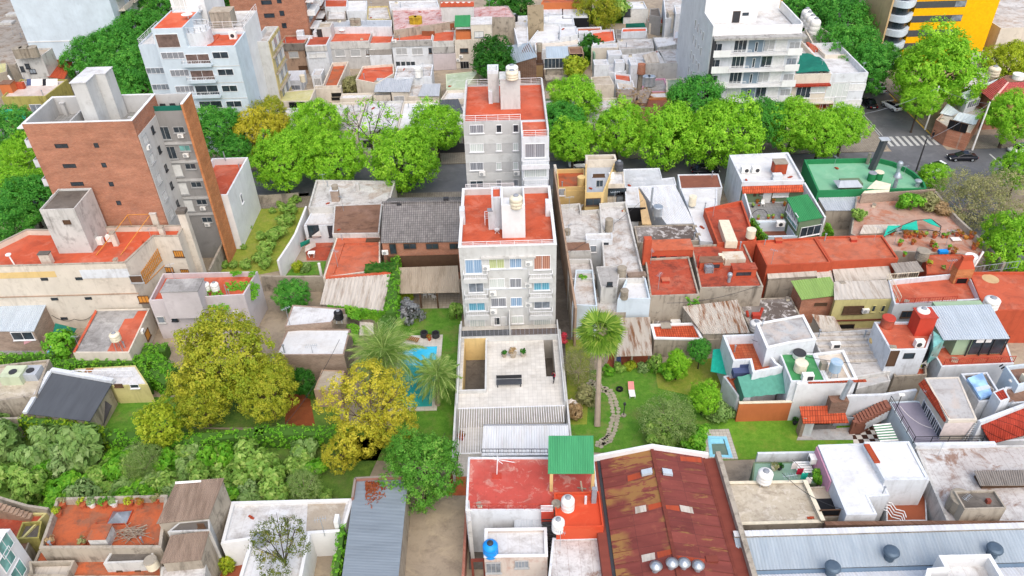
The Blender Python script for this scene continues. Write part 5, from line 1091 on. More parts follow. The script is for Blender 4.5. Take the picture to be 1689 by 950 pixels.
m=MB();m.add([(xl,yb-.1,0),(xe,yb-.1,0),(xe,yb-.1,ze-.13),(xr,yb-.1,zr-.13),(xl,yb-.1,ze-.13),(xl,yn,0),(xe,yn,0),(xe,yn,ze-.13),(xr,yn,zr-.13),(xl,yn,ze-.13)],[(0,4,3,2,1),(5,6,7,8,9),(0,5,9,4),(1,2,7,6)]);m.J0('wall','ow',Wg)
MB().bar((xr,yn,zr+.05),(xr,yb,zr+.05),.3,.14).J0('ridge_cap','rusty2',Wg)
def on_slope(x,y):
 """point of the warehouse roof seen at px x, y"""
 d=ray(x,y);o=U8((0,0,CAMH))
 for a,b in((xl,ze),(xe,ze)):
  n=U8((0,1,0)).cross(U8((xr-a,0,zr-b))).normalized();q=o+d*((U8((a,0,b))-o).dot(n)/d.dot(n))
  if min(a,xr)-.1<=q.x<=max(a,xr)+.1:return q,(n if n.z>0 else-n)
 return q,n
def patch(name,quad,mat,lift=.006,t=.02,par=None):
 pts=[]
 for x,y in quad:q,n=on_slope(x,y);pts.append(q+n*lift)
 return MB().G6(pts,t*.2).J0(name,mat,par or Wg)
for yy in[yb-1.15*i for i in range(1,23)]:
 for a,b in((xl,xr-.16),(xe,xr+.16)):MB().bar((a,yy,ze+.012),(b,yy,zr-.1+.01),.05,.03).J0('sheet_seam','rusty2',Wg)if yy>yn else None
for quad in([(285,322),(362,300),(372,333),(288,358)],[(415,505),(500,485),(505,515),(418,540)],[(520,505),(605,510),(612,545),(530,530)],[(470,800),(565,780),(575,810),(475,840)],[(615,200),(745,210),(750,240),(618,228)],[(595,822),(770,845),(765,870),(600,840)]):patch('red_sheet',quad,'ro',.012)
for i,quad in enumerate(([(368,300),(435,285),(440,315),(375,330)],[(500,287),(560,297),(568,328),(508,320)])):
 pts=[on_slope(*q)[0]+U8((0,0,.35))for q in quad];MB().G6(pts,.3).J0('skylight','metalsteel',Wg)
for quad in([(332,518),(400,505),(405,545),(335,560)],[(610,505),(690,520),(700,560),(620,545)],[(372,820),(455,803),(460,845),(378,865)]):patch('skylight',quad,'fibro',.03,.1)
for i,(x,y)in enumerate(((460,915),(560,895),(635,895),(722,910))):
 q,n=on_slope(x,y)
 t=Q1('roof_vent',('conical galvanised roof vent farthest from the ridge on the shaded slope','conical galvanised roof vent just before the ridge','conical galvanised roof vent just past the ridge','conical roof vent with a rust orange half cowl')[i],'roof vent',q);MB().cyl(q.x,q.y,q.z-.1,q.z+.6,.28,.28,14).J0('pipe','galv',t);MB().J8(q.x,q.y,[(.52,q.z+.6),(.54,q.z+.66),(.25,q.z+.85),(.02,q.z+.95)],20).J0('cowl','steel',t,True)
q,n=on_slope(812,850);MB().box(q.x-.5,q.x+.5,q.y-.3,q.y+.3,q.z,q.z+.25).J0('hatch','rusty',Wg)
m=MB();A=P(75,205,6.4),P(430,108,8.0),P(752,195,6.4);yw=yb+.25
m.add([(xl-1.2,yw,0),(xe+.6,yw,0),(xe+.6,yw,ze+.35),(xr,yw,zr+.5),(xl-1.2,yw,ze+.3),(xl-1.2,yw-.3,0),(xe+.6,yw-.3,0),(xe+.6,yw-.3,ze+.35),(xr,yw-.3,zr+.5),(xl-1.2,yw-.3,ze+.3)],[(0,1,2,3,4),(9,8,7,6,5),(4,3,8,9),(3,2,7,8),(0,4,9,5),(1,6,7,2)]);m.J0('gable_wall','pure',Wg)
MB().box(xl-1.1,xl-.02,yn,yb-.02,0,ze-.15).J0('side_strip','rusty',Wg);MB().box(xe+.02,xe+1.3,yn,yb-.02,0,ze-.2).J0('side_strip','rusty',Wg)
MB().box(xl-.3,xl-.02,yn,yb-.02,ze-.147,ze-.1).J0('gutter','md',Wg);MB().box(xe+.05,xe+.3,yn,yb-.02,ze-.197,ze-.1).J0('gutter','rusty2',Wg)
MB().box(xe+1.303,xe+1.75,yn,yb+.2,0,ze+.5).J0('side_wall','ow',Wg)
# palm garden
F(0,0,1)
J2('palm_lawn',[(938,745),(1200,752),(1195,600),(935,612)],'lawn',.04);J2('soil_bed',[(938,700),(968,700),(975,560),(932,560)],'weed',.06)
J2('soil_bed',[(1085,640),(1195,665),(1180,590),(1080,600)],'weed',.06)
J2('bright_lawn',[(1165,760),(1420,752),(1425,690),(1190,690)],'lawnbright',.05)
TL(2,2)
q=[P(x,y,.06)for x,y in((395,0),(420,10),(455,35),(485,45),(500,70),(512,100),(518,130),(520,165),(518,190),(510,220),(500,250),(492,275),(470,290),(445,300),(435,325))];r_=random.Random(4)
for a,b in zip(q,q[1:]):
 for f in(0,.5):
  for s_ in(-.27,.27):
   c=a.lerp(b,f);u=(b-a).normalized();c=c+U8((-u.y,u.x,0))*(s_+r_.uniform(-.08,.08));k=r_.random()
   MB().J7([(c.x+r_.uniform(.24,.36)*math.cos(g*1.05+k),c.y+r_.uniform(.22,.32)*math.sin(g*1.05+k))for g in range(6)],.06,.1).J0('stepping_stone','stone')
for o in[o for o in C.objects if o.name.startswith('stepping_stone')]:tag(o,None,None,None,'structure')
p=P(540,38,.05);t=Q1('tyre','old dark tyre lying on the palm lawn','tyre',p);m=MB();m.ring([(p.x+.42*math.cos(a*.393),p.y+.42*math.sin(a*.393))for a in range(16)],[(p.x+.2*math.cos(a*.393),p.y+.2*math.sin(a*.393))for a in range(16)],.05,.26);m.J0('tread','tyre',t)
p=P(600,65,.05);t=Q1('sun_lounger','white folding lounger on the palm lawn','lounger',p);MB().G6([p+U8((-.35,-.6,.4)),p+U8((.35,-.6,.4)),p+U8((.35,.5,.42)),p+U8((-.35,.5,.42))],.06).J0('seat','pw',t);MB().G6([p+U8((-.35,.52,.42)),p+U8((.35,.52,.42)),p+U8((.35,1.3,1.0)),p+U8((-.35,1.3,1.0))],.06).J0('backrest','pinkcloth',t)
for sx in(-.3,.3):
 for sy in(-.5,.4):MB().J9(p+U8((sx,sy,0)),p+U8((sx,sy,.34)),.03).J0('leg','mw',t)
p=P(560,165,.05);t=Q1('garden_lamp','dark garden lamp post on a stone base in the palm lawn','lamp',p);MB().J9(p,p+U8((0,0,1.7)),.05).J0('post','md',t);MB().J8(p.x,p.y,[(.08,1.7),(.16,1.8),(.14,2.1),(.02,2.2)],10).J0('lantern','md',t);MB().J8(p.x,p.y,[(.3,.05),(.3,.18),(.1,.2)],10).J0('base','asb',t)
p=P(303,118,.05);t=Q1('tarpaulin','crumpled white tarpaulin heap beside the grey terrace wall','tarpaulin',p);me=Q9('x','pw',3,.8,.6,6,4,2,.3,.3);bpy.data.meshes.remove(me);vs=[];fs=[];m=MB();n=12
for i in range(n+1):
 for j in range(n):a=j*6.283/n;rr=.95*(1-(i/n)**1.5)+.02;vs.append((p.x+rr*math.cos(a)*(1+.25*U5 .noise(U8((a*2,i,1)))),p.y+rr*.9*math.sin(a),.05+1.1*(i/n)*(1+.35*U5 .noise(U8((math.cos(a)*2,math.sin(a)*2,i*.4))))))
for i in range(n):
 for j in range(n):fs.append((i*n+j,i*n+(j+1)%n,(i+1)*n+(j+1)%n,(i+1)*n+j))
m.add(vs,fs);m.J0('sheet','vw',t)
def frond_mesh(L,mat,seed,fan=False):
 rng=random.Random(seed);vs=[];fs=[];tint=[]
 if fan:
  for k in range(17):
   a=(k-8)*.19;d=U8((math.cos(a),math.sin(a),-.12*abs(a)-.05));n=U8((-math.sin(a),math.cos(a),0));b=U8((L*.42,0,.1));q=b+d*L*.6*(1-.10*abs(a));q.z-=.2*L*abs(a)*.5;b2=b+d*L*.34;k0=len(vs)
   vs+=[b,b2+n*.10,q,b2-n*.10];fs.append((k0,k0+1,k0+2,k0+3));tint.append(min(1,max(0,.5+rng.gauss(0,.2))))
  k0=len(vs);vs+=[U8((0,-.04,0)),U8((0,.04,0)),U8((L*.43,.03,.1)),U8((L*.43,-.03,.1))];fs.append((k0,k0+1,k0+2,k0+3));tint.append(.6)
 else:
  N=26
  def sp(f):return U8((L*f*(1-.12*f),0,L*(.55*f-.95*f*f)))
  for i in range(N):
   f=i/N;a,b=sp(f),sp(f+1/N);k0=len(vs);vs+=[a+U8((0,-.04,0)),a+U8((0,.04,0)),b+U8((0,.035,0)),b+U8((0,-.035,0))];fs.append((k0,k0+1,k0+2,k0+3));tint.append(.7)
   if f<.12:continue
   ll=L*.26*math.sin(3.14*min(.97,f*.85+.12))
   for s_ in(-1,1):
    q=b+U8((ll*.55,s_*ll,-ll*.45+rng.gauss(0,.05)));k0=len(vs);vs+=[a,a.lerp(q,.5)+U8((.05,0,.03)),q,a.lerp(q,.5)-U8((.05,0,.0))];fs.append((k0,k0+1,k0+2,k0+3));tint.append(min(1,max(0,.45+rng.gauss(0,.2))))
 return vs,fs,tint
def palm(label,x,y,h,L,nf,mat,fan,r=.28,xb=None,skirt=0,droop=.0):
 """crown at px x, y and height h; trunk foot at px xb"""
 c=P(x,y,h);b=P(*xb,0)if xb else U8((c.x,c.y,0));t=Q1('palm_tree',label,'palm',b);m=MB();n=14
 for i in range(n):a_,b_=b.lerp(c,i/n),b.lerp(c,(i+1)/n);m.J9(a_,b_,r*(1.25-.4*i/n),r*(1.15-.4*i/n),10)
 m.J0('trunk','barkpale',t);rng=random.Random(nf);V=[];Fc=[];T_=[];base=frond_mesh(L,mat,5,fan)
 for k in range(nf):
  az=k*2.39996;el=(1.25-1.75*((k+.5)/nf)**.9)-droop;M=U9 .Rotation(az,3,'Z')@U9 .Rotation(-el,3,'Y');s=rng.uniform(.85,1.1);k0=len(V)
  V+=[M@(v*s)+(c-b)for v in base[0]];Fc+=[[i+k0 for i in f]for f in base[1]];T_+=[min(1,max(0,q+rng.gauss(0,.1)))for q in base[2]]
 o=bpy.data.objects.new('crown',Q7('palm_crown',V,Fc,T_,mat));C.objects.link(o);o.parent=t
 if skirt:
  V=[];Fc=[];T_=[]
  for k in range(skirt):
   az=k*2.39996;M=U9 .Rotation(az,3,'Z')@U9 .Rotation(1.05,3,'Y');k0=len(V);V+=[M@(v*.6)+(c-b)-U8((0,0,.3))for v in base[0]];Fc+=[[i+k0 for i in f]for f in base[1]];T_+=base[2]
  o=bpy.data.objects.new('dead_skirt',Q7('skirt',V,Fc,T_,'leafdry'));C.objects.link(o);o.parent=t
 return t
F(0,0,1)
palm('tall fan palm with a bare trunk standing in the lawn east of the tower',990,548,8.2,3.1,36,'leaffan',True,.3,(985,703),14,.3)
palm('big feather palm arching over the pool',634,588,5.4,4.8,58,'leafpalm',False,.4,(640,655));palm('smaller feather palm at the pool side against the tower terrace wall',722,622,3.6,3.3,38,'leafpalm',False,.25,(722,668))
G3('thin','tangled dry leafless shrub beside the cream terrace',955,605,2.6,2.5,'dry_shrub',2.3,cat='shrub',var=0);J5('low dry bush at the foot of the grey terrace wall',948,690,0,1.2,'leafdry',.8);J5('thin green bush beside the white tarpaulin',965,665,0,1.3,'leafbush',1.1)
J5('red flowering creeper on the narrow passage gate',925,562,1.0,.9,'leafflower',.8)
G3('weep','large pale weeping shrub at the end of the palm lawn',1108,692,2.6,3.3,'weeping_shrub',2.6,cat='shrub',var=1);J5('yellow green bush along the brown warehouse gable',1145,738,0,1.7,'li',.9);J5('soft green bush behind the brown warehouse gable',1090,725,0,1.9,'ls',.9)
G3('street','small bright green tree in the bed by the teal awnings',1118,600,2.6,1.6,'garden_tree',1.7);G3('street','bright rounded tree beside the orange garden wall',1162,655,2.8,1.9,'garden_tree',1.9);G3('deep','small green tree behind the terracotta tiled shed',1156,578,3.,1.5,'garden_tree',1.4)
J5('grey green bush between the small pool and the orange wall',1185,690,0,1.6,'leafgrey',.8);J5('lime bush at the foot of the brick chimney',1100,625,0,1.2,'li',1.);J5('narrow green bush beside the corrugated pergola end',1080,615,0,1.,'ls',1.6)
for i,(x,y,mt)in enumerate(((1003,612,'li'),(1020,606,'ls'),(1040,604,'leafgold'),(1060,606,'leafsage'),(1075,606,'li'))):J5('low flowering plant in the border of the palm lawn',x,y+4,0,.8,mt,.8,'border_plant','plant','border plants of the palm lawn')
# white rooftop house beside the passage (long house)
F(900,250,.221)
L1=J1('house','long dirty white flat roof house with courtyards beside the narrow passage','house',[(440,950),(740,950),(600,372),(400,385)],5.6,'dw','dr',par=.6,t=.22)
L2=J1('house_part','older white roof terrace with a red hatch at the passage side','house',[(170,950),(370,950),(340,800),(160,800)],5.2,'dw','dr',par=.7,t=.2)
L3=J1('house_part','stained white roof terrace behind the yellow block along the passage','house',[(145,665),(300,665),(440,600),(400,430),(265,440),(258,385),(108,395)],5.3,'dw','dr',par=.6,t=.2)
L4=J1('roof_shed','brown sheet roof shed between the two white terraces','shed',[(150,745),(340,740),(325,668),(145,672)],5.4,'dw','tanroof',par=.06,t=.12)
CW=J1('courtyard_house','white room with a small window over the dark courtyard','house',[(300,658),(500,655),(498,605),(298,612)],5.9,'white','wr',par=.15,t=.15);CW.win('S',450,695,.6,.55,'glass','md',0,False);CW.win('S',355,725,.8,1.,'gg','mw',0)
for(lb,x,y,z,r,h,mt,st)in(('ribbed old water tank standing on the long white roof near its middle',470,590,5.2,.55,1.9,'asb','ribbed'),('squat brown tank on the stained roof by the passage',163,615,4.8,.42,.7,'asb','concrete'),('ribbed old water tank over the grey patched shed roof',565,945,5.0,.6,1.7,'asb','ribbed')):U7(lb,x,y,z,r,h,mt,st)
for i,(x,y,h)in enumerate(((175,430,2.2),(512,400,2.4),(505,590,1.9))):Q2(('thin antenna on the passage corner of the stained white roof','thin antenna rising at the far end of the long white roof','short antenna beside the ribbed tank on the long white roof')[i],x,y,5.1,h)
TL(2,1)
L5=J1('house_part','white terrace with a small green bush at the front of the long white house','house',[(308,572),(432,578),(410,400),(325,400)],5.3,'blueshade','dr',par=.5,t=.18);J5('small round green bush on the white terrace by the passage',357,445,4.8,.6,'li',.6)
L6=J1('house_part','grey patched shed roof between the white terraces','shed',[(450,485),(530,485),(545,380),(425,385)],6.0,'dw','greyroof',par=.06,t=.12);L6 .win('S',492,470,.6,.5,'glass','md',0)
L7=J1('house_part','clean white walled terrace over the corrugated pergola','house',[(530,545),(692,542),(668,440),(575,440)],5.5,'blueshade','cr',par=.6,t=.18);U7('pale concrete tank on legs at the corner of the clean white terrace',562,540,5.4,.5,1.2,'asb','concrete')
LB=J1('house_annex','stained lower rear wall of the long white house behind the fan palm','house',('w',L5 .x0,L7 .x1,L7 .y0+.05,L7 .y0+5),3.4,'ow','dr',par=.05,t=.2)
t=Q1('wall_beam','weathered grey beam across the end of the long white roof','beam',P(620,425,5.6));MB().bar(P(580,430,5.6),P(668,422,5.6),.8,.4).J0('beam','fibrobrown',t)
PGR=Shed('pergola','pergola roofed with old ribbed grey sheets beside the fan palm','pergola',[(525,825,2.6),(700,820,2.6),(690,632,3.2),(545,636,3.2)],'fibrodirty',None,30,.05);Q6(PGR,[(517,870),(598,862),(680,860)],2.6,.22,'ow',.04);J2('pergola_floor',[(470,885),(700,880),(690,800),(500,800)],'brownfloor',.07)
p=P(535,865,.07);t=Q1('garden_chair','striped folding chair under the ribbed pergola','chair',p);MB().G6([p+U8((-.3,-.3,.4)),p+U8((.3,-.3,.4)),p+U8((.3,.3,.42)),p+U8((-.3,.3,.42))],.05).J0('seat','canvasnavy',t);MB().G6([p+U8((-.3,.3,.45)),p+U8((.3,.3,.45)),p+U8((.3,.5,1.1)),p+U8((-.3,.5,1.1))],.05).J0('backrest','canvasnavy',t)
for sx in(-.25,.25):
 for sy in(-.25,.25):MB().J9(p+U8((sx,sy,0)),p+U8((sx,sy,.35)),.025).J0('leg','mw',t)
# yellow house and white roofs on the street
F(900,250,.221)
Y1=J1('house','pale yellow two storey house with a grey roof and dark tank on the street side','house',[(295,310),(435,305),(530,60),(297,70)],7.3,'ochre','metalgrey',par=.6,t=.2)
Y1 .win('S',355,375,2.1,1.1,'glass','wd',1);Y1 .win('S',403,238,.9,1.,'glass','sg',1);Y1 .win('S',397,177,1.6,.35,'wd','wd',2)
m=MB();a=P(300,20,8.0);Y1 .part('street_parapet',MB().ring([tuple(q[:2])for q in(P(300,65,8.),P(530,60,8.),P(520,20,8.),P(295,24,8.))],[tuple(q[:2])for q in(P(316,60,8.),P(515,56,8.),P(505,27,8.),P(312,32,8.))],6.5,8.0),'cream')
Y2=J1('house','lower yellow house with a red brown roof terrace and a yellow tank','house',[(92,268),(292,262),(290,125),(80,130)],5.8,'ochre','terraold',par=.7,t=.2);Y2 .win('S',122,302,.9,1.1,'gg','mw',2);U7('pale yellow round tank on the yellow house corner',265,255,5.6,.62,1.5,'ochre','concrete');m=MB();a=PY(215,300,Y2 .y0);m.box(a.x-1.6,a.x+1.6,Y2 .y0-.06,Y2 .y0-.003,1.5,5.2);Y2 .part('raised_panel',m,'ochre')
Y3=J1('house_part','white roofed annex with a glazed porch beside the yellow house','house',[(440,245),(590,242),(580,150),(470,150)],6.6,'cream','wr',par=.15,t=.18);Y3 .win('S',525,300,3.,1.1,'glass','md',3);Y3 .win('S',555,345,1.,2.,'gg','md',0)
U7('dark grey plastic tank on the street end of the yellow house',545,135,7.0,.68,1.5,'plasticdark');t=Q1('dish','white machinery box on the annex roof by the yellow house','box',P(490,200,6.5));p=P(490,195,6.5);MB().box(p.x-.4,p.x+.4,p.y-.5,p.y+.5,6.5,7.2).J0('box','pw',t)
J3('passage_wall','narrow tan wall end at the street side of the passage',[(68,95),(75,130)],.4,6.6,'cream')
W1=J1('house','house with a big pale grey painted roof behind the street trees','house',[(590,265),(700,262),(975,245),(960,190),(870,200),(850,122),(580,130)],5.2,'white','lgreyroof2',par=.12,t=.15)
W3=Shed('house','house with a bright white metal sheet roof sloping from the pale grey roof','house',[(900,540,4.6),(1110,535,4.6),(965,250,5.1),(700,265,5.1)],'metalwhite','white',18,.03)
m=MB();a=P(600,270,5.3);W4=J1('house_part','white wall block with a dark open court under it','house',[(598,400),(705,395),(690,262),(592,268)],5.3,'white','wr',par=.06,t=.15);W4 .win('S',660,470,3.2,2.3,'black','md',0,False)
t=Q1('lean_wall','tan plywood side wall propped along the white metal roof','wall',P(750,540,0));MB().G6([P(720,540,4.),P(790,545,4.),P(745,365,4.9),P(690,270,5.1)],.2).J0('panel','ochretan',t)
U6('stove_pipe','grey steel stove pipe beside the galvanised tank','pipe',785,420,3.4,.16,'galv',4.9,.16);U7('galvanised round tank on a post at the white metal roof',830,500,4.6,.68,1.4,'steel','concrete',stand=.6)
W5=J1('house','white roofed house with a cream tank between the white metal roof and red terraces','house',[(1155,665),(1290,680),(1190,420),(1280,418),(1280,275),(1010,280),(1060,410)],4.7,'white','cr',par=.1,t=.15);U7('cream concrete tank on a stand beside the white metal roof',1090,415,4.6,.55,1.4,'pc','concrete',stand=.4)
W6=J1('house','dirty patched roof strip with vents between the white and red roofs','house',[(685,680),(1165,665),(1130,540),(660,555)],4.4,'ow','patchroof',par=.1,t=.2);W6 .blk('vent',1110,575,.6,.5,.5,'asb');W6 .blk('vent',1135,635,.6,.5,.5,'asb')
H=J1('house','house with a flat red brown roof behind the street trees','house',[(1005,278),(1345-25,270),(1290,165),(985,170)],4.4,'white','rustflat',par=.15,t=.2)
# red terraces, centre right
TL(2,1)
R1=J1('house','house with worn dark red roof terrace and a red chimney at its corner','house',[(690,530),(932,522),(880,335),(665,345)],5.6,'ow','redold',par=.25,t=.2)
R1 .vol('red_room',(690,348),(895,330),305,2.4,'redwall','orange',zb=5.3);
for x in(707,752,806,852):R1 .win(('S',P(790,340,5.3).y),x,341,.8,.5,'glass','rp',0,False)
R1 .vol('chimney',(652,375),(688,375),255,.9,'redwall',None,zb=5.2);R1 .blk('roof_vent',765,460,.9,.6,.35,'rp',capm='orange');
ivy('wall_weeds','weeds growing on the stained wall under the dark red terrace',[R1 .on('S',870,530),R1 .on('S',930,530),R1 .on('S',930,590),R1 .on('S',880,590)],n=25)
R2=J1('house','house with dark red roof of small boxes, a rusty white box and a metal cage','house',[(935,490),(1245,482),(1150,270),(890,280)],5.5,'ow','redold',par=.22,t=.2)
R2 .vol('roof_box',(930,400),(1042,395),365,1.2,'redwall','tanroof');R2 .vol('roof_box',(1092,440),(1205,435),400,1.3,'redwall','redold');R2 .win(('S',P(985,398,R2 .d).y),1000,383,1.5,.4,'glass','md',1,False);R2 .win(('S',P(1150,437,R2 .d).y),1148,420,1.8,.4,'glass','md',1,False)
p=P(1100,375,R2 .d);t=Q1('rusty_box','rust stained white metal box on the dark red roof','box',p);MB().box(p.x-1.3,p.x+1.4,p.y-.2,p.y+1.6,p.z,p.z+1.0).J0('body','rustywhite',t);MB().box(p.x-1.9,p.x-1.303,p.y+.1,p.y+1.3,p.z,p.z+1.0).J0('side','pc',t)
p=P(975,410,R2 .d);t=Q1('metal_cage','small galvanised wire cage on the dark red roof','cage',p);m=MB();
for a in(-.5,.5):
 for b in(-.4,.4):m.bar((p.x+a,p.y+b,p.z),(p.x+a,p.y+b,p.z+1.),.07,.07)
for h_ in(.1,.4,.7,1.):m.ring([(p.x-.53,p.y-.43),(p.x+.53,p.y-.43),(p.x+.53,p.y+.43),(p.x-.53,p.y+.43)],[(p.x-.47,p.y-.37),(p.x+.47,p.y-.37),(p.x+.47,p.y+.37),(p.x-.47,p.y+.37)],p.z+h_-.05,p.z+h_)
m.J0('frame','steel',t);m=MB().box(p.x-.4,p.x+.4,p.y-.3,p.y+.3,p.z+.05,p.z+.9).J0('tank','pg',t)
U6('roof_pipe','thin red vent pipe on the dark red roof','pipe',920,395,2.2,.09,'rp',R2 .d,.09);Q3('galvanised bent vent pipe on the dark red roof',1075,460,R2 .d,.3,1.4)
R3=J1('house','house with a dark red upper roof and a cream ribbed cabin on it','house',[(1020,270),(1210,262),(1140,60),(955,100)],5.9,'redwall','redold',par=.5,t=.25)
m=MB();q=[P(1060,270,6.2),P(1118,272,6.2),P(1075,165,6.2),P(1025,165,6.2)];m.J7([(v.x,v.y)for v in q],5.4,6.5);R3 .part('ribbed_cabin',m,'pc');U7('cream concrete tank on a red plinth at the corner of the red roofs',1180,240,6.3,.62,1.2,'pc','concrete');R3 .blk('plinth',1180,262,1.2,1.,.9,'redwall',5.4)
TL(3,1)
R4=J1('house','house with a wide orange red roof nearest the green glass porch','house',[(15,380),(330,365),(250,240),(-45,258)],5.4,'redwall','orange',par=.25,t=.22);R4 .blk('roof_vent',70,265,.9,.6,.4,'rp',capm='orange')
R5=J1('house','house with a wide orange red roof beside the rooftop pot garden','house',[(330,362),(660,345),(580,230),(250,238)],5.4,'redwall','orange',par=.25,t=.22);R5 .blk('roof_vent',437,260,.8,.6,.4,'rp',capm='orange')
for(q,n_,lb)in(([(20,445,3.9),(265,432,3.9),(250,378,4.3),(12,385,4.3)],14,'low roof of white weathered ribbed sheets under the orange red roof'),([(350,462,3.9),(630,445,3.9),(605,360,4.3),(330,368,4.3)],16,'low roof of white and rusty ribbed sheets beside the striped awning'),([(265,462,3.7),(342,460,3.7),(325,388,4.0),(250,390,4.0)],6,'narrow ribbed sheet roof between the two white sheet roofs')):Shed('low_roof',lb,'shed',q,'fibro','ow',n_,.06,flip=True)
SA=Shed('awning','small ribbed beige awning over the corner of the red terrace','awning',[(652,425,4.6),(785,408,4.6),(750,358,5.0),(620,370,5.0)],'fibrobrown2',None,9,.06)
GB=J1('house','small brick house with an olive green sheet roof','house',('w',P(190,540,4.2).x,P(372,525,4.2).x,P(280,535,4.2).y,P(250,440,4.8).y),4.1,'brick','oliveroof',par=.05,t=.15);GB.sheet('sheet_roof',[(185,548,4.35),(372,525,4.35),(325,435,5.2),(132,455,5.2)],'oliveroof',16,.05);GB.win('S',278,570,1.5,.4,'wd','wd',2,False)
YH=J1('house','pale yellow house with a grey ribbed flat roof and dark window','house',[(350,550),(650,545),(598,450),(345,462)],4.6,'yellowwall','fibro',par=.06,t=.2);YH.sheet('sheet_roof',[(345,548,4.7),(652,540,4.7),(600,450,4.9),(342,460,4.9)],'fibro',12,.04);YH.win('S',437,597,2.4,1.1,'wd','wd',3);YH.win('S',537,590,.35,.9,'glass','yellowwall',0);YH.win('S',583,590,.35,.9,'glass','yellowwall',0);YH.ac('S',495,597);YH.win('S',402,690,1.8,1.4,'black','wd',0,False);a=YH.on('S',350,650);YH.part('band',MB().box(YH.x0,YH.x1,YH.y0-.08,YH.y0-.003,a.z-.1,a.z+.1),'rusty')
LS=Shed('lean_roof','rusty lean-to sheet propped against the brick house','shed',[(285,705,2.0),(385,700,2.0),(345,630,3.0),(235,618,3.0)],'fibrodirty','ow',6,.03)
R6=J1('house','house with a red terrace and a brick barbecue chimney','house',[(640,570),(1065,545),(1000,412),(610,450)],5.0,'white','redold2',par=.75,t=.2);R6 .win('S',712,618,1.9,.9,'glass','wd',2);a,b=P(665,568,5.),P(940,556,5.);R6 .rail([(a.x,a.y),(b.x,b.y)],5.0,'rp',.8,.3)
bq=R6 .vol('barbecue',(925,470),(1005,465),400,1.3,'brickorange',None,zb=4.3);m=MB();x0,x1,y0,y1,z1,_=bq;m.add([(x0,y0,z1+.003),(x1,y0,z1+.003),(x1,y1,z1+.003),(x0,y1,z1+.003),(x0+.4,y0+.4,z1+1.),(x1-.4,y0+.4,z1+1.),(x1-.4,y1-.4,z1+1.),(x0+.4,y1-.4,z1+1.)],[(0,1,5,4),(1,2,6,5),(2,3,7,6),(3,0,4,7),(4,5,6,7)]);m.box(x0+.4,x1-.4,y0+.4,y1-.4,z1+1.,z1+1.6);R6 .part('hood',m,'redwall');R6 .win(('S',y0),968,455,1.3,.8,'black','rp',0,False)
R7=J1('house','wide red roof terrace at the picture edge with a pale round patch','house',[(1085,600),(1420,600),(1290,410),(1005,410)],5.2,'redwall','redold2',par=.3,t=.22);p=P(1110,445,R7 .d);m=MB();m.cyl(p.x,p.y,R7 .d+.003,R7 .d+.015,1.0,1.0,20);R7 .part('round_patch',m,'ochretan')
U7('white plastic tank on the corner plinth of the wide red terraces',1105,585,5.2,.9,1.5,'pw');a,b=P(1020,400,5.6),P(1250,370,5.6);R7 .rail([(a.x,a.y),(b.x,b.y)],4.9,'galv',1.1,.6)
U6('vent_pipe','white leaning vent pipe beside the barbecue chimney','pipe',1020,400,2.6,.14,'pw',5.0,.14,(.7,.3));m=None
t=Q1('stair_rail','white painted railing along the outside stair of the yellow house','railing',P(640,500,4.8));m=MB();a,b=P(610,450,4.9),P(665,560,4.9);Q0(m,(a.x,a.y),(b.x,b.y),4.9,.9,.4);a,b=P(600,450,4.9),P(750,440,4.9);Q0(m,(a.x,a.y),(b.x,b.y),4.9,.9,.3);m.J0('bars','pc',t)
# white house with green court, green corner terrace
F(1130,250,.221)
WG=J1('house','white roofed house with an orange tile eave over a green walled court','house',[(425,228),(890,215),(770,5),(330,25)],6.6,'white','cr',par=.35,t=.3,cap=None)
WG.vol('chimney_base',(652,225),(722,225),178,.9,'white',None,zb=6.25);WG.blk('brick_chimney',695,150,1.9,1.6,1.7,'ro',6.6,'asb')
for i,(x,y)in enumerate(((448,165),(528,163))):
 p=P(x,y,WG.d);t=Q1('air_conditioner',('white air conditioning unit on the clean white roof, the one beside the parapet','white air conditioning unit on the clean white roof, the one towards the brick chimney')[i],'air conditioner',p);MB().box(p.x-.6,p.x+.6,p.y-.1,p.y+.8,p.z+.1,p.z+1.0).J0('body','pw',t);MB().J9((p.x+.15,p.y-.13,p.z+.55),(p.x+.15,p.y-.103,p.z+.55),.32,n=14).J0('fan_grille','md',t)
a,b=P(425,290,5.4),P(880,280,5.4);m=MB();m.G6([(a.x,WG.y0-.9,5.2),(b.x,WG.y0-.9,5.2),(b.x,WG.y0-.003,5.9),(a.x,WG.y0-.003,5.9)],.1);WG.part('tile_eave',m,'clay')
m=MB();m.box(WG.x0+.1,WG.x1-.1,WG.y0-.04,WG.y0-.003,2.2,5.15);WG.part('green_wall',m,'greenwall');Yg=WG.y0-.05
WG.door(('S',Yg),612,332,1.3,2.4,'shutter');WG.win(('S',Yg),716,310,2.3,1.1,'shutter','mw',0);WG.win(('S',Yg),562,310,.3,.9,'wd','wd',0,False);WG.win(('S',Yg),522,312,.3,.9,'wd','wd',0,False)
GF=J1('house_court','grey tiled upper court with potted plants and a white chair before the green wall','house',('w',P(500,490,3.).x,P(1000,490,3.).x,P(650,512,3.0).y,WG.y0-.06),3.0,'white','greyfloor',par=.03,t=.12)
m=MB();a,b=P(430,300,5.),P(492,470,4.2);m.G6([a+U8((0,0,.3)),b+U8((-.1,0,0)),b+U8((.1,0,0)),a+U8((.25,0,.3))],5.);WG.part('side_wall',m,'white')
m=MB();a,b=P(885,230,6.),P(1040,490,4.6);m.G6([a,b,b+U8((.25,0,0)),a+U8((.25,0,0))],6.);WG.part('side_wall',m,'white')
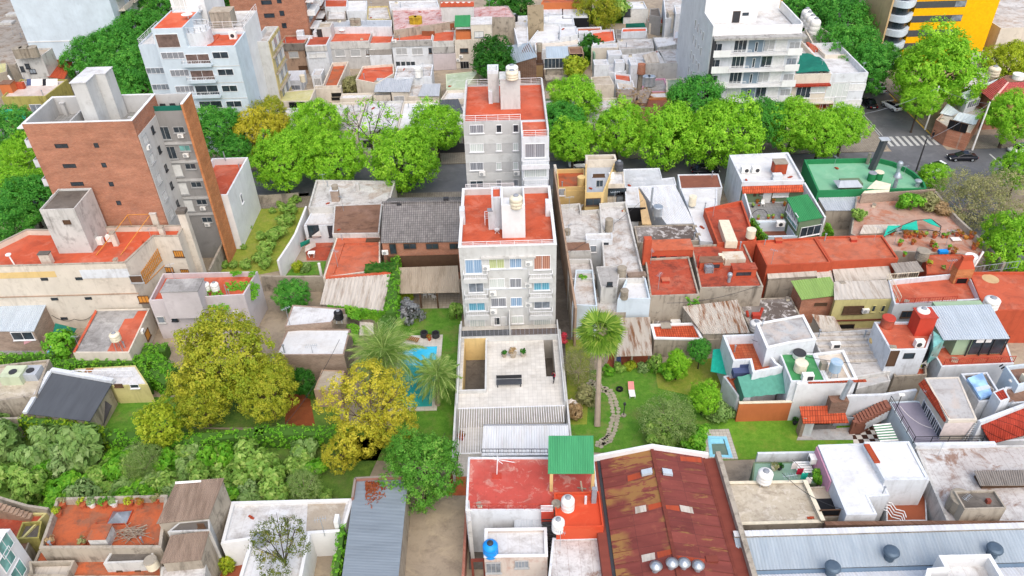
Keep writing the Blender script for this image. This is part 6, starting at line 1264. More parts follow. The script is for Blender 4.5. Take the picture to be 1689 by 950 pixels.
for i,(x,y,lb)in enumerate(((537,385,'clay pot with a bare plant by the dark shutters of the green court'),(657,383,'clay pot between the white door and white window of the green court'),(740,405,'brown planter against the green glass porch'),(545,505,'pot with leafy plant at the open edge of the green court'),(620,500,'small pot in the row along the open edge of the green court'),(655,497,'second small pot in the row along the court edge'),(720,497,'last pot of the row along the court edge by the porch'),(505,415,'dark pot by the side wall of the green court'))):J4(lb,x,y,3.0,.26,'ls' if i>2 else 'lu','pot' if i!=7 else 'md')
p=P(577,405,3.0);t=Q1('garden_chair','white plastic chair in the middle of the green court','chair',p);MB().box(p.x-.26,p.x+.26,p.y-.25,p.y+.25,p.z+.42,p.z+.47).J0('seat','pw',t);MB().box(p.x-.26,p.x+.26,p.y+.2,p.y+.26,p.z+.473,p.z+.95).J0('backrest','pw',t)
for sx in(-.22,.22):
 for sy in(-.2,.2):MB().J9((p.x+sx,p.y+sy,p.z),(p.x+sx,p.y+sy,p.z+.419),.03).J0('leg','pw',t)
t=Q1('iron_arch','dark iron arch over the planter at the edge of the green court','arch',P(550,490,3.));m=MB();p=P(550,495,3.0);last=None
for i in range(13):q=p+U8((1.3*math.cos(3.1416*i/12),0,1.5*math.sin(3.1416*i/12)));(m.J9(last,q,.04)if last else None);last=q
m.J0('frame','md',t)
GP=Shed('porch','glazed porch with a bright green ribbed metal roof','porch',[(850,525,5.4),(1030,492,5.4),(915,318,6.2),(755,345,6.2)],'metalgreen2','greenwall',14,.05,over=.15)
e=0
GP.win(0,935,590,3.2,1.5,'glass','mw',2);
for(x,y)in((775,430),(800,465),(828,500)):GP.win(3,x,y,1.0,1.2,'gg','mw',1)
GP.win(3,800,520,3.5,.9,'glassgreen','mw',1,False)
LC=J1('lower_court','lower court with a pale blue ledge and air conditioner under the green court','house',[(525,640),(840,632),(770,515),(520,520)],2.9,'blueshade','rustflat',par=1.6,t=.35);p=P(710,560,2.9);t=Q1('air_conditioner','white air conditioner on the pale blue ledge under the green court','air conditioner',p);MB().box(p.x-.6,p.x+.6,p.y-.1,p.y+.5,2.9,3.7).J0('body','pw',t);MB().J9((p.x,p.y-.13,3.3),(p.x,p.y-.103,3.3),.3,n=14).J0('fan_grille','md',t)
J6('climber','green climber along the wall edge of the lower court',[(505,490),(560,580),(610,640)],.5,2.,4.4,cat='climber');t=ivy('ivy_wedge','ivy covered triangular wall end beside the green porch',[P(1045,520,4.),P(1070,530,4.),P(1115,620,1.),P(1010,630,1.)],n=260)
YS=Shed('shed','shed with a grey sheet roof and yellow side by the pot garden','shed',[(1050,440,3.4),(1330,440,3.4),(1270,320,3.9),(985,330,3.9)],'metalgrey','ow',16,.03)
F(1389,250,.2368)
pts=[]
zt=5.0
for(x,y)in((640,262),(590,258),(575,215),(545,180),(500,140),(440,105),(360,70),(270,48),(150,45),(0,48)):pts.append((x,y))
GT=J1('corner_building','low corner building with a green painted roof terrace and rounded green parapet','building',[(-170,275)]+[(350,262)]+[p for p in pts[1:]]+[(-265,55)],zt,'greenpar','terracegreen',par=.75,t=.28)
for k in range(2,len(GT.pl)-1):
 a=GT.pl[k];b=GT.pl[k+1]
GT.vol('skylight_house',(0,280),(130,265),225,1.8,'greenwall',None);m=MB();a,b,c,d=P(0,265,5.1),P(140,240,5.1),P(40,165,5.6),P(-60,200,5.6);p=P(60,240,zt)
m.add([(p.x-2.2,p.y-.8,5.2),(p.x+1.6,p.y-.8,5.2),(p.x+1.6,p.y+1.6,5.2),(p.x-2.2,p.y+1.6,5.2),(p.x-1.6,p.y+.4,5.75),(p.x+1.,p.y+.4,5.75)],[(0,1,5,4),(1,2,5),(2,3,4,5),(3,0,4)]);GT.part('skylight_roof',m,'metalgrey')
for(x,y,r,h,mt,lb,st)in((380,165,.42,2.4,'galv','turbine vent with a tall galvanised pipe in the middle of the green terrace','turbine'),(360,260,.42,2.6,'galv','tall leaning grey vent pipe with a cap at the edge of the green terrace','cone'),(520,240,.5,1.1,'galv','squat turbine vent near the rounded end of the green terrace','turbine')):Q3(lb,x,y,zt-.7,r,h,mt,None,st)
U7('green painted round tank on the green terrace, the one with a yellow lid',248,190,zt-.75,.65,1.2,'greenpar','concrete',lid='pc');U7('dark green tank beside the leaning chimney on the green terrace',200,200,zt-.75,.6,1.3,'greenpar','concrete',lid='pg')
m=MB();a=P(205,125,zt-.75);m.bar(a,a+U8((.9,.4,5.0)),.8,.8);t=tag(m.J0('chimney_duct','plasticdark',loc=a),'dark square chimney duct with a pale cap leaning over the green terrace','chimney');m=MB();q=a+U8((.9,.4,5.05));m.box(q.x-.75,q.x+.75,q.y-.6,q.y+.6,q.z,q.z+.12);o=m.J0('cap','metalgrey',t)
U6('chimney','small pale pillar chimney on the green parapet','chimney',175,85,1.9,.28,'asb',zt-.75,.25)
t=Q1('plywood_sheets','heap of torn cream sheets on the green terrace edge','sheets',P(250,250,5.1));m=MB();m.G6([P(140,290,4.7),P(325,290,4.7),P(340,225,5.4),P(235,200,5.4)],.08);m.J0('sheet','pc',t)
J3('boundary_wall','brown brick wall between the green terrace and the pot garden',[(135,300),(330,285),(650,262)],.3,5.6,'bricktan')
PGd=J1('roof_garden','derelict pinkish roof terrace crowded with flower pots','house',[(300,690),(850,715),(1130,780),(650,290),(100,310),(60,570)],4.2,'ow','terraold2',par=.06,t=.2)
J3('parapet_wall','old stained parapet along the street edge of the pot garden',[(650,275),(800,455),(935,580),(1135,775)],.35,5.0,'ow',zb=0)
LR=Shed('low_roof','rusty white ribbed roof patch behind the torn green net','shed',[(120,575,4.6),(420,560,4.6),(400,505,4.8),(150,510,4.8)],'fibro','ow',8,.06,flip=True)
t=Q1('torn_net','torn teal shade net on a bent frame over the pot garden','net',P(500,540,4.2));m=MB();pts_=[(300,575),(410,520),(500,480),(620,470),(690,520),(680,560),(600,545),(420,545)]
for a,b in zip(pts_,pts_[1:]+pts_[:1]):m.J9(P(*a,5.6 if a[1]<540 else 4.9),P(*b,5.6 if b[1]<540 else 4.9),.06)
for x,y in((300,575),(410,545),(600,545),(685,560)):q=P(x,y,4.9);m.J9(q,(q.x,q.y,4.2),.05)
m.J0('frame','md',t);m=MB();m.G6([P(290,590,4.9),P(330,570,4.9),P(420,515,5.6),P(320,515,5.6)],.05);m.G6([P(410,540,5.2),P(530,545,5.2),P(520,480,5.7),P(420,515,5.7)],.05);m.G6([P(560,475,5.7),P(620,505,5.5),P(690,530,5.4),P(620,470,5.8)],.05);m.J0('net','teal',t)
rng=random.Random(11)
gp=[(345,580,'ls'),(400,655,'li'),(440,600,'lu'),(470,598,'lu'),(505,590,'leafgold'),(540,600,'lu'),(575,590,'ls'),(620,660,'lu'),(640,600,'lu'),(640,690,'li'),(700,600,'li'),(730,600,'ls'),(745,680,'li'),(770,715,'lu'),(800,590,'lu'),(830,590,'lu'),(895,605,'lu'),(915,680,'lu'),(950,650,'leafgold'),(1010,690,'lu'),(1030,740,'lu'),(1000,735,'lu'),(600,800,'leafgold'),(430,730,'li'),(700,830,'ls'),(490,645,'lu'),(770,575,'leafbush')]
for x,y,mt in gp:J4('clay pot with a small plant on the derelict roof garden',x,y,4.2,rng.uniform(.26,.45),mt,group='flower pots of the derelict roof garden')
J5('bright green bush growing on the derelict roof beside the brick wall',455,400,4.2,1.7,'li',.9);J5('greyish weedy bush along the brick wall of the roof garden',575,385,4.2,1.8,'leafbush',.7);J5('dry weeds at the parapet corner of the roof garden',690,420,4.2,1.5,'leafdry',.6);J5('green plant leaning on the sheet roofed shed',95,470,4.2,1.1,'ls',1.)
U7('ribbed old tank standing over the corner of the red terraces and the roof garden',550,745,4.4,.85,1.3,'asb','ribbed');U7('white round tank behind the barbecue chimney',885,770,4.6,.75,1.0,'pw','concrete')
p=P(700,705,4.2);t=Q1('blue_crate','bright blue plastic crate among the clay pots','crate',p);MB().box(p.x-.6,p.x+.6,p.y-.3,p.y+.3,p.z,p.z+.4).J0('box','blue',t)
p=P(790,615,4.2);t=Q1('white_board','white board lying among the clay pots','board',p);MB().box(p.x-.6,p.x+.6,p.y-.4,p.y+.4,p.z+.1,p.z+.2).J0('board','pw',t)
p=P(862,605,4.2);t=Q1('bucket','yellow bucket on the derelict roof garden','bucket',p);MB().cyl(p.x,p.y,p.z,p.z+.35,.28,.36,14).J0('pail','woodorange',t)
R8=J1('house_part','orange red flat roof step between the pot garden and the barbecue terrace','house',[(590,850),(850,850),(845,715),(580,720)],4.5,'redwall','orange',par=.06,t=.2)
Q2('bare aerial mast on the orange red roof step',740,830,4.4,1.8)
G3('thin','big pale thin leaved tree beyond the roof garden at the green terrace corner',860,345,4.2,5.8,'street_tree',4.4,var=0);G3('thin','pale thin leaved tree with bare twigs at the street edge beyond the pot garden',1120,345,4.2,6.,'street_tree',4.4,var=1)
G3('street','vivid lime street tree at the picture edge beside the pot garden wall',1215,640,5.5,4.6,'street_tree',4.6);G3('street','small lime tree at the rounded end of the green terrace',640,180,3.5,2.6,'street_tree',2.4);G3('street','lime tree at the picture edge by the parked white car',1240,120,5.,3.4,'street_tree',3.4)
# S3: white houses with terracotta terrace
F(1150,500,.221)
OC=Shed('shed','shed with a big rusty brown and white corrugated roof','shed',[(45,232,3.3),(392,222,3.3),(300,-25,4.2),(-110,25,4.2)],'fibrodirty','ow',22,.07)
PV=J1('yard_roof','dark stained flat roof with peeling white paint behind the grey sloped roof','house',[(395,190),(770,90),(700,-45),(290,-30)],2.4,'ow','patchroof',par=.1,t=.2)
U7('white plastic tank on the dark peeling roof, beside red objects',432,195,2.5,.75,1.3,'pw');p=P(435,105,2.4);t=Q1('toy_heap','red toy ride-on and red odds and ends on the dark peeling roof','toys',p);MB().box(p.x-.5,p.x+.5,p.y-.4,p.y+.3,p.z,p.z+.6).J0('body','rp',t);MB().J9((p.x+.6,p.y+.3,p.z),(p.x+.9,p.y+.6,p.z+1.),.2,n=8).J0('horn','rp',t);MB().J9((p.x-.9,p.y+.2,p.z),(p.x-1.1,p.y+.4,p.z+.7),.18,n=8).J0('horn','rp',t)
TT=J1('house','white house with a walled terracotta tiled terrace','house',[(270,432),(392,425),(415,520),(640,475),(590,440),(452,228),(190,238)],5.8,'white','terracotta',par=1.25,t=.28)
GW=J1('house_block','white block with a plain pale grey sheet roof above the terracotta terrace','house',[(520,338),(690,300),(888,275),(792,88),(440,152)],7.4,'white','lgreyroof',par=.06,t=.25,cap='pure')
GN=J1('house_block','block with a green painted flat roof holding two small tanks','house',[(700,585),(965,582),(870,375),(612,368)],5.9,'white','greenroof',par=.12,t=.2);
U7('cream concrete tank in the middle of the green flat roof',765,500,5.85,.68,1.1,'pc','concrete');U7('white squat tank with black valves at the back of the green flat roof',757,400,5.9,.68,.6,'pw','concrete',lid='md')
p=P(822,580,5.85);t=Q1('air_conditioner','white air conditioner at the front edge of the green flat roof','air conditioner',p);MB().box(p.x-.6,p.x+.6,p.y-.1,p.y+.5,p.z+.02,p.z+.85).J0('body','pw',t);MB().box(p.x-.1,p.x+.5,p.y-.13,p.y-.103,p.z+.15,p.z+.7).J0('fan_grille','md',t)
GB2=J1('house_block','block with a worn cream roof holding a blue banded tank','house',[(968,582),(1195,570),(1092,352),(872,378)],5.85,'white','stainpale',par=.2,t=.25,cap='pure');U7('blue banded white tank on legs on the worn cream roof',1010,545,5.7,.62,1.2,'bluepale','concrete',stand=.9);GB2 .blk('chimney',930,500,.7,.6,1.2,'asb')
SW=J1('house','white walled rear house with the tiled barbecue lean-to','house',('w',P(745,600,5.7).x,P(1165,590,5.7).x,P(900,600,5.7).y,P(900,590,5.7).y+3.),5.7,'pure','cr',par=.13,t=.3)
m=MB();a=P(860,597,5.75);
for i in range(14):m.box(SW.x0+1.2+i*.45,SW.x0+1.6+i*.45,SW.y0-.02,SW.y0+.3,5.72,5.85)
SW.part('brick_edge',m,'ro')
aw=[P(350,702,3.6),P(735,660,3.6),P(640,476,5.2),P(300,548,5.2)];t=Q1('canvas_awning','green canvas awning stretched over the yard beside the terracotta terrace','awning',aw[0]);m=MB();N=9
for i in range(N):f,g=i/N,(i+1)/N;m.G6([aw[0].lerp(aw[1],f)-U8((0,0,.12*(i%2))),aw[0].lerp(aw[1],g)-U8((0,0,.12*((i+1)%2))),aw[3].lerp(aw[2],g)-U8((0,0,.12*((i+1)%2))),aw[3].lerp(aw[2],f)-U8((0,0,.12*(i%2)))],.03)
m.J0('canvas','canvas',t);m=MB();m.G6([P(350,704,3.62),aw[0]+U8((-.2,0,-1.)),P(270,580,3.6),aw[3]],.03);m.J0('side_flap','canvasdark',t)
t=Q1('teal_awning','teal striped awning over the garden gate of the terracotta terrace house','awning',P(160,440,3.2));q=[P(100,510,2.6),P(240,540,2.6),P(185,340,3.6),P(118,345,3.6)];m=G4(q,12,.04,.03);m.J0('canvas','teal',t)
t=Q1('teal_awning','narrow teal awning flap beside the blue patterned cushion','awning',P(270,520,3.2));G4([P(250,560,2.6),P(275,595,2.6),P(300,490,3.6),P(272,468,3.6)],5,.04,.03).J0('canvas','teal',t)
p=P(340,510,4.6);t=Q1('sofa','blue patterned garden sofa on the small balcony of the terracotta terrace','sofa',p);MB().box(p.x-1.1,p.x+1.,p.y-.4,p.y+.5,4.0,4.75).J0('seat','canvasnavy',t);MB().box(p.x-1.1,p.x+1.,p.y+.503,p.y+.8,4.2,5.2).J0('backrest','canvasnavy',t)
LOW=J1('lower_house','white lower garden house wall under the teal awnings','house',[(300,690),(400,700),(390,500),(195,545)],3.2,'white','terracotta',par=.1,t=.2)
J3('garden_wall','smooth orange garden wall at the end of the bright lawn',[(312,745),(713,735)],.25,2.9,'orangewall',cap='pc')
tq=[P(790,895,2.6),P(1130,890,2.6),P(1085,762,3.9),P(763,770,3.9)];BQ=Q1('barbecue_house','barbecue shelter with a bright orange tiled roof and a brick chimney','shelter',(sum(p.x for p in tq)/4,tq[0].y,0));MB().G6(tq,.12).J0('roof','clay',BQ)
y0=tq[0].y+.5;x0,x1=tq[0].x+.3,tq[1].x-.3
MB().box(x0-.2,x0+.15,y0-.2,tq[2].y,0,3.0).J0('side_wall','bricktan',BQ);MB().box(x0+.153,x0+1.2,y0-.05,y0+.2,0,2.5).J0('pillar','white',BQ);MB().box(x0+1.203,x1,y0+.8,y0+1.,0,2.6).J0('wall','greywallbq',BQ);MB().box(x0+1.4,x0+3.4,y0+.75,y0+.797,.9,2.2).J0('oven_opening','black',BQ);MB().box(x0+3.7,x0+5.9,y0+.7,y0+.797,.7,1.9).J0('counter','pg',BQ)
c=P(1040,792,3.6);MB().box(c.x-.95,c.x+.95,c.y-.3,c.y+.7,3.0,5.0).J0('chimney','brickdark',BQ);MB().J9((c.x+.3,c.y+.2,5.003),(c.x+.9,c.y+.6,7.2),.28,n=12).J0('flue','steel',BQ)
TL(3,2)
J2('grey_terrace',[(160,285),(440,283),(425,222),(180,235)],'lgreyroof',.08)
J4('black round pot by the side wall of the tiled barbecue shelter',150,205,.1,.35,'leafdark','md')
F(960,700,.2632)
t=Q1('swimming_pool','small light blue pool with murky water beside the bright lawn','pool',P(860,150,.1));q=[P(765,215,.14),P(978,217,.14),P(920,30,.14),P(765,35,.14)];qi=[P(800,205,.14),P(945,212,.14),P(905,78,.14),P(785,75,.14)]
A=ccw([U8((p.x,p.y))for p in q]);B_=ccw([U8((p.x,p.y))for p in qi]);MB().ring([tuple(p)for p in A],[tuple(p)for p in B_],.03,.2).J0('deck','terracefloor',t);I=Q5(B_,.35);MB().ring([tuple(p)for p in B_],[tuple(p)for p in I],.02,.22).J0('rim','pooltile',t);MB().J7([tuple(p)for p in I],.01,.1).J0('water','pooldark',t)
m=MB();ys=max(p.y for p in I);xs=[p.x for p in I];m.box(min(xs)+.1,max(xs)-.1,ys-.7,ys-.02,.101,.16);m.J0('step','pooltile',t)
# bottom right
F(0,0,1)
BE=J1('house','low house with a mottled beige gravel roof','house',[(1212,866),(1358,862),(1327,793),(1190,795)],5.2,'ow','beigeroof',par=.1,t=.25,cap='pc')
TL(3,2)
GTc=J1('roof_terrace','pale green roof terrace with a bench, tank and washing line','house',[(-60,490),(260,500),(235,390),(-50,392)],3.6,'greenwall','greenpale',par=.05,t=.15);J3('parapet_wall','stained white wall along the bright lawn behind the green terrace',[(-30,348),(255,343)],.25,4.4,'white',zb=0)
U7('white ribbed plastic tank on a brick plinth beside the green terrace',-5,500,5.0,.72,1.4,'pw',stand=.5)
p=P(200,455,3.6);t=Q1('bench','white slatted bench on the pale green terrace','bench',p);m=MB()
for i in range(5):m.box(p.x-.8,p.x+.8,p.y-.1+i*.3,p.y+.12+i*.3,4.0,4.06)
m.J0('slats','pw',t)
for sx in(-.7,.7):
 for sy in(0,1.2):MB().box(p.x+sx-.04,p.x+sx+.04,p.y+sy-.04,p.y+sy+.04,3.6,3.999).J0('leg','pw',t)
J4('square planter with a bare plant on the pale green terrace',48,430,3.6,.35,'leafbush','pc');J4('dark leafy pot beside the square planter on the green terrace',75,428,3.6,.3,'leafdark','md')
t=Q1('washing_line','clothes on a washing line at the end of the green terrace','laundry',P(190,450,4.5));m=MB();a,b=P(140,380,5.4),P(245,490,5.4);m.J9(a,b,.02);m.J0('line','md',t)
for i,(f,mt)in enumerate(((.15,'vw'),(.4,'cloth_red'),(.6,'teal'),(.8,'vw'))):c=a.lerp(b,f);MB().box(c.x-.3,c.x+.3,c.y-.02,c.y+.02,c.z-.9,c.z-.03).J0('garment',mt,t)
J5('green bush by the pink wall of the white roofed house',270,480,3.6,.8,'li',1.2);Q2('white spiral aerial on the beige roof edge',118,490,5.2,1.)
OB=J1('concrete_hut','raw concrete hut with dark open bays beside the white roof','shed',[(250,665),(390,660),(360,505),(218,515)],4.6,'ow','concrete',par=.1,t=.2);OB.win('S',320,640,1.8,.8,'black','wd',0,False)
m=MB();
for y in(575,620,650):a,b=P(250,y,4.62),P(378,y-3,4.62);m.box(a.x,b.x,a.y-.25,a.y+.25,4.61,4.68)
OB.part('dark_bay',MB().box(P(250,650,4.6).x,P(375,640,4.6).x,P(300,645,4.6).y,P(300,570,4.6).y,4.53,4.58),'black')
J3('parapet_wall','narrow leaning cream parapet between the beige roof and the concrete hut',[(200,482),(290,680)],.3,5.5,'ow',zb=0,cap='pc')
PK=J1('house','house with a clean white flat roof and a pink side wall','house',[(405,650),(555,648),(512,562),(617,556),(492,300),(265,308)],6.2,'white','cr',par=.06,t=.2)
a=[p for p in PK.pl];i0=min(range(len(a)),key=lambda i:(a[i]-U8(P(265,308,6.2)[:2])).length)
m=MB();A=P(265,310,6.2);B_=P(335,480,6.2);m.G6([(A.x-.15,A.y,6.0),(B_.x-.15,B_.y,6.0),(B_.x-.02,B_.y,6.0),(A.x-.02,A.y,6.0)],5.9);PK.part('pink_wall',m,'pinkwall')
m=MB();A=P(250,320,5.);c=P(258,375,5.);d=P(290,430,4.8)
t=Q1('air_conditioner','white air conditioner fixed on the pink wall','air conditioner',c);MB().box(c.x-.7,c.x-.1,c.y-.4,c.y+.4,4.6,5.3).J0('body','pw',t);MB().J9((c.x-.74,c.y,4.95),(c.x-.703,c.y,4.95),.25,n=12).J0('fan_grille','md',t)
PW=J1('house_block','higher white block with a bright flat roof above the brown patio','house',[(592,482),(812,478),(712,290),(490,293)],6.9,'white','cr',par=.12,t=.28);m=MB();
for i in range(9):a=P(505+i*6,312+i*10,6.92);m.box(a.x-.3,a.x+.25,a.y-.15,a.y+.12,6.92,7.05)
PW.part('loose_tiles',m,'ro')
BPt=J1('patio_house','brown floored patio behind the white block with a white stair rail','house',[(600,682),(800,680),(790,480),(600,490)],3.2,'white','brownfloor',par=.05,t=.12);
m=MB();
for k in range(4):o_=U8((-.25*k,-.28*k,0));q=[P(690,680,3.3),P(680,650,3.3),P(640,640,3.3),P(620,610,3.3),P(600,605,3.3)];[m.bar(a+o_+U8((0,0,.5)),b+o_+U8((0,0,.5)),.07,.07)for a,b in zip(q,q[1:])]
BPt.part('white_rails',m,'mw')
for i,(x,y,mt,lb)in enumerate(((690,530,'pw','white laundry tubs in the brown patio'),(735,535,'pinkgrey','mauve wash basin beside the white tubs in the brown patio'))):p=P(x,y,3.2);t=Q1('wash_tub',lb,'tub',p);MB().J8(p.x,p.y,[(.3,3.2),(.5,3.8),(.52,3.85),(.4,3.8),(.25,3.4)],14).J0('basin',mt,t);MB().box(p.x-.1,p.x+.1,p.y+.5,p.y+.56,3.2,4.3).J0('tap_post','steel',t)
BS=J1('warehouse','wide stained white roof with peeling square sheets','house',[(900,690),(1420,690),(1420,308),(738,312)],5.3,'dw','stainroof',par=.1,t=.25,cap=None);J3('parapet_wall','pale coping wall along the far edge of the stained white roof',[(738,314),(1130,308)],.4,5.7,'white',zb=5.0,zref=5.4)
BS.sheet('ribbed_skylight',[(1060,508,6.0),(1420,505,6.0),(1420,430,6.0),(1028,435,6.0)],'fibrobrown2',34,.08);v=BS.vol('skylight_base',(1062,520),(1400,516),510,1.4,'wd')
U7('big weathered concrete tank leaning at the stained roof edge',945,620,5.3,1.0,1.6,'asb','concrete');hb=BS.vol('concrete_box',(945,690),(1150,690),630,2.0,'ow','darkroof',zb=5.2,par=.25);BS.blk('vent_pot',1095,590,.35,.35,.4,'rusty',hb[4]+.04)
J3('low_wall','long brown crumbling wall before the blue grey roof',[(300,692),(900,688),(1420,690)],.4,5.6,'brickdark',zb=0)
MR=Q1('warehouse','large warehouse with a pale blue grey ribbed roof and round roof turbines','warehouse',(24,38,0));
ya,yb_,yc,yd=P(600,720,6.3).y,P(600,742,6.3).y,P(600,880,6.3).y,P(600,1150,6.3).y;x0=P(-115,870,6.3).x;x1=75.
MB().box(x0,x1,yb_+.02,ya,0,6.5).J0('rear_wall','ow',MR);G4([(x0,yb_,6.5),(x1,yb_,6.5),(x1,ya+.1,6.53),(x0,ya+.1,6.53)],150,.02,.05).J0('coping','metalwhite',MR)
G4([(x0,yc,5.6),(x1,yc,5.6),(x1,yb_-.02,6.3),(x0,yb_-.02,6.3)],190,.03,.05).J0('roof_slope','metalblue2',MR);MB().box(x0,x1,yc-.45,yc-.003,5.35,5.5).J0('gutter','metalblue',MR);G4([(x0,yd,6.6),(x1,yd,6.6),(x1,yc-.46,5.6),(x0,yc-.46,5.6)],190,.03,.05).J0('roof_slope','metalwhite',MR);MB().box(x0+.1,x1,yd,yb_,0,5.2).J0('wall','ow',MR)
for i,(x,y)in enumerate(((610,865),(1112,850),(325,940))):Q3(('dark round roof turbine halfway along the blue grey roof','dark round roof turbine near the white parapet box','dark round roof turbine in front of the gutter, at the picture bottom')[i],x,y,5.65,.62,1.25,'turbine')
J3('side_wall','weathered wall with white top beside the blue grey roof',[(-130,715),(-60,960)],.5,6.0,'ow')
BX=J1('white_parapet_house','white walled stair well rising through the blue grey roof at the picture bottom','house',[(780,990),(1200,990),(1110,842),(855,848),(885,905),(800,912)],8.0,'pure','wr',par=1.2,t=.35)
J2('checker_floor',[(440,305),(570,300),(530,215),(430,230)],'checker',.09)
# S4
F(1400,560,.2285)
ST_=Q1('outside_stair','brown tiled outside stair climbing along the white garden wall','stair',P(60,600,1.5));m=MB();a,b=P(60,575,1.9),P(275,462,3.4);N=11
for i in range(N):c=a.lerp(b,i/(N-1));m.box(c.x-.25,c.x+.25,c.y-.6,c.y+.6,c.z-.5,c.z)
m.J0('upper_steps','clay2',ST_);m=MB();a,b=P(70,590,1.9),P(100,640,.2)
for i in range(7):c=a.lerp(b,i/6);m.box(c.x-.6,c.x+.6,c.y-.2,c.y+.2,0,c.z+.02)
m.J0('lower_steps','clay2',ST_);m=MB();a,b=P(60,590,1.3),P(275,480,2.9);m.G6([a+U8((0,-.7,.0)),b+U8((0,-.7,.0)),b+U8((0,-.6,.0)),a+U8((0,-.6,.0))],1.2);m.J0('stringer','white',ST_)
t=Q1('striped_awning','green and white striped awning over the checkered yard','awning',P(260,660,2.4));q=[P(225,735,2.2),P(360,728,2.2),P(300,602,2.9),P(175,615,2.9)];N=13
for par_,mt in((0,'pw'),(1,'greenstripe')):
 m=MB()
 for i in range(N):
  if i%2==par_:f,g=i/N,(i+1)/N;m.G6([q[0].lerp(q[3],f),q[1].lerp(q[2],f),q[1].lerp(q[2],g),q[0].lerp(q[3],g)],.05)
 m.J0('white_stripes' if par_==0 else 'green_stripes',mt,t)
LT2=J1('terrace_house','house with a lavender grey upper terrace behind a black railing','house',[(468,755),(960,748),(870,520),(480,440),(288,450)],3.3,'blueshade','lavender',par=.06,t=.2)
LT2 .rail([tuple(P(x,y,3.3)[:2])for x,y in((290,455),(462,750),(958,744))],3.3,'md',1.0,0)
UR=J1('upper_room','upper room with a pale grey sheet roof, red tile eave and window strip','house',[(722,582),(928,578),(795,268),(548,275)],6.2,'cream','lgreyroof',par=.05,t=.2)
q=[P(690,592,5.6),P(724,562,6.25),P(545,285,6.25),P(503,318,5.6)];m=MB();m.G6(q,.1);UR.part('tile_eave',m,'clayx')
fi=max(range(len(UR.pl)),key=lambda i:(UR.pl[(i+1)%len(UR.pl)]-UR.pl[i]).length if abs((UR.pl[(i+1)%len(UR.pl)]-UR.pl[i]).y)>3 and min(UR.pl[i].x,UR.pl[(i+1)%len(UR.pl)].x)<sum(p.x for p in UR.pl)/4-1 else 0)
for x,y in((548,505),(580,552),(612,605),(642,658)):UR.win(fi,x,y,1.3,1.5,'glass','mw',1,False)
t=Q1('rolled_canvas','pale canvas screen hung under the sheet roof end','screen',P(800,630,5.));a,b=PY(695,600,UR.y0-.06),PY(915,590,UR.y0-.06);m=MB();m.box(a.x,b.x,UR.y0-.1,UR.y0-.05,a.z-1.9,a.z-.1);m.J0('canvas','canvaswhite2',t)
t=Q1('ladder','metal ladder leaning on the end of the upper room','ladder',P(870,690,3.3));m=MB();a,b=P(835,730,3.3),P(930,600,5.9)
for o_ in(-.25,.25):m.J9(a+U8((o_,0,0)),b+U8((o_,0,0)),.04)
for i in range(9):c=a.lerp(b,(i+.5)/9);m.J9(c-U8((.25,0,0)),c+U8((.25,0,0)),.03)
m.J0('rungs','steel',t)
m=None;p=P(352,478,3.3);t=Q1('yard_lamp','white lamp on a black post at the lavender terrace railing','lamp',p);MB().J9(p,p+U8((0,0,1.6)),.05).J0('post','md',t);MB().box(p.x-.3,p.x+.3,p.y-.15,p.y+.15,p.z+1.6,p.z+1.75).J0('lamp_head','lampwhite',t)
Q4('clothes lines stretched over the lavender terrace',[P(370,480,4.8),P(600,640,4.6)],.025,'vw',.5)
CT=J1('house','white house wing with a sloping clay red tile roof at the picture edge','house',('w',P(1030,750,3.4).x-.3,85,P(1100,740,3.4).y+.3,P(1100,640,4.6).y+2.5),3.2,'white','lgreyroof',par=.05,t=.2);q=[P(1030,750,3.5),P(1500,630,3.5),P(1450,420,6.0),P(945,600,6.0)];m=MB();m.G6(q,.12);CT.part('tile_roof',m,'clayred')
J3('parapet_wall','white wall along the top of the clay red tile roof',[(945,590),(1130,520),(1400,420)],.35,6.2,'white',zb=0)
TH=J1('stair_hut','small white stair hut with a little red tile roof','house',[(1095,450),(1165,425),(1120,345),(1040,378)],6.8,'white','clayred',par=.05,t=.15)
SKY=J1('house_part','flat roofed house part carrying a blue glass skylight','house',[(940,450),(1120,430),(1000,235),(810,245)],5.4,'white','patchroof',par=.2,t=.2);m=MB();m.G6([P(955,425,5.9),P(1040,395,5.9),P(965,240,5.9),P(857,278,5.9)],.3);SKY.part('glass_skylight',m,'skyglass');m=MB();m.G6([P(915,345,5.93),P(1010,325,5.93),P(1025,350,5.93),P(930,375,5.93)],.02);SKY.part('glass_band',m,'polycarb')
NB=J1('house','white house with a striped awning and brown roof at the picture edge','house',[(1225,330),(1420,280),(1300,170),(1130,190)],6.6,'blueshade','tanroof',par=.5,t=.2);q=[P(1190,325,5.4),P(1215,310,5.9),P(1110,175,6.4),P(1085,190,5.9)];t=Q1('striped_awning','black and white striped awning on the white house at the picture edge','awning',q[0]);N=16
for par_,mt in((0,'pw'),(1,'black')):
 m=MB()
 for i in range(N):
  if i%2==par_:f,g=i/N,(i+1)/N;m.G6([q[0].lerp(q[3],f),q[1].lerp(q[2],f),q[1].lerp(q[2],g),q[0].lerp(q[3],g)],.05)
 m.J0('white_stripes' if par_==0 else 'black_stripes',mt,t)
BR=J1('house_part','brown flat roof with a curled white pipe at the picture edge','house',[(1100,470),(1420,440),(1420,335),(1130,340)],5.6,'white','tanroof',par=.2,t=.2)
p=P(1250,340,5.5);t=Q1('air_conditioner','cream boiler box with a curved white pipe at the picture edge','boiler',p);MB().box(p.x-.3,p.x+.9,p.y-.4,p.y+.5,5.5,7.).J0('body','pc',t);m=MB();m.J9((p.x-.6,p.y,5.6),(p.x-1.4,p.y+.4,6.2),.14);m.J0('pipe','pw',t)
TL(3,1)
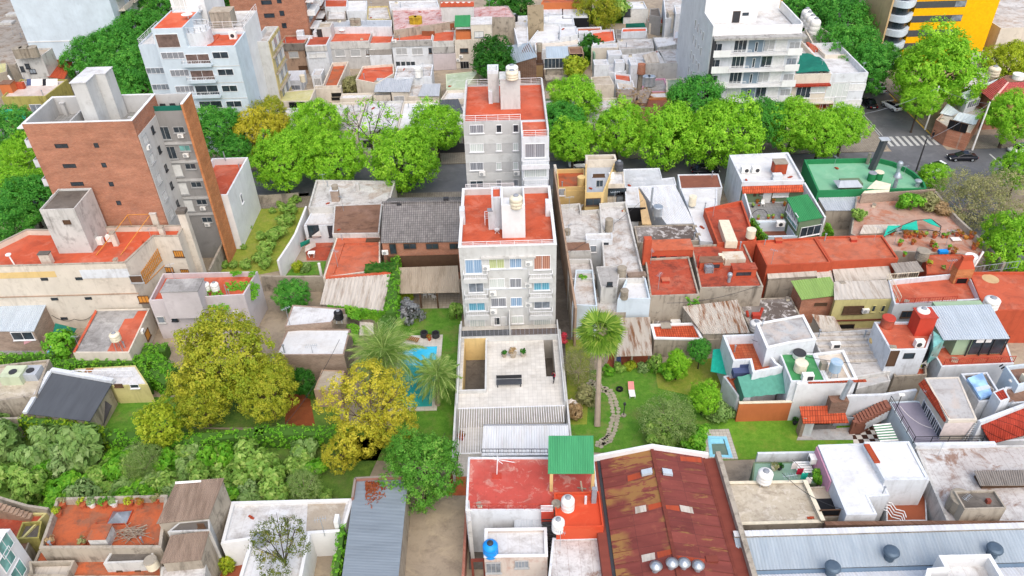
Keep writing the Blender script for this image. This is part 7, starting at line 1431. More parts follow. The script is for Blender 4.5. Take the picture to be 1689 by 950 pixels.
RA=J1('house','white house with a red terrace, red tank and black steel stair','house',[(620,795),(800,790),(840,680),(700,655),(540,655)],6.6,'white','redold2',par=.25,t=.22)
RA.win(0,710,822,1.1,.7,'glass','md',0,False);RA.door(0,630,835,.9,2.2,'wd')
U7('red painted round tank at the corner of the red terrace',600,675,6.4,.72,1.2,'redold','concrete',lid='rp');U7('white plastic tank on the red chimney block beside the big metal roof',770,630,8.2,.72,1.2,'pw')
RA.vol('chimney_block',(735,730),(815,725),640,1.8,'redfresh','rp',zb=6.3);p=P(755,775,6.4);t=Q1('air_conditioner','white air conditioner on the red terrace by the steel stair','air conditioner',p);MB().box(p.x-.5,p.x+.5,p.y-.3,p.y+.3,6.4,7.3).J0('body','pw',t);MB().J9((p.x-.1,p.y-.33,6.85),(p.x-.1,p.y-.303,6.85),.3,n=12).J0('fan_grille','md',t)
RG=J1('house','house with a glazed upper room under a large ribbed white roof and a red balcony','house',[(870,875),(1225,860),(1170,700),(820,790)],4.6,'white','redold2',par=.06,t=.2)
a,b=P(835,820,4.9),P(1220,850,4.9);RG.rail([tuple(P(x,y,4.6)[:2])for x,y in((880,868),(1222,853))],4.6,'rp',.9,.22)
zg=7.4;gl=[P(880,745,zg),P(1205,738,zg),P(1110,570,8.0),P(785,580,8.0)]
RG.part('metal_roof',G4(gl,26,.06),'metalsteel')
y0=P(900,822,4.6).y;xa,xb=P(915,822,4.6).x,P(1160,815,4.6).x;MB_=MB().box(xa+.05,xb,y0+.1,y0+6.5,4.6,7.3);RG.part('glazed_room',MB_,'palegreen2')
cx=(xa+xb)/2;m=MB();m.box(xa+1.9,xb-.1,y0-.0,y0+.098,4.75,7.1);RG.part('glass_wall',m,'glass');m=MB()
for f in(.28,.55,.75,1.):xx=xa+(xb-xa)*f;m.box(xx-.07,xx+.07,y0-.1,y0-.002,4.6,7.3)
m.box(xa+1.9,xb,y0-.1,y0-.003,7.1,7.3);RG.part('glazing_bars',m,'md');m=MB();m.box(xa+2.2,xb-1.8,y0-.06,y0-.004,6.5,7.05);RG.part('blind',m,'pw')
wl=P(850,780,4.6);m=MB();m.G6([P(830,785,7.),P(885,745,7.2),P(885,745,7.2)+U8((.1,.1,0)),P(830,700,7.4)],2.4);RG.part('side_glass',m,'glassgreen')
m=MB();a,b=P(735,860,3.),P(815,800,5.8)
for i in range(9):c=a.lerp(b,i/8);m.box(c.x-.16,c.x+.16,c.y-.5,c.y+.5,c.z-.05,c.z)
for o_ in(-.5,.5):m.bar(a+U8((0,o_,0)),b+U8((0,o_,0)),.1,.25)
t=Q1('steel_stair','black steel stair up to the red terrace','stair',a);m.J0('steps','md',t)
RC=J1('yard_house','small red patio with plants and an air conditioner under the steel stair','house',[(640,925),(800,915),(790,830),(610,845)],3.0,'ow','redold2',par=.5,t=.2);p=P(770,875,2.6);t=Q1('air_conditioner','white air conditioner in the small red patio','air conditioner',p);MB().box(p.x-.55,p.x+.55,p.y-.3,p.y+.3,2.55,3.4).J0('body','pw',t);MB().J9((p.x,p.y-.33,3.),(p.x,p.y-.303,3.),.3,n=12).J0('fan_grille','md',t)
p=P(712,870,2.6);t=Q1('chimney','grey square flue on a white base in the small red patio','chimney',p);MB().box(p.x-.5,p.x+.5,p.y-.4,p.y+.4,2.5,3.2).J0('base','white',t);MB().bar(p+U8((0,0,.65)),p+U8((.3,.4,3.)),.55,.55).J0('flue','pg',t)
J4('flowering pot in the corner of the small red patio',648,885,2.6,.5,'leafbush');J4('yellow flower pot under the black steel stair',745,890,2.6,.35,'leafgold')
GL=J1('house','long low house with dirty grey white sheet roofs and a bread oven','house',[(400,935),(620,900),(540,690),(235,710),(270,800)],3.4,'dw','dirtyroof2',par=.06,t=.2);
for i,y in enumerate((720,745,775,812,850)):a,b=P(240+i*12,y,3.42),P(555+i*8,y-8,3.42);GL.part('sheet_step',MB().bar(a,b,.35,.14),'fibro')
p=P(348,780,3.4);t=Q1('air_conditioner','white air conditioner lying on the long dirty sheet roof','air conditioner',p);MB().box(p.x-.6,p.x+.5,p.y-.3,p.y+.3,3.42,4.1).J0('body','pw',t);MB().box(p.x-.3,p.x+.4,p.y-.33,p.y-.303,3.55,4.).J0('fan_grille','md',t)
p=P(540,770,3.5);t=Q1('clay_oven','yellow clay oven on a stand beside the red terrace wall','oven',p);MB().J8(p.x,p.y,[(.7,4.0),(.72,4.3),(.5,4.7),(.1,4.9)],14).J0('dome','ochre',t);MB().box(p.x-.5,p.x+.5,p.y-.4,p.y+.4,3.4,3.999).J0('stand','md',t)
LG=J1('house','grey roofed low house with a small open court by the white garden wall','house',[(455,985),(620,945),(590,850),(480,880)],3.0,'dw','lgreyroof',par=.1,t=.18)
F(1400,560,.2285)
J2('yard_floor',[(40,390),(180,385),(130,250),(70,270)],'darkroof',.05);J3('garden_wall','long white garden wall behind the tiled stair',[(-60,405),(250,395),(490,360)],.3,4.2,'white');J6('ivy_hedge','patch of green creeper under the garden wall court',[(80,385),(170,380)],.5,0,1.2)
# block beyond the street
def HF(name,label,cat,xl,xr,yt,yb,yk,wall,roof,zb=0.,par=.35,cap=None,t=.2):
 """house known by its front wall: px left / right, top, bottom (at height zb) and the roof's far edge"""
 xm=(xl+xr)/2;Y0=P(xm,yb,zb).y;z=PY(xm,yt,Y0).z;x0,x1=PY(xl,(yt+yb)/2,Y0).x,PY(xr,(yt+yb)/2,Y0).x
 y1=max(P(xm,yk,z).y,Y0+1.5)
 return J1(name,label,cat,('w',x0,x1,Y0,y1),z,wall,roof,par,t,cap)
F(0,0,.1894)
Y0=172.;a,b=PY(150,0,Y0),PY(1000,150,Y0)
BW=J1('apartment_tower','huge plain pale blue white tower wall rising out of the picture','building',('w',a.x-1.5,b.x,Y0,Y0+26),34,'blueshade','wr',par=.6)
c=BW.on('S',600,355);BW.part('ledge',MB().box(BW.x0,BW.x1,Y0-.08,Y0-.003,c.z-.12,c.z+.12),'pure')
for k in range(7):
 zf=4+k*2.9
 for j in range(4):
  yy=Y0+2.5+j*6
  m=MB();m.box(BW.x1+.003,BW.x1+1.5,yy,yy+4.6,zf-.15,zf);m.box(BW.x1+1.4,BW.x1+1.5,yy,yy+4.6,zf+.003,zf+.9);BW.part('balcony',m,'cream')
  q=U8((BW.x1,yy+2.3,zf+1.2));o=MB().box(BW.x1+.004,BW.x1+.05,yy+.5,yy+4.1,zf+.1,zf+2.1).J0('balcony_door','glass' if(k+j)%3 else 'cw',BW.root)
BB=J1('warehouse','broad weathered grey brown flat roof at the far picture corner','warehouse',[(-700,560),(130,560),(315,380),(150,-200),(-700,-200)],4.5,'ow','weathered',par=.1,t=.3)
for(x,y,w)in((140,130,4.),(70,205,3.)):BB.blk('roof_hatch',x,y,w,2.2,.5,'dw',BB.d)
TB=HF('tank_house','white plaster block carrying three concrete tanks beside the broad grey roof','house',160,400,490,680,420,'dw','concrete',zb=6.);
for i,(x,y)in enumerate(((180,500),(240,495),(308,490))):U7(('round concrete tank, first of three in a row above the plaster block','round concrete tank in the middle of three above the plaster block','round concrete tank, last of three in a row, beside the huge tower wall')[i],x,y,TB.z+.2,.95,1.9,'asb','concrete')
TB.win('S',240,575,.8,.9,'glass','md',0);TB.win('S',285,620,1.2,.8,'gg','md',1);TB.win('S',195,600,.7,1.,'glass','md',0)
RU=Shed('house','house with a rust red sheet roof at the foot of the huge tower wall','house',[(345,660,6.2),(560,690,6.2),(630,535,7.2),(495,518,7.2)],'ro','ow',10,.04)
OL=J1('house','olive stained house with a roof terrace full of laundry and brick lower walls','house',[(10,845),(395,838),(590,690),(180,690)],7.6,'olive','pinkishroof',par=.25,t=.25)
m=MB();m.box(OL.x0+.2,OL.x1+.03,OL.y0-.06,OL.y0-.003,0,5.4);OL.part('brick_front',m,'brick');OL.win(('S',OL.y0-.07),320,945,2.2,1.6,'gg','mw',1)
t=Q1('awning','bright green awning on the olive stained house','awning',(OL.x0+3,OL.y0-1,4));a,b=P(18,900,6.),P(245,895,6.);MB().G6([(a.x,OL.y0-1.8,3.9),(b.x,OL.y0-1.8,3.9),(b.x-.3,OL.y0-.07,5.3),(a.x,OL.y0-.07,5.3)],.12).J0('canvas','awning',t)
t=Q1('laundry','white and dark washing hung along the olive house roof','laundry',P(380,700,8.));m=MB();
for x0,x1,mt in((270,370,'vw'),(370,400,'cloth_dark'),(400,500,'vw'),(230,270,'canvasnavy')):a,b=P(x0,690,8.4),P(x1,685,8.4);MB().G6([a+U8((0,-.8,-1.)),b+U8((0,-.8,-1.)),b,a],.03).J0('cloth',mt,t)
OL.vol('orange_room',(25,840),(130,830),735,2.,'orangewall','tanroof',zb=6.8);U6('chimney_pipe','white leaning chimney pipe on the olive stained house','pipe',150,770,2.6,.22,'pw',7.4,.2,(-.8,.2));OL.vol('red_block',(130,780),(215,775),725,.8,'redwall',None)
HO=J1('house','low weathered house with yellow roof edge at the far picture border','house',[(-200,700),(60,620),(60,545),(-200,560)],6.5,'ow','mossroof',par=.1)
F(180,0,.1894)
Y0=130.
a,b,c=PY(365,252,Y0),PY(640,255,Y0),PY(1095,398,Y0)
WT=J1('apartment_block','white apartment block with two red roof terraces and a round turret','building',('w',b.x,c.x,Y0,P(900,285,c.z).y),c.z,'blueshade','red',par=.35,t=.25)
WT2=J1('apartment_wing','higher wing of the white block with a bright red roof and one big upper window','building',('w',a.x,b.x-.003,Y0,P(590,88,a.z).y),a.z,'blueshade','redor',par=.12,t=.2)
a3=PY(300,330,Y0+5);WT3=J1('apartment_wing','recessed side wing of the white block with a railed terrace','building',('w',PY(255,400,Y0+6).x,a.x-.003,Y0+6,Y0+16),PY(290,390,Y0+6).z,'blueshade','wr',par=.3,t=.2);WT3 .rail([(WT3 .x0+.1,WT3 .y0+.1),(WT3 .x1,WT3 .y0+.1)],WT3 .z,bars=0);WT3 .rail([(WT3 .x0+.1,WT3 .y0+.1),(WT3 .x0+.1,WT3 .y1)],WT3 .z,bars=0)
WT2 .win('S',512,355,3.7,2.2,'brownglass','mw',0,False)
for(x,y,w)in((555,483,3.8),(615,635,3.1),(660,775,3.1),(970,480,2.6),(1015,628,2.6),(1050,770,2.6),(1088,905,2.6)):(WT2 if x<640 else WT).win('S',x,y,w,1.05,'glass' if x>900 else 'curgrey','mw',3 if w>3 else 1,False)
for(x,y)in((775,520),(815,660),(855,790),(890,925)):
 WT.win('S',x,y,3.9,1.9,'brownglass' if y<700 else 'glass','mw',1,False);WT.balc('S',x+4,y+38,4.9,.9,.9,'half','blueshade')
for(x,y)in((405,615),(455,757)):WT3 .win('S',x,y,3.2,1.,'gg','mw',3,False)
for y in(578,722,860):
 p_=WT.on('S',900,y);WT.part('floor_line',MB().box(WT.x0,WT.x1,Y0-.04,Y0-.003,p_.z-.06,p_.z+.06),'lgrey')
p=P(790,372,WT.d);m=MB();m.J8(p.x,p.y,[(2.4,WT.d-.5),(2.4,WT.d+2.4),(2.15,WT.d+2.4),(2.15,WT.d+1.5)],40);WT.part('turret',m,'white');m=MB();pp=[(p.x+2.3*math.cos(i*.449),p.y+2.3*math.sin(i*.449))for i in range(15)]
for u,v in zip(pp,pp[1:]):Q0(m,u,v,WT.d+2.4,.9,0,.03)
WT.part('turret_railing',m,'mw')
a,b=P(535,60,WT2 .z),P(860,270,WT.z);bt=J1('tower_part','tall white stair shaft behind the red roofed white block','building',('w',PY(545,60,140).x,PY(870,180,140).x,140,150),36,'pure','wr',par=.3);bt.win('S',615,25,2.2,3.5,'cw','mw',1,False);bt.balc('S',690,85,5.,1.2,.9,'rail','white')
p=P(690,160,WT2 .z);t=Q1('satellite_dish','white dish on a mast on the bright red roof wing','dish',p);MB().J9(p,p+U8((0,0,4.5)),.08).J0('mast','mw',t);MB().J8(p.x,p.y-.2,[(.1,p.z+.6),(.9,p.z+.7),(.95,p.z+.8)],16).J0('dish','mw',t)
p=P(1085,335,WT.d);t=Q1('air_conditioner','white air conditioner on the red roof of the white block beside its parapet','air conditioner',p);MB().box(p.x-.6,p.x+.6,p.y-.4,p.y+.4,p.z,p.z+1.2).J0('body','pw',t);MB().J9((p.x,p.y-.43,p.z+.6),(p.x,p.y-.403,p.z+.6),.35,n=12).J0('fan_grille','md',t)
m=MB();a=P(935,340,WT.d);b=P(960,290,WT.d);m.bar(P(870,398,WT.d),P(960,292,WT.d),.8,.3);WT.part('roof_kerb',m,'red')
WT.rail([(WT.x0+6,WT.y1),(WT.x1,WT.y1)],WT.z,bars=0,h=1.3)
WH2=J1('apartment_block','white walled rear block with railed roof behind the white apartment block','building',('w',WT.x1-9,WT.x1-.3,WT.y1+.1,WT.y1+10),WT.z+.6,'pure','dr',par=.4);WH2 .rail([(WH2 .x0,WH2 .y0+.1),(WH2 .x1,WH2 .y0+.1),(WH2 .x1,WH2 .y1)],WH2 .z,bars=0,h=1.2);WH2 .blk('tank_room',1010,215,3.6,3.,2.6,'ow',WH2 .z,'concrete')
F(360,0,.1894)
Y0=143.
a,b=PY(315,370,Y0),PY(432,360,Y0)
YO=J1('apartment_block','old block with a grimy ornate yellow side facade and plain grey end wall','building',('w',a.x,b.x,Y0,P(500,228,b.z).y),b.z,'lgrey','dr',par=.7,t=.3)
m=MB();m.box(YO.x1+.003,YO.x1+.15,Y0,YO.y1,0,YO.z-.1);YO.part('ornate_facade',m,'oldyellow');
for k in range(4):
 zf=YO.z-3.2-k*3.2
 YO.part('cornice',MB().box(YO.x1+.153,YO.x1+.6,Y0+.2,YO.y1-.2,zf-.2,zf),'ow')
 for j in range(4):yy=Y0+1.6+j*(YO.y1-Y0-1.6)/4;YO.part('window',MB().box(YO.x1+.153,YO.x1+.22,yy,yy+1.4,zf+.7,zf+2.5),'gg' if(k+j)%2 else 'shutter')
YO.blk('chimney',340,250,.9,.9,2.4,'white');
zb=6.5;Y0=P(670,300,zb).y;a,b=PY(180,200,Y0),PY(792,260,Y0)
BK=J1('apartment_tower','tall red brick tower rising out of the picture with white corner balconies','building',('w',a.x-1,b.x,Y0,Y0+22),30,'brick','wr',par=.5)
for(x,y,w,h)in((420,20,2.2,.8),(445,135,2.2,.8),(530,5,.9,1.),(555,115,.9,1.),(575,222,.9,1.)):BK.win('S',x,y,w,h,'glass','md',1 if w>1 else 0,False)
for k in range(7):
 zf=7.5+k*2.9;m=MB()
 for yy in(Y0+1,Y0+8,Y0+15):MB().box(BK.x1+.003,BK.x1+1.7,yy,yy+5.4,zf-.18,zf+.9 if k%2 else zf).J0('balcony','pure',BK.root);MB().box(BK.x1+.004,BK.x1+.06,yy+.6,yy+4.6,zf+.95,zf+2.3).J0('balcony_door','gg',BK.root)
h1=HF('row_house','brown fronted row house with a dark mouldy cornice below the brick tower','house',562,778,378,640,305,'tanwall','redold',par=.3);h1 .win('S',657,475,2.,1.3,'sg','cream',0);h1 .win('S',770,468,.5,1.,'glass','wd',0);h1 .win('S',750,590,2.4,.8,'wd','wd',2,False);m=MB();m.box(h1 .x0,h1 .x1,h1 .y0-.2,h1 .y0-.003,h1 .z-1.5,h1 .z+.02);h1 .part('cornice',m,'mould')
h2=HF('row_house','narrow white row house with stepped mouldings beside the brown one','house',780,966,392,660,305,'white','redold',par=.3);h2 .win('S',822,485,1.3,.8,'shutter','lgrey',0);h2 .win('S',895,480,1.9,.8,'shutter','lgrey',0);m=MB();m.box(h2 .x0,h2 .x1,h2 .y0-.18,h2 .y0-.003,h2 .z-1.3,h2 .z-.2);h2 .part('cornice',m,'dw')
HF('yard_wall_house','blank cream yard wall block before the narrow white row house','house',778,972,497,650,470,'dw','dr')
h3=HF('row_house','grey row house with two framed shuttered windows and a red terrace','house',966,1330,360,600,250,'grey','red',par=.3);
for x in(1060,1195,1385-60):h3 .win('S',x,460,2.1,1.4,'sg','pure',0)
m=MB();m.box(h3 .x0,h3 .x1,h3 .y0-.15,h3 .y0-.003,h3 .z-1.6,h3 .z+.01);h3 .part('parapet_front',m,'dw');p=P(1085,290,h3 .d);t=Q1('satellite_dish','white dish on the red terrace of the grey row house','dish',p);MB().J8(p.x,p.y,[(.1,p.z+.3),(.8,p.z+.7),(.9,p.z+.85)],14).J0('dish','mw',t)
for i,x in enumerate((1185,1225)):U7(('ribbed brown tank on the red terrace wall, the one beside the dish','ribbed brown tank on the red terrace wall, the one beside the dark opening')[i],x,265,h3 .z,.75,2.6,'asb','ribbed')
HT=HF('stair_hut','white stair hut with a dark door on the row house roofs','house',865,985,240,345,190,'lgrey','concrete',zb=6.);HT.door('S',885,300,1.,2.2,'md')
U7('cream tank on a pedestal at the foot of the brick tower',655,290,6.4,.65,1.4,'pc','concrete',stand=1.4);
t=Q1('white_parapets','jumble of white low roof walls before the brick tower','wall',P(760,330,6.));m=MB();a,b=P(690,345,6.4),P(830,330,6.4);m.box(a.x,b.x,a.y-.3,a.y,6.3,7.3);m.box(a.x,a.x+1.5,a.y+.003,a.y+1.2,6.3,8.2);m.box(b.x,b.x+.8,b.y,b.y+4,6.3,7.6);m.J0('walls','white',t)
OTL=J1('tile_roof','little orange tile roof at the foot of the old yellow block','house',[(408,790),(578,785),(572,762),(405,768)],3.2,'cream','clay',par=.03)
CS=HF('house','white house with a pale metal sheet roof and one grey window','house',565,725,700,800,615,'white','metalwhite',zb=0.2,par=.05);CS.win('S',668,762,2.2,1.,'gg','mw',1);U7('cream tank on tall legs by the pale metal roof',755,790,1.5,.55,1.3,'pc','concrete',stand=2.)
CS2=HF('house_part','white flat roofed part with a grated window beside the pale metal roof','house',820,905,655,760,600,'white','dr');CS2 .win('S',865,712,1.3,1.5,'sg','mw',3)
MO=J1('house','house with a lichen yellow flat roof behind the yellow street tree','house',[(440,885),(800,880),(845,775),(480,805)],4.2,'cream','mossroof',par=.06);MO.win('S',690,925,3.,1.6,'black','md',1,False)
OT3=J1('terrace','orange terrace with cream side wall among the row houses','house',[(905,750),(1040,745),(1135,535),(990,545)],3.4,'cream','terraold',par=.8);
BQ2=HF('barbecue_wall','cream wall house with an outdoor oven seen above the street trees','house',840,1075,770,890,760,'cream','dr');BQ2 .win('S',1030,825,2.,.8,'black','asb',0,False);BQ2 .win('S',1030,860,2.,.6,'black','asb',0,False)
F(560,0,.1894)
h4=HF('row_house','row house with a blank cream front and red terrace, narrow between grey and white ones','house',268,465,375,590,260,'dw','red',par=.3);m=MB();m.box(h4 .x0,h4 .x1,h4 .y0-.3,h4 .y0-.003,h4 .z-3.2,h4 .z-1.4);h4 .part('stepped_cornice',m,'greyplas');HF('yard_wall_house','blank white yard wall before the narrow cream row house','house',270,462,482,600,450,'white','dr')
h3 .win('S',244,450,.5,1.,'glass','wd',0)
h5=HF('row_house','white row house with two shuttered windows and a red terrace','house',466,815,350,600,275,'white','red',par=.3)
for x,g in((540,'sg'),(678,'sg')):h5 .win('S',x,447,2.3,1.4,g,'pure',1)
h5 .win('S',790,440,.6,1.1,'glass','wd',0);m=MB();m.box(h5 .x0,h5 .x1,h5 .y0-.2,h5 .y0-.003,h5 .z-1.3,h5 .z+.01);h5 .part('cornice',m,'dirtygrey');h5 .ac('S',480,355);
for x in(510,555,600,640):h5 .win('S',x,555,.9,1.,'glass','white',0,False)
h6=HF('row_house','row house with a stained blank front and stepped cornice','house',816,1005,358,600,265,'dw','red',par=.3);m=MB();m.box(h6 .x0,h6 .x1,h6 .y0-.25,h6 .y0-.003,h6 .z-2.6,h6 .z-1.2);h6 .part('stepped_cornice',m,'dirtygrey');HF('yard_wall_house','plain grey yard wall before the stained blank row house','house',818,1015,470,610,440,'pinkgrey','dr')
for(x0,x1,y0,y1)in((480,640,210,270),(825,1000,200,260),(720,830,270,310)):a,b=P(x0,y1,h5 .d),P(x1,y1,h5 .d);J3('roof_wall',{480:'rusty brown roof wall beside the yellow tanks',825:'rusty brown roof wall at the end of the red terraces',720:'low rusty wall between the red terraces'}[x0],[(x0,y1),(x1,y1)],.3,PY((x0+x1)/2,y0,a.y).z,'rustwall',zb=h5 .d,zref=h5 .d)
for i,x in enumerate((652,692)):U7(('yellow ribbed tank beside the rusty roof wall','yellow ribbed tank, the one over the low rusty wall')[i],x,270,h5 .d,.95,3.2,'yellowtank','ribbed')
h7=HF('house','cream house with a green awning roofed balcony at the end of the row','house',1008,1260,345,600,210,'cream','wr',par=.2);h7 .win('S',1085,440,1.7,.9,'glass','wd',1);h7 .win('S',1090,565,1.8,1.5,'black','sg',2,False);h7 .ac('S',1060,490);h7 .ac('S',1035,520)
h7 .vol('upper_room',(1150,345),(1330,345),215,5.,'cream','wr');h7 .win(('S',P(1240,345,h7 .d).y),1215,300,1.9,1.2,'shutter','gg',1);m=MB();a,b=P(1010,345,h7 .d),P(1145,345,h7 .d);m.G6([(a.x,a.y-.5,h7 .d+3.0),(b.x,a.y-.5,h7 .d+3.0),(b.x,a.y+4,h7 .d+4.),(a.x,a.y+4,h7 .d+4.)],.12);h7 .part('awning_roof',m,'metalgreen2');h7 .vol('balcony_room',(1015,345),(1145,345),280,2.,'orangewall',None)
GMR=J1('house','house with a long pale grey metal roof behind the red terraces','house',[(-120,235),(455,232),(455,172),(-120,178)],7.5,'white','metalgrey',par=.05)
PKR=J1('warehouse','warehouse with a broad pink white roof of worn red tiles','warehouse',[(470,265),(1005,185),(1260,150),(1530,150),(1470,50),(455,75)],8.0,'ow','pinkroof',par=.1)
RST=Shed('house','house with a bright rusty orange roof strip on the pink warehouse','house',[(878,62,11.2),(1170,58,11.2),(1172,8,12.2),(878,12,12.2)],'ro','lgrey',6,.04)
F2=[('house','white roofed house with dark patches far behind the red terraces',(440,70),(870,62),(850,0),(430,10),8.5,'white','wr'),('house','house with a white roof edge and green awning beyond the grey metal roof',(60,95),(235,92),(240,5),(70,8),8.5,'white','cr'),('house','ochre stained house with a cluttered roof beyond the grey metal roof',(240,165),(450,165),(420,50),(245,55),7.6,'oldyellow','dr'),('house','house with a striped grey shutter front beside the far brick tower',(-110,170),(55,165),(55,60),(-100,60),8.0,'fibrobrown2','wr'),('house','house with a small bright red terrace at the top of the picture',(-130,60),(65,58),(70,-10),(-130,-10),9.0,'white','red')]
for nm,lb,a,b,c,d,z,w,r_ in F2:J1(nm,lb,'house',[a,b,c,d],z,w,r_,par=.3)
t=Q1('awning','dark green awning far behind the grey metal roof','awning',P(120,120,6));MB().G6([P(55,140,6.2),P(180,135,6.2),P(185,98,7.4),P(65,100,7.4)],.1).J0('canvas','greennet',t)
RD3=J1('terrace','red terrace with red parapet blocks among the row houses','house',[(140,690),(320,725),(475,640),(470,555),(200,575)],4.2,'cream','red',par=.5);
WT4=J1('terrace','white painted terrace beside the red one in the row','house',[(475,680),(800,665),(815,560),(500,575)],4.4,'white','dr',par=.4);U7('grey white tank on the white terrace before the row houses',685,670,4.4,.68,1.9,'pw','concrete');WT4 .blk('chimney',720,720,.7,.7,3.,'lgrey',3.)
MC=HF('house','cream house under a pale metal sheet roof, its window above the street tree','house',460,605,800,950,685,'cream','metalgrey',par=.04);MC.win('S',520,865,2.,1.3,'sg','mw',1);MC.sheet('sheet_roof',[(300,800,MC.z+.1),(610,800,MC.z+.1),(645,680,MC.z+.5),(325,680,MC.z+.5)],'metalgrey',20,.04)
MC2=HF('house','cream house under a smaller pale metal roof beside a red pot','house',605,870,838,950,730,'cream','dr',par=.04);MC2 .sheet('sheet_roof',[(680,838,MC2 .z+.1),(868,836,MC2 .z+.1),(880,728,MC2 .z+.5),(725,730,MC2 .z+.5)],'metalgrey',14,.04);MC2 .win('S',742,868,1.3,.4,'glassgreen','mw',1,False)
MC3=HF('house_part','white rounded roof part before the cream metal roofed house','house',300,450,830,950,800,'cream','wr');MC4=HF('house_part','cream wall with a white sheet roof behind the thin street tree','house',10,290,855,950,810,'cream','wr')
PGn=J1('shed','yard roof of pale green sheets behind the slim grey tower','shed',[(930,770),(1095,770),(1215,615),(925,645)],3.8,'palegreen','palegreenroof',par=.1);CW2=J1('terrace','cream terrace with a low wall beside the slim grey tower','house',[(880,865),(1085,860),(1100,780),(935,785)],4.0,'cream','wr',par=.5)
DT=Shed('house','low house with a dark ribbed roof beside the slim grey tower','house',[(870,1000,3.6),(1085,990,3.6),(1035,862,4.4),(875,868,4.4)],'tarblack','ow',12,.06)
J5('wild green bush in the yard before the red terrace of the row',210,795,0,1.9,'leafbush',1.2);J5('yellow green yard bush beside the white sheet roof',100,800,0,2.0,'leafbush',1.)
F(760,0,.1894)
G3('dark','dark round tree between the white roofs behind the slim tower',262,480,5.2,5.0,'garden_tree',4.6,var=0);G3('dark','dark green tree just behind the red roof of the slim tower',300,590,5.0,4.8,'garden_tree',4.2,var=1)
CHm=HF('chimney_tower','tall tan brick box chimney among the white roofs','tower',582,722,60,275,45,'oldtan','concrete',zb=4.5)
wn=[('house','white flat roof house with a black tank tower behind the dark round tree',(495,385),(590,380),(580,135),(440,140),5.6,'white','wr'),('house','broad white flat roof beside the tan brick chimney',(585,370),(890,350),(860,180),(725,190),4.8,'white','cr'),('house','white roof with a ribbed wall edge far beyond the tan chimney',(725,190),(992,215),(975,128),(725,135),5.2,'white','cr'),('house','white roof with a stained ledge near the small red terraces',(865,320),(1020,298),(1005,228),(865,235),5.6,'white','cr'),('house','white roof with a brown stain before the blue sheet roof',(650,440),(1040,385),(1030,330),(640,370),4.6,'white','stainpale')]
for nm,lb,a,b,c,d,z,w,r_ in wn:J1(nm,lb,'house',[a,b,c,d],z,w,r_,par=.25)
LB2=HF('house','pale blue house with a small window under a black tank','house',308,440,215,390,170,'blueshade','wr');LB2 .win('S',390,310,1.9,1.2,'cw','gg',1);LBT=HF('tank_tower','pale blue plaster pillar carrying the black tank','tower',425,495,190,385,170,'blueshade','concrete');U7('black water tank on the pale blue plaster pillar',468,185,LBT.z,.8,1.7,'black')
HF('house','pale blue low roof house behind the cream house of the row','house',95,305,180,225,150,'blueshade','wr',zb=4.)
MG=Shed('house','house with a pale blue grey metal roof and brown brick gable','house',[(440,560,3.6),(665,495,6.4),(600,372,6.4),(390,400,3.6)],'metalblue3','brickdark',12,.03);MG.on
BG2=HF('brick_shed','brown brick wall house with a tan plaster patch behind the slim tower','house',480,725,560,690,520,'brickdark','tanroof');m=MB();a,b=BG2 .on('S',590,640),BG2 .on('S',715,640);m.box(a.x,b.x,BG2 .y0-.06,BG2 .y0-.003,0.5,BG2 .z-.3);BG2 .part('plaster_patch',m,'ochretan');U7('ribbed grey tank on the brown brick gable',685,445,6.6,.6,1.6,'asb','ribbed');BG2 .vol('tank_pillar',(665,560),(705,560),440,1.2,'brickdark',None,zb=3.)
BS2=Shed('house','house with a sky blue sheet roof over a many paned window wall','house',[(745,512,6.2),(945,515,6.2),(930,402,7.2),(738,405,7.2)],'metalblue3','ow',10,.02);BS2 .win('S',825,550,4.6,2.0,'glass','lgrey',5);m=MB();a=P(745,650,3.);m.box(BS2 .x0-.4,BS2 .x1+.4,BS2 .y0-2.2,BS2 .y0-.003,2.6,2.9);BS2 .part('gallery',m,'ow')
for x in(750,940):Q6(BS2,[(x,690)],6.,.2,'dgrey',0.)
BT3=HF('house','rickety brown timber roofed house beside the sky blue sheet roof','house',945,1068,465,640,405,'tanwall','tanroof');BT3 .win('S',1000,500,3.,1.5,'black','wd',2,False);BT3 .balc('S',1005,590,4.,1.6,.9,'rail','ow','rusty')
FS=[('house','white metal double roof house beyond the white roofs',(700,125),(885,120),(870,35),(700,35),5.0,'white','metalwhite'),('house','white metal roofed house beside the garden with the yellow tree',(885,160),(1118,158),(1095,30),(880,35),5.0,'black','metalwhite'),('house','pale rear house with an orange wall at the top of the picture',(700,25),(1060,20),(1060,-20),(720,-10),6.5,'orangewall','terraold')]
for nm,lb,a,b,c,d,z,w,r_ in FS:J1(nm,lb,'house',[a,b,c,d],z,w,r_,par=.1)
J2('lawn_patch',[(1000,215),(1420,200),(1380,140),(1010,180)],'lawn',.05);J2('lawn_patch',[(395,140),(590,130),(580,10),(380,20)],'scrub',.05)
G3('dark','dark green tree in the hidden garden before the tan chimney',500,70,3.5,5.5,'garden_tree',3.8,var=2);G3('deep','green tree at the top of the picture beyond the pink warehouse',360,20,4.,4.5,'garden_tree',4.);G3('dark','small dark tree beside the white metal double roof',750,100,2.5,3.,'garden_tree',2.4)
F(930,0,.1894)
G3('olive','yellow and green tree in the far garden by the green walled house',285,60,6.,5.5,'garden_tree',6.8);J5('round green bush before the green walled white house',450,180,0,4.,'ls',.9);J5('feathery green plant in the far garden',420,100,0,3.4,'ls',1.3);J5('small bush at the corner of the white metal roof',255,190,0,2.2,'li',.9)
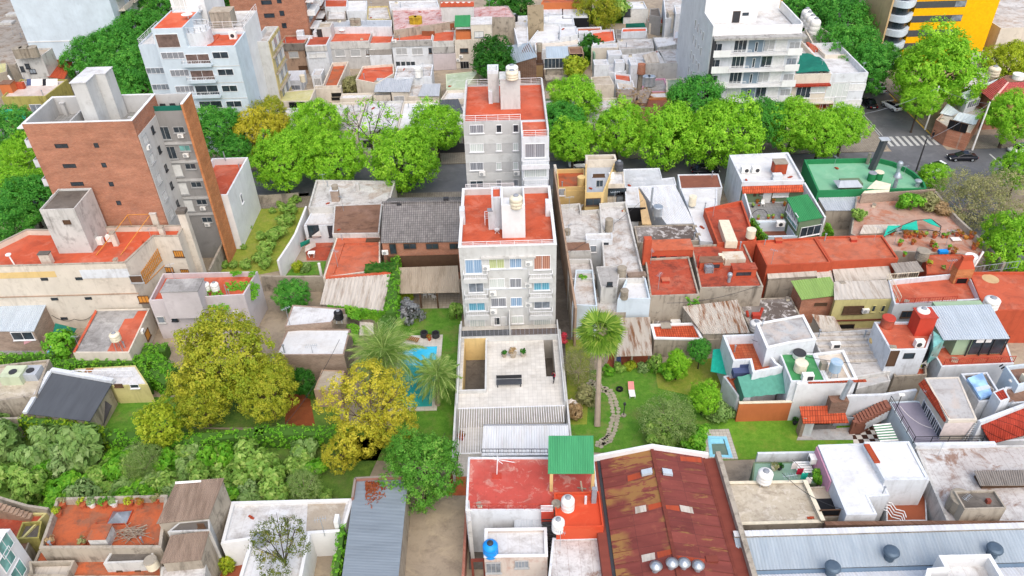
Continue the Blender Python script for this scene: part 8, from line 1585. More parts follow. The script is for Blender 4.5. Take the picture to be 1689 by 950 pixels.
GWh=HF('house','white house with a green side wall and grey roller door in the far garden','house',520,720,75,205,15,'white','cr');m=MB();m.box(GWh.x0-.1,GWh.x0-.003,GWh.y0,GWh.y1,0,GWh.z);GWh.part('green_side',m,'greenpar');GWh.win('S',655,145,4.4,3.6,'shutter','lgrey',0);GWh.win('S',555,110,1.6,1.8,'glass','md',2)
t=Q1('shade_net','dark green shade net before the grey roller door','net',P(620,220,3));MB().G6([P(540,240,3.),P(715,235,3.),P(700,198,4.),P(540,205,4.)],.05).J0('net','greennet',t)
CRm=HF('house','cream house with a small red terrace and a curtained wide window','house',740,905,205,295,155,'cream','redor');CRm.win('S',842,258,3.4,1.4,'curgreen','wd',1);CRm.vol('side_tower',(903,285),(945,285),130,3.,'cream','concrete',zb=3.)
NF=[('house','small red terrace beside the white stair wall in the far rows',[(255,382),(450,355),(435,255),(238,265)],5.0,'white','redor',.4),('house','narrow red terrace strip behind the white stair wall',[(115,285),(330,260),(325,232),(115,240)],5.2,'white','terraold',.3),('house','grey concrete walled yard with a red strip behind it',[(455,340),(730,335),(725,275),(450,255)],4.6,'greyplas','greyroof',.8),('house','thin red roof strip above the grey concrete yard wall',[(500,280),(725,270),(720,240),(510,245)],5.4,'white','redor',.2),('house','weathered white flat roof with black blotches in the far rows',[(480,430),(785,415),(770,335),(465,345)],4.6,'dw','dr',.1),('house','cleaner white flat roof with a small hatch beside the blotched one',[(815,415),(985,385),(965,320),(775,325)],5.0,'dw','wr',.1),('house','white house roof with a leaning pale skylight',[(545,565),(890,550),(830,440),(495,475)],4.8,'dw','wr',.1),('house','mottled white roof next to the pale leaning skylight',[(890,550),(1010,545),(1000,430),(815,435)],4.8,'dw','dr',.1),('house','cream house with a small window before the green painted wall',[(240,420),(475,415),(470,370),(245,385)],4.8,'cream','wr',.05),('house','white roofed low house beside the dry climber',[(340,640),(545,620),(540,550),(340,560)],3.6,'white','wr',.3),('house','tan flat roof before the red strip terrace by the dry climber',[(240,740),(440,735),(400,660),(235,670)],3.6,'cream','concrete',.06),('terrace','small bright red terrace with white ribbed awning in the far rows',[(445,690),(590,715),(580,650),(440,635)],4.0,'white','red',.3),('shed','ribbed white awning roof beside the small bright red terrace',[(470,770),(620,770),(600,700),(455,700)],3.4,'white','fibro',.05),('terrace','pink and grey terrace with two steel tanks in the far rows',[(680,800),(910,795),(880,680),(690,690)],4.4,'pinkwall','greyroof',.3),('house','cream block with a green sheet roof beside the right hand white tower',[(895,790),(1070,780),(1040,680),(890,690)],5.6,'cream','greenflat',.1),('house','white walled roof over an orange brick wall behind the street trees',[(785,850),(945,848),(930,800),(700,810)],4.6,'brickorange','wr',.1),('house','grey roofed house between the cream side tower and the white tower',[(955,335),(1045,330),(1050,265),(965,270)],5.4,'pinkgrey','metalgrey',.05),('house','white terraced house at the top of the picture beside the white tower',[(885,165),(1060,125),(1075,-40),(865,-40)],6.5,'white','dr',.5),('house','far dark roofed house between the white house and the white tower',[(745,130),(850,150),(830,70),(750,75)],4.5,'dgrey','darkroof',.2),('house','white rooms house with stepped parapets at the picture top',[(975,120),(1060,118),(1070,40),(960,45)],8.,'white','wr',.4)]
for nm,lb,q,z,w,r_,pr in NF:J1(nm,lb.replace('right hand ',''),'house',q,z,w,r_,par=pr)
t=Q1('skylight','pale leaning skylight on the white house roof of the far rows','skylight',P(760,490,5.));MB().G6([P(715,545,5.),P(835,540,5.),P(800,445,5.9),P(685,480,5.9)],.25).J0('glass','fibro',t)
for i,x in enumerate((717,757)):U7(('steel water tank on the pink terrace, the one by the chimney side','steel water tank on the pink terrace, the one by the railing')[i],x,745,4.3,.8,1.9,'steel','ribbed')
BRc=HF('brick_chimney','dark stone wall with a brick chimney pot beside the pink terrace','chimney',645,690,640,790,620,'ow','concrete');p=P(672,640,BRc.z);MB().cyl(p.x,p.y,BRc.z,BRc.z+2.,.9,.8,14).J0('chimney_pot','brick',BRc.root)
for i,(x,y,w,hh,dd)in enumerate(((320,600,3.,3.4,3.),(480,590,2.,3.4,2.),(600,600,1.6,3.6,4.),(440,490,3.,2.2,3.),(170,330,2.2,3.2,2.))):p=P(x,y,4.);o=J1('roof_room',('white sloped stair hut on the far red strip terrace','white chimney block with a water tank among the far roofs','white stepped wall beside the small bright red terrace','small white tank room on the mid far roofs','white stair wall between the narrow red terraces')[i],'hut',('w',p.x-w/2,p.x+w/2,p.y-dd/2,p.y+dd/2),3.6+hh*.55,'white','wr',par=.05,zb=0)
J5('thick green bush in the court of the far white roofs',250,540,0,3.2,'leafdark',1.1);J5('yellow green climber at the edge of the slim tower trees',120,670,3.,2.4,'leafgold',1.);J5('second yellow green climber mound near the rickety timber house',60,650,3.,2.0,'leafgold',1.2);
J6('dry_climber','brown leafless creeper covering a roof behind the street trees',[(470,830),(640,830),(740,840)],7.,2.6,5.2,'leafdry','climber',dens=16,core='brickdark',size=.16)
J3('yard_wall','green painted garden wall in the far rows',[(170,400),(235,390),(270,470)],.3,4.2,'greenpar2')
# north east: white tower, corner block, yellow tower, corner bar
F(1100,0,.221)
Y0=131.;a,b=PY(345,280,Y0),PY(1015,262,Y0)
RTW=J1('apartment_tower','white apartment tower with balcony rows and blue grey panels above the street trees','building',('w',a.x,b.x,Y0,Y0+26),PY(600,265,Y0).z,'white','wr',par=.1,t=.25)
zt=RTW.z
m=MB();m.box(RTW.x0-.1,RTW.x1+.2,Y0-1.6,Y0-.003,zt-.25,zt+.1);RTW.part('roof_canopy',m,'dirtygrey')
tp_=PY(345,190,Y0+1.5).z
m=MB();m.box(RTW.x0,RTW.x1,Y0+.8,Y0+1.05,zt-.1,tp_);m.box(RTW.x0,RTW.x0+.25,Y0+1.053,Y0+15,zt-.1,tp_);m.box(RTW.x1-.25,RTW.x1,Y0+1.053,Y0+13,zt-.1,tp_+.2);m.box(RTW.x0,RTW.x1,Y0+14,Y0+14.25,zt-.1,tp_+1.8);RTW.part('terrace_parapet',m,'pure')
tx0,tx1=PY(330,190,Y0+5).x,PY(690,190,Y0+5).x
m=MB();m.box(RTW.x0,tx1,Y0+7,Y0+26,zt-.1,zt+7.9);RTW.part('penthouse',m,'pure');RTW.door(('S',Y0+6.99),515,140,1.2,2.6,'md');RTW.win(('S',Y0+6.99),587,105,1.0,.4,'glass','md',0,False)
m=MB();m.box(RTW.x0-.2,RTW.x0-.003,Y0-.0,Y0+7,0,zt+1.8);m.box(RTW.x0-.2,RTW.x0-.003,Y0+7.003,Y0+26,0,zt+8.);RTW.part('side_wall',m,'pure')
RTW.x0-=.2
for i in range(4):
 for(dx,dy,h)in((0,0,1.6),(18,30,1.6),(40,55,.8),(56,90,1.5)):RTW.win('W',215-17*i+dx,180+115*i+dy,.55,h,'glass','mw',0,False)
RTW.x0+=.2
def zf_(y):return RTW.on('S',500,y).z
for k in range(6):
 y=(430,540,660,780,880,980)[k];zf=PY(600,y-8,Y0-1.4).z-.0
 zf=zt-2.95-2.85*k
 m=MB();m.box(RTW.x0+.05,RTW.x1-.1,Y0-1.5,Y0-.004,zf-.16,zf);RTW.part('balcony_slab',m,'pure')
 for(f0,f1)in((0,.2),(.83,1.)):MB().box(RTW.x0+(RTW.x1-RTW.x0)*f0+.05,RTW.x0+(RTW.x1-RTW.x0)*f1-.1,Y0-1.55,Y0-1.42,zf-.2,zf+1.).J0('balcony_front','pure',RTW.root)
 for(f0,f1)in((.2,.42),(.6,.83)):RTW.rail([(RTW.x0+(RTW.x1-RTW.x0)*f0,Y0-1.45),(RTW.x0+(RTW.x1-RTW.x0)*f1,Y0-1.45)],zf,'mw',.95,.25,name='balcony_railing')
 W=RTW.x1-RTW.x0
 for(f,w,h,g,mu)in((.06,1.6,1.5,'glass',1),(.32,2.1,2.1,'glass' if k<3 else 'cw',2),(.5,.35,1.6,'glass',0),(.64,1.9,1.9,'sg' if k%2==0 else 'glass',1),(.78,1.9,1.9,'shutter',0),(.93,1.7,1.4,'sg' if k!=1 else 'gg',1)):
  c=U8((RTW.x0+W*f,Y0,zf+.15+h/2));RTW.win('S',500,500,w,h,g,'mw',mu,False)
  ob=[ch for ch in RTW.root.children if ch.name.startswith('window')][-1];ob.location=c-U8(RTW.root['_w'])
 m=MB();m.box(RTW.x0+W*.41,RTW.x0+W*.59,Y0-.03,Y0-.0035,zf+.003,zf+2.65);RTW.part('grey_panel',m,'panelblue')
for o in[o for o in RTW.root.children if o.name.startswith('window')]:
 if abs(o.location.x+RTW.root['_w'][0]-(RTW.x0+(RTW.x1-RTW.x0)*.5))<.05:o.location.y-=.035
m=MB();m.box(RTW.x0-.003,RTW.x0+.3,Y0-1.3,Y0-.005,3,zt-.3);RTW.part('painted_shadow_gap',m,'md')  # solid dark strip, the shade of a slit put into its colour
F(1240,0,.1894)
YC=132.4
a,m_,b=PY(375,650,YC),PY(695,640,YC),PY(1018,632,YC)
CB1=J1('corner_block','cream three storey corner house with a torn green tarp on its roof','building',('w',a.x,m_.x,YC,YC+17),m_.z,'cream','wr',par=.9,t=.25);CB2=J1('corner_block','white tiled corner block with a big empty white roof terrace','building',('w',m_.x+.003,b.x,YC,P(700,370,b.z).y),b.z,'white','wr',par=1.1,t=.25)
CB1 .win('S',450,800,2.6,2.2,'glass','mw',2);CB1 .win('S',575,780,2.6,1.,'cw','mw',1);CB1 .balc('S',500,880,8.5,1.1,1.,'rail','cream');CB1 .win('S',540,925,7.,1.6,'ro','mw',5,False);m=MB();c=CB1 .on('S',520,730);m.box(CB1 .x0,CB1 .x1,YC-.9,YC-.003,c.z-.2,c.z+.1);CB1 .part('tile_eave',m,'clayred')
for(x,y,w,h,g)in((745,785,4.,2.6,'cw'),(900,760,3.6,1.2,'shutter'),(715,900,4.,2.6,'cw'),(865,898,3.6,1.2,'shutter')):CB2 .win('S',x,y,w,h,g,'mw',3 if h>2 else 2,False)
m=MB();c=CB2 .on('S',850,715);m.box(CB2 .x0,CB2 .x1,YC-.06,YC-.003,c.z-.06,c.z+.06);CB2 .part('floor_line',m,'lgrey')
t=Q1('tarpaulin','torn dark green tarpaulin draped over the cream corner house roof','tarpaulin',P(530,560,CB1 .z));q=[P(385,630,CB1 .z+.1),P(690,615,CB1 .z+.2),P(590,490,CB1 .z+1.2),P(430,450,CB1 .z+1.3)];vs=[];fs=[];N=10
for i in range(N+1):
 for j in range(N+1):p=q[0].lerp(q[1],i/N).lerp(q[3].lerp(q[2],i/N),j/N);p.z+=.5*U5 .noise(p*.45);p.y+=.5*U5 .noise(p*.8);vs.append(p)
for i in range(N):
 for j in range(N):fs.append((i*(N+1)+j,(i+1)*(N+1)+j,(i+1)*(N+1)+j+1,i*(N+1)+j+1))
m=MB();m.add(vs,fs);m.add([v-U8((0,0,.06))for v in vs],fs);m.J0('sheet','greentarp',t)
CB3=J1('roof_court','open roof court with cream walls behind the white corner block','building',[(640,480),(860,475),(690,290),(560,210),(460,250),(530,380)],b.z-.4,'cream','wr',par=2.4,t=.25)
TS=HF('tank_shelf','white framed loggia carrying four big cream tanks','house',440,610,310,390,270,'dw','concrete',zb=8.)
for i,(x,y)in enumerate(((535,295),(505,265),(480,235),(460,205))):U7(('big cream tank over the red steps, first in the row of four','big cream tank, second of the row of four from the red steps','big cream tank, third of the row of four from the red steps','big cream tank, last of the row of four, near the tree crowns')[i],x,y,TS.z-.1,1.05,3.1,'pw')
t=Q1('stair','red painted roof steps beside the tank loggia','stair',P(540,430,9));m=MB();a_,b_=P(500,380,11.),P(620,450,9.2);
for i in range(8):c=a_.lerp(b_,i/7);m.box(c.x-.3,c.x+.3,c.y-.9,c.y+.9,8.6,c.z)
m.J0('steps','redold',t)
OTw=HF('tank_tower','ochre stained concrete box on the roofs behind the white tower','tower',118,262,0,98,-20,'oldyellow2','concrete',zb=14.)
F(1400,0,.2842)
Yy=P(775,295,3.).y;xr_=PY(775,295,Yy).x
xb=PY(380,60,Yy).x
YT=J1('apartment_tower','bright yellow and charcoal tower with rounded white balconies','building',('w',xb,xr_,Yy,Yy+18),36,'vivid','wr',par=.3)
for(xa_,xc_,y0_,y1_,sh)in((380,680,0,40,1),(355,655,82,125,1),(330,625,168,205,1),(310,600,252,270,0)):
 p0,p1=YT.on('S',xa_,(y0_+y1_)/2),YT.on('S',xc_,(y0_+y1_)/2);zc_=p1 .z;hh=1.35
 m=MB();m.box(YT.x0-.002,p1 .x,Yy-.06,Yy-.003,zc_-hh/2,zc_+hh/2);YT.part('charcoal_band',m,'charcoal');m=MB();m.box(p1 .x-2.2,p1 .x,Yy-.09,Yy-.0605,zc_-hh/2+.1,zc_+hh/2-.1);YT.part('window',m,'gg')
m=MB()
wx0=PY(190,180,Yy).x
WBk=Q1('rounded_block','white rounded balcony stack on the corner of the yellow tower','building',((wx0+xb)/2,Yy,0))
def arcp(off):n=12;return[(wx0+(xb-wx0)*i/n,Yy+1.-off-3.6*math.sin(3.1416*(i/n)*.8+.35))for i in range(n+1)]+[(xb,Yy+10),(wx0,Yy+10)]
MB().J7(arcp(-1.2),0,36).J0('core','charcoal',WBk)
for k in range(12):
 zf=1.5+2.95*k;MB().J7(arcp(0),zf,zf+1.25).J0('balcony','blueshade',WBk);MB().J7(arcp(-1.1),zf+1.253,zf+2.94).J0('window_band','glass',WBk)
 m=MB()
 for i in(2,4,6,8,10):q=arcp(-1.)[i];m.box(q[0]-.12,q[0]+.12,q[1]-.12,q[1]+.12,zf+1.26,zf+2.93)
 m.J0('mullion','sg',WBk)if k>4 else None
m=MB();m.box(wx0-.35,wx0-.003,Yy-2.,Yy+10,0,36);m.J0('edge_strip','ochretan',WBk)
BEh=J1('building','long beige building with a flat white roof beyond the yellow tower','building',('w',PY(800,290,Yy+2).x+.8,190,Yy+1,Yy+24),PY(840,165,Yy+1).z,'cream','dr',par=.6);m=MB();c=BEh.on('S',900,258);m.box(BEh.x0,BEh.x1,BEh.y0-.1,BEh.y0-.003,c.z-.1,c.z+.1);BEh.part('ledge',m,'ow')
BE2=J1('building','low white roof further back beyond the beige building','building',('w',BEh.x0+2,200,Yy+26,Yy+45),BEh.z+2,'white','wr',par=.5)
CTr=J1('house','cream terraced house across the side street behind the tree crowns','house',('w',80,92,Yy+6,Yy+22),9,'cream','concrete',par=.9);BW3=J1('building','tall plain beige wall at the top of the picture beyond the cream terraced house','building',('w',80,100,Yy+24,Yy+45),12,'lgrey','wr',par=.6)
F(1449,40,.1894)
BAR=J1('corner_bar','brick corner bar with glass canopies and a terrace','building',[(610,900),(800,950),(930,740),(690,640),(500,830)],3.4,'brick','terracefloor',par=.25,t=.25)
BAR.win(0,690,890,3.,1.6,'black','wd',2,False)
q=[P(540,780,4.4),P(700,850,3.6),P(780,760,4.3),P(590,690,4.9)];t=Q1('glass_canopy','pale glass canopy on the side street face of the corner bar','canopy',q[0]);G4([P(535,775,3.4),P(640,800,3.4),P(705,765,4.4),P(600,690,4.4)],5,.03).J0('roof','polycarb',t);posts2=None
t=Q1('glass_canopy','pale glass canopy on the front face of the corner bar','canopy',q[1]);G4([P(650,830,3.3),P(845,880,3.3),P(880,800,4.3),P(700,765,4.3)],6,.03).J0('roof','polycarb',t)
GLR=Shed('house','glazed upper room of the corner bar under a pale ribbed roof','house',[(770,660,5.6),(880,600,5.8),(1050,470,6.6),(700,610,6.4)],'polycarb',None,9,.04)
GLR2=J1('upper_room','upper bar room with white framed windows','house',[(770,680),(870,650),(900,600),(720,625)],5.4,'white','wr',par=.05);GLR2 .win(0,825,690,3.,1.2,'gg','mw',4,False)
THs=Q1('house','corner house with a hipped rose red tile roof','house',(110,118,0));A=[P(870,570,6.2),P(990,665,6.2),P(1500,560,6.2),P(1120,450,7.8),P(1500,450,7.8),P(1130,510,7.6)]
MB().add([A[0],A[1],P(1130,505,8.),P(1085,465,8.)],[(0,1,2,3)]).add([A[1],P(1400,640,6.2),P(1400,500,8.),P(1130,505,8.)],[(0,1,2,3)]).J0('roof','clayrose',THs);MB().bar(A[1],P(1130,505,8.05),.3,.15).J0('ridge','clayrose2',THs);g=[P(900,590,5.6),P(990,670,5.6),P(1400,650,5.6),P(1400,460,5.6),P(1100,470,5.6)];MB().J7([(v.x,v.y)for v in ccw(g)],0,6.1).J0('wall','brick',THs);U7('small cream tank on the hipped rose red roof',1205,490,7.6,1.0,1.2,'pw','concrete');MB().J7([(v.x,v.y)for v in ccw([P(1085,465,7.9),P(1130,505,7.9),P(1400,500,7.9),P(1400,440,7.9),P(1110,445,7.9)])],7.5,7.95).J0('flat_top','tanroof',THs)
for i,(lb,q,z,w,r_)in enumerate((('white lean-to roofs stepping behind the corner bar',[(760,570),(970,470),(950,430),(800,390),(850,460),(740,540)],4.4,'white','wr'),('grey glass covered yard beside the yellow tower base',[(800,380),(980,340),(990,270),(820,235)],4.6,'lgrey','metalgrey'),('tan paved yard roof below the yellow tower',[(820,235),(1060,270),(1030,225),(900,225)],3.,'lgrey','concrete'))):J1('low_house',lb,'house',q,z,w,r_,par=.1)
U7('cream tank behind the pale ribbed roof of the corner bar',992,450,5.5,1.1,1.9,'pc')
# far filler beyond the listed houses, up to the picture top
rng=random.Random(21)
# street trees
F(0,0,1)
G1,G2='street trees along the road','dark street trees of the far side street'
for(k,lb,x,y,z,r)in(('street','big lime street tree where the road meets the vacant lot',464,266,6,5.4),('street','lime street tree between the golden tree and the thin tree, set back from the road',522,200,6.5,5.0),('street','lime street tree in the middle of the row before the slate roof',553,260,6,5.0),('street','broad lime street tree bending over the road behind the slate roof house',664,262,6,6.2),('sparse','thin open crowned street tree showing its dark branches',608,205,8,5.6),('street','lime street tree beside the slim grey tower',720,208,7,5.0),('street','low lime branch mass between the big lime tree and the thin tree',500,232,6,3.8),('deep','deep green street tree beside the brick tower wing',362,212,7,4.8),('deep','small deep green tree between the brick tower and the golden tree',392,248,5,3.0),('olive','dark olive round tree behind the golden street tree',446,184,7,3.2),('deep','deep green tree hidden between brick tower and white block',345,190,6,3.6),('street','yellowish lime street tree just past the slim grey tower',945,165,7,5.2),('deep','green street tree close against the slim grey tower side',925,205,6.5,4.6),('street','lime street tree hanging over the parked white car',945,232,5.5,4.4),('street','rounded lime tree with a clear trunk beside the dry creeper',1020,212,6.5,5.2),('deep','deep green street tree at the foot of the white tower',1150,170,8,5.6),('street','lime street tree in front of the deep green one by the white tower',1105,225,6.5,6.0),('street','broad bright lime tree above the flat red brown roof',1190,215,7,7.0),('deep','deep green street tree under the white tower balconies',1262,200,6.5,4.6),('street','lime street tree below the cream corner house',1310,205,6.5,5.2),('street','lime street tree behind the green terrace',1355,220,6,5.0),('street','tall narrow lime tree at the white corner block',1395,205,6.5,4.2),('street','huge bright lime tree over the side street by the yellow tower',1541,112,9,8.3),('street','lower lime bough of the huge tree above the bar corner',1518,168,6,3.2),('street','lime street tree in front of the hipped red roof',1668,192,6,4.8),('olive3','yellow green tree beyond the hipped red roof',1668,102,6,5.6),('deep','tall deep green tree beyond the four cream tanks',1340,22,8,7.0),('deep','deep green tree at the top of the picture by the yellow tower',1385,40,8,7.0),('deep','deep green side street tree above the corner block roof',1400,85,8,6.4),('deep','deep green side street tree beside the corner block end',1428,112,7.5,5.2),('deep','deep green tree at the picture top behind the white tower',1310,5,8,7.),('deep','shaded green tree between the corner block and the huge lime tree',1452,98,7,4.0),('deep','deep green tree at the foot of the huge pale tower wall',152,98,7.5,5.4),('deep','deep green tree behind the grey stair tower of the brick tower',192,85,8,6.2),('deep','deep green side street tree beside the recessed wing of the white block',222,120,8,6.),('deep','deep green tree just behind the brick tower roof',238,152,7,5.),('deep','deep green side street tree before the balconied tower side',232,55,8,6.),('deep','deep green side street tree near the picture top by the white block',262,22,8,6.),('deep','deep green tree at the picture top between the white block and brick tower',352,25,8,6.5),('deep','deep green tree beside the old yellow block at the picture top',372,10,8,5.),('deep','deep green tree at the picture edge beyond the brick tower balconies',15,215,7,4.6),('street','green tree under the balconies of the brick tower',30,255,5,4.0),('deep','leafy tree between the brick tower and the wide red terrace',48,330,5,4.6),('street','bright leafy tree at the picture edge behind the wide red terrace',12,310,5.5,4.4),('deep','green tree touching the rear parapet of the wide red terrace',15,372,5,4.0),('street','small tree by the far side of the brick tower foot',75,300,4,3.0)):
 G3(k,lb,x,y,z,r)
G3('goldst','dense golden yellow street tree beside the white apartment block',428,218,6.5,4.0,h=4.6);G3('goldst','small golden side crown beside the dense golden street tree',462,205,6,2.4)
# low houses on the far pavement, mostly under the trees
for i,(x0,x1,d,h,w,rf,lb)in enumerate(((-44,-36,11,4.2,'white','wr','white low street house behind the big lime tree'),(-35.8,-27,12,4.6,'cream','dr','cream low street house behind the golden tree'),(-26.8,-20,13,4.2,'lgrey','wr','pale street house with a grey front under the thin tree'),(-19.8,-13,12,4.5,'cream','cr','cream street house with a green arched canopy'),(-12.8,-6.2,11,4.0,'dgrey','dr','grey street house with a dark fence beside the slim tower'),(6,14,12,4.2,'greenwall','dr','grey green street house behind the parked white car'),(14.2,23,11,4.4,'cream','stainroof','cream street house with white gate pillars'),(23.2,32,10,4.6,'brickorange','rustflat','orange brick street house behind the lime trees'))):
 hs=J1('street_house',lb,'house',('w',x0,x1,128,128+d),h,w,rf,par=.4)
 m=MB();n_=3
 for j in range(n_):xx=x0+(j+.5)*(x1-x0)/n_;o=MB().box(xx-.7,xx+.7,127.93,127.998,(.15 if j==1 else 1.0),2.4).J0('door' if j==1 else 'window',('wd','glass','md')[(i+j)%3],hs.root)
p=U8((-16.4,127.5,0));t=Q1('arched_canopy','green arched canopy over the street house door','canopy',p);m=MB();N=10;vs=[];fs=[]
for i in range(N+1):a=3.1416*i/N;vs+=[(p.x-1.3*math.cos(a),127.9,2.6+1.3*math.sin(a)),(p.x-1.3*math.cos(a),123.4,2.6+1.3*math.sin(a))]
for i in range(N):fs.append((2*i,2*i+1,2*i+3,2*i+2))
m.add(vs,fs);m.J0('canvas','awning',t);
for dx in(-1.3,1.3):MB().J9((p.x+dx,123.5,.14),(p.x+dx,123.5,2.6),.06).J0('post','md',t)
tag(J3('street_fence','dark iron street fence beside the slim grey tower',[(-12.8,126.6),(-6.2,126.6)],.08,1.9,'md',world=True,zb=.14),None,'fence')
# cars
def car_proto(label,body,kind):
 t=Q1('parked_car',label,'car',(0,0,0));L=4.3 if kind!='sedan' else 4.75;w=.88
 def loft(secs,name,mat,par,sm=True):
  m=MB();k=len(secs[0]);vs=[];fs=[]
  for s_ in secs:vs+=s_
  for i in range(len(secs)-1):
   for j in range(k):fs.append((i*k+j,i*k+(j+1)%k,(i+1)*k+(j+1)%k,(i+1)*k+j))
  fs.append(tuple(range(k-1,-1,-1)));fs.append(tuple(range((len(secs)-1)*k,len(secs)*k)));m.add(vs,fs);return m.J0(name,mat,par,sm)
 def sec(x,z0,z1,hw,r=.12):return[(x,-hw+r,z0),(x,hw-r,z0),(x,hw,z0+r),(x,hw,z1-r),(x,hw-r,z1),(x,-hw+r,z1),(x,-hw,z1-r),(x,-hw,z0+r)]
 h=.98 if kind!='sedan' else.88
 loft([sec(-L/2,.45,h-.12,w-.12),sec(-L/2+.15,.28,h,w-.02),sec(-L*.2,.25,h+.02,w),sec(L*.15,.25,h,w),sec(L*.38,.27,h-.1,w-.03),sec(L/2-.1,.32,h-.22,w-.1),sec(L/2,.42,h-.32,w-.2)],'body',body,t)
 if kind=='sedan':cs=[(-L*.36,h,h+.05,.72),(-L*.2,h-.05,h+.46,.66),(L*.02,h-.05,h+.5,.66),(L*.24,h-.08,h+.02,.74)]
 else:cs=[(-L*.47,h-.02,h+.1,.72),(-L*.4,h-.05,h+.5,.68),(L*.0,h-.05,h+.56,.68),(L*.14,h-.05,h+.48,.7),(L*.3,h-.1,h+.02,.76)]
 loft([sec(a,b,c,d,.04)for a,b,c,d in cs],'cabin','carglass',t,False)
 r0,r1=(cs[1],cs[2])if kind=='sedan' else(cs[1],cs[3]);MB().G6([(r0[0],-r0[3]+.04,r0[2]+.02),(r1[0],-r1[3]+.04,r1[2]+.02),(r1[0],r1[3]-.04,r1[2]+.02),(r0[0],r0[3]-.04,r0[2]+.02)],.03).J0('roof',body,t)
 for sx in(-L*.3,L*.3):
  for sy in(-w+.06,w-.06):
   o=MB().J9((sx,sy-.11,.33),(sx,sy+.11,.33),.33,n=18).J0('wheel','tyre',t);MB().J9((sx,sy-.118,.33),(sx,sy+.118,.33),.2,n=14).J0('rim','steel',o)
 for sy in(-.62,.62):
  MB().box(L/2-.16,L/2-.02,sy-.18,sy+.18,h-.36,h-.22).J0('headlight','lampwhite',t);MB().box(-L/2-.01,-L/2+.12,sy-.14,sy+.14,h-.34,h-.12).J0('taillight','lampred',t)
 MB().box(-L/2-.02,-L/2+.1,-.25,.25,.5,.62).J0('number_plate','pw',t)
 return t
cw=car_proto('white hatchback seen from behind on the side street by the huge lime tree','carwhite','suv');q=P(1471,175,.5);cw.location=(q.x,q.y,.02);cw.rotation_euler=(0,0,R(90+17));cw.name='car'
cb=car_proto('black sedan crossing the junction on the main road','carblack','sedan');q=P(1587,259,.5);cb.location=(q.x,q.y,.02);cb.rotation_euler=(0,0,R(180-3));cb.name='car'
for src,lb,x,y,a in((cw,'white hatchback parked under the trees beside the yellow house',958,271,180),(cw,'white car entering the picture edge beyond the black sedan',1684,247,190),(cb,'dark car half hidden under the lime trees behind the flat red brown roof',1163,281,0),(cw,'white car hidden deep in the side street shade',1449,146,90),(cb,'dark car parked at the corner block side',1434,170,90),(cw,'pale car parked at the rounded end of the green terrace',1541,279,200)):
 q=P(x,y,.5);dup(src,(q.x,q.y,.02),R(a),1.,lb)
# street furniture
F(1260,0,.33673)
U6('street_pole','pale concrete pole at the bar corner beside the pedestrians','pole',788,636,8.5,.16,'pw',.14);U6('street_pole','tall pale concrete pole in front of the hipped red roof','pole',1020,735,9.,.17,'pw',.14);U6('street_pole','dark timber pole at the rounded end of the green terrace','pole',745,838,6.,.14,'md',.14)
F(420,0,.33673);U6('street_pole','slim grey street pole before the slate roof house','pole',702,935,9.,.12,'galv',.14,lean=(0,0))
F(1260,0,.33673)
pa=P(788,636,.14);pb=P(1020,735,.14);pc=P(745,838,.14)
Q4('pale street cable slung between the dark timber pole and the tall concrete pole',[pc+U8((0,0,5.8)),pb+U8((0,0,8.8))],.022,'pg',.5);Q4('street cable from the tall concrete pole to the bar corner pole',[pb+U8((0,0,8.7)),pa+U8((0,0,8.2))],.022,'pg',.5);Q4('street cable crossing from the bar corner pole to the white corner block',[pa+U8((0,0,8.2)),P(470,560,7.5)],.025,'pg',.7)
Q4('cable crossing the side street from the corner block',[P(470,560,7.5),P(480,700,6.)],.04,'pg',.3)
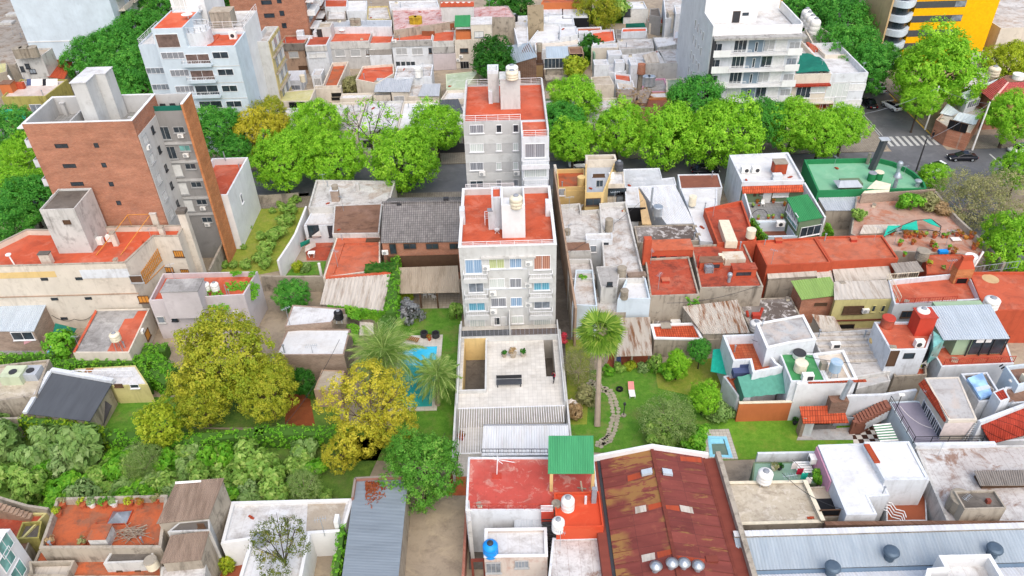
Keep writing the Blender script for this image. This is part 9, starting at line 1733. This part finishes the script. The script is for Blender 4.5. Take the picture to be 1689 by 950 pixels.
# people
def person(label,pos,rz,top,trousers,phone=False,stride=.12,h=1.74):
 me=bpy.data.meshes.new('body');s=h/1.75
 V=[(0,0,.95),(0,0,1.12),(0,0,1.32),(0,0,1.45),(0,0,1.54),(0,-.02,1.63),(0,-.02,1.72)]
 Rr=[(.15,.11),(.14,.10),(.17,.11),(.12,.08),(.055,.055),(.09,.10),(.07,.08)]
 E_=[(i,i+1)for i in range(6)]
 def chain(st,pts,rs):
  last=st
  for p,r in zip(pts,rs):V.append(p);Rr.append((r,r));E_.append((last,len(V)-1));last=len(V)-1
 for sx,fy in((-1,stride),(1,-stride)):chain(0,[(sx*.09,0,.88),(sx*.1,fy*.5-.02,.5),(sx*.1,fy+.02,.09),(sx*.1,fy-.14,.04)],[.095,.065,.042,.04])
 for sx in(-1,1):
  if phone:chain(3,[(sx*.19,0,1.41),(sx*.23,-.02,1.13),(sx*.10,-.26,1.22),(sx*.05,-.33,1.26)],[.06,.047,.035,.03])
  else:chain(3,[(sx*.19,0,1.41),(sx*.24,.03,1.13),(sx*.24,-.05+sx*stride*.5,.88),(sx*.24,-.07+sx*stride*.6,.79)],[.06,.046,.034,.03])
 me.from_pydata([(x*s,y*s,z*s)for x,y,z in V],E_,[]);o=bpy.data.objects.new('person',me);C.objects.link(o)
 md=o.modifiers.new('skin','SKIN');md.use_smooth_shade=True
 for v,r in zip(me.skin_vertices[0].data,Rr):v.radius=(r[0]*s,r[1]*s)
 me.skin_vertices[0].data[0].use_root=True
 o.modifiers.new('sub','SUBSURF').levels=1
 dg=bpy.context.evaluated_depsgraph_get();nm=bpy.data.meshes.new_from_object(o.evaluated_get(dg));C.objects.unlink(o);bpy.data.objects.remove(o)
 nm.materials.clear()
 for mt in('skin',top,trousers,'black','hair'):nm.materials.append(MAT(mt))
 for f in nm.polygons:
  z=f.center.z/s;x=abs(f.center.x)/s
  f.material_index=3 if z<.10 else 2 if z<.93 and x<.2 else 0 if(z>1.5 or(phone and f.center.y/s<-.26)or(x>.2 and z<.86))else 1
  if phone and x<.15 and.93<z<1.5:f.material_index=2
  if z>1.62 and(f.center.y/s>-.04 or z>1.74):f.material_index=4
 t=bpy.data.objects.new('person',nm);C.objects.link(t);t.location=pos;t.rotation_euler=(0,0,rz);t['_w']=tuple(pos);tag(t,label,'person')
 m=MB();m.J8(0,.01,[(.02,1.80*s),(.08*s,1.79*s),(.105*s,1.74*s),(.112*s,1.68*s),(.10*s,1.62*s)],14);ob=m.J0('hair','hair');ob.parent=t
 if phone:ob=MB().box(-.04,.04,-.40,-.385,1.22*s,1.37*s).J0('phone','black');ob.parent=t
 return t
F(740,560,.2052);p=P(845,345,3.0);person('person in dark trousers and red top looking at a phone on the cream terrace',(p.x,p.y,3.0),R(-50),'cloth_red','cloth_dark',True)
F(1260,0,.33673);p=P(822,683,.14);person('pedestrian in a dark top and shorts standing at the bar corner kerb',(p.x,p.y,.14),R(20),'cloth_dark','cloth_dark',False,.05);p=P(845,682,.14);person('pedestrian in dark clothes one step behind another at the bar corner',(p.x,p.y,.14),R(-30),'cloth_dark','canvasnavy',False,.15);p=P(1228,697,.14);person('pedestrian in black walking under the lime tree before the hipped red roof',(p.x,p.y,.14),R(90),'cloth_dark','cloth_dark',False,.2)
# remaining small houses
F(840,310,.33673)
TS_=J1('tile_shed','small house with a bright terracotta tile roof and white edges by the palm garden','house',[(712,740),(945,745),(905,668),(695,675)],2.9,'ow','clay',par=.02);TS_.part('white_edge',MB().ring([tuple(p)for p in Q5(TS_.pl,-.12)],[tuple(p)for p in Q5(TS_.pl,.2)],2.905,3.1),'pure');TS_.blk('brick_chimney',755,765,1.1,.9,3.0,'pinkbrick',0,'asb')
HB=J1('low_roof','pale rubble roof between the terracotta tile roof and the white terrace','house',[(955,745),(1030,740),(1040,705),(945,710)],2.4,'ow','wr',par=.06)
PT2=J1('low_roof','stained yard roof with a dish under the dark red terrace wall','house',[(700,672),(890,665),(1100,545),(700,540)],1.6,'ow','patchroof',par=.06);p=P(815,655,1.6);t=Q1('round_table','old round white table top lying in the yard by the tile roof','table',p);MB().cyl(p.x,p.y,p.z+.02,p.z+.12,.65,.65,20).J0('tabletop','pw',t);MB().cyl(p.x,p.y,p.z-.05,p.z+.019,.2,.2,10).J0('base','asb',t)
F(1260,630,.33673)
# small things on the roofs
rng=random.Random(77);cl={}
def item(k,x,y,z):
 if k not in cl:
  t=Q1(('vent_pipe','roof_box','roof_aerial','loose_brick')[k],('thin grey vent pipe standing on a roof','small pale box left on a roof','thin aerial with short bars standing on a roof','few loose bricks lying on a roof')[k],('pipe','box','antenna','bricks')[k],(0,0,0),0,('vent pipes of the roofs','small boxes on the roofs','thin aerials of the roofs','loose bricks on the roofs')[k])
  if k==0:MB().J9((0,0,0),(0,0,.9),.07).J0('pipe','galv',t);MB().cyl(0,0,.92,1.,.13,.13,8).J0('cap','pg',t)
  elif k==1:MB().box(-.3,.3,-.22,.22,0,.35).J0('box','pc',t);MB().box(-.33,.33,-.25,.25,.353,.4).J0('lid','asb',t)
  elif k==2:
   MB().J9((0,0,0),(0,0,2.4),.025).J0('mast','galv',t);m=MB();m.J9((-.5,0,2.2),(.5,0,2.2),.02)
   for i in range(5):m.J9((-.4+i*.2,-.25,2.2),(-.4+i*.2,.25,2.2),.014)
   m.J0('boom','galv',t)
  else:MB().box(-.35,.1,-.1,.12,0,.12).J0('brick','ro',t);MB().box(-.1,.3,-.12,.1,.123,.22).J0('brick','ro',t)
  cl[k]=t;t.location=(x,y,z);t.rotation_euler.z=rng.random()*3;t['_w']=(x,y,z);return
 dup(cl[k],(x,y,z),rng.random()*6.3,rng.uniform(.8,1.25))
for h in list(HS):
 w,d=h.x1-h.x0,h.y1-h.y0;a=abs(sum(h.pl[i-1].x*h.pl[i].y-h.pl[i].x*h.pl[i-1].y for i in range(len(h.pl))))/2
 if a<22 or h.z>11 or h.y0<30:continue
 c=sum(h.pl,U8((0,0)))/len(h.pl)
 for _ in range(min(4,1+int(a/45))):
  q=c.lerp(h.pl[rng.randrange(len(h.pl))],rng.uniform(.55,.85));item(rng.choice((0,0,1,2,2,3)),q.x,q.y,h.d)
for i,(a,b)in enumerate((((470,700,4.5),(560,560,7)),((1240,560,6),(1420,600,7)),((930,420,6),(1060,330,6.5)),((1290,780,6.5),(1390,840,6.3)),((1100,500,6),(1255,470,6.3)),((600,115,8),(800,108,8)))):
 F(0,0,1);Q4(('dark cable from the white roof to the slate roof house','dark cable over the green flat roof to the red terrace','dark cable from the long white roof towards the yellow house','dark cable curling over the clean white roofs','dark cable along the wall under the dark red roofs','dark cables hung along the far row house fronts')[i],[P(*a),P(*b)],.025,'md',.7)
for o in list(bpy.data.objects):
 if '_w' in o:del o['_w']
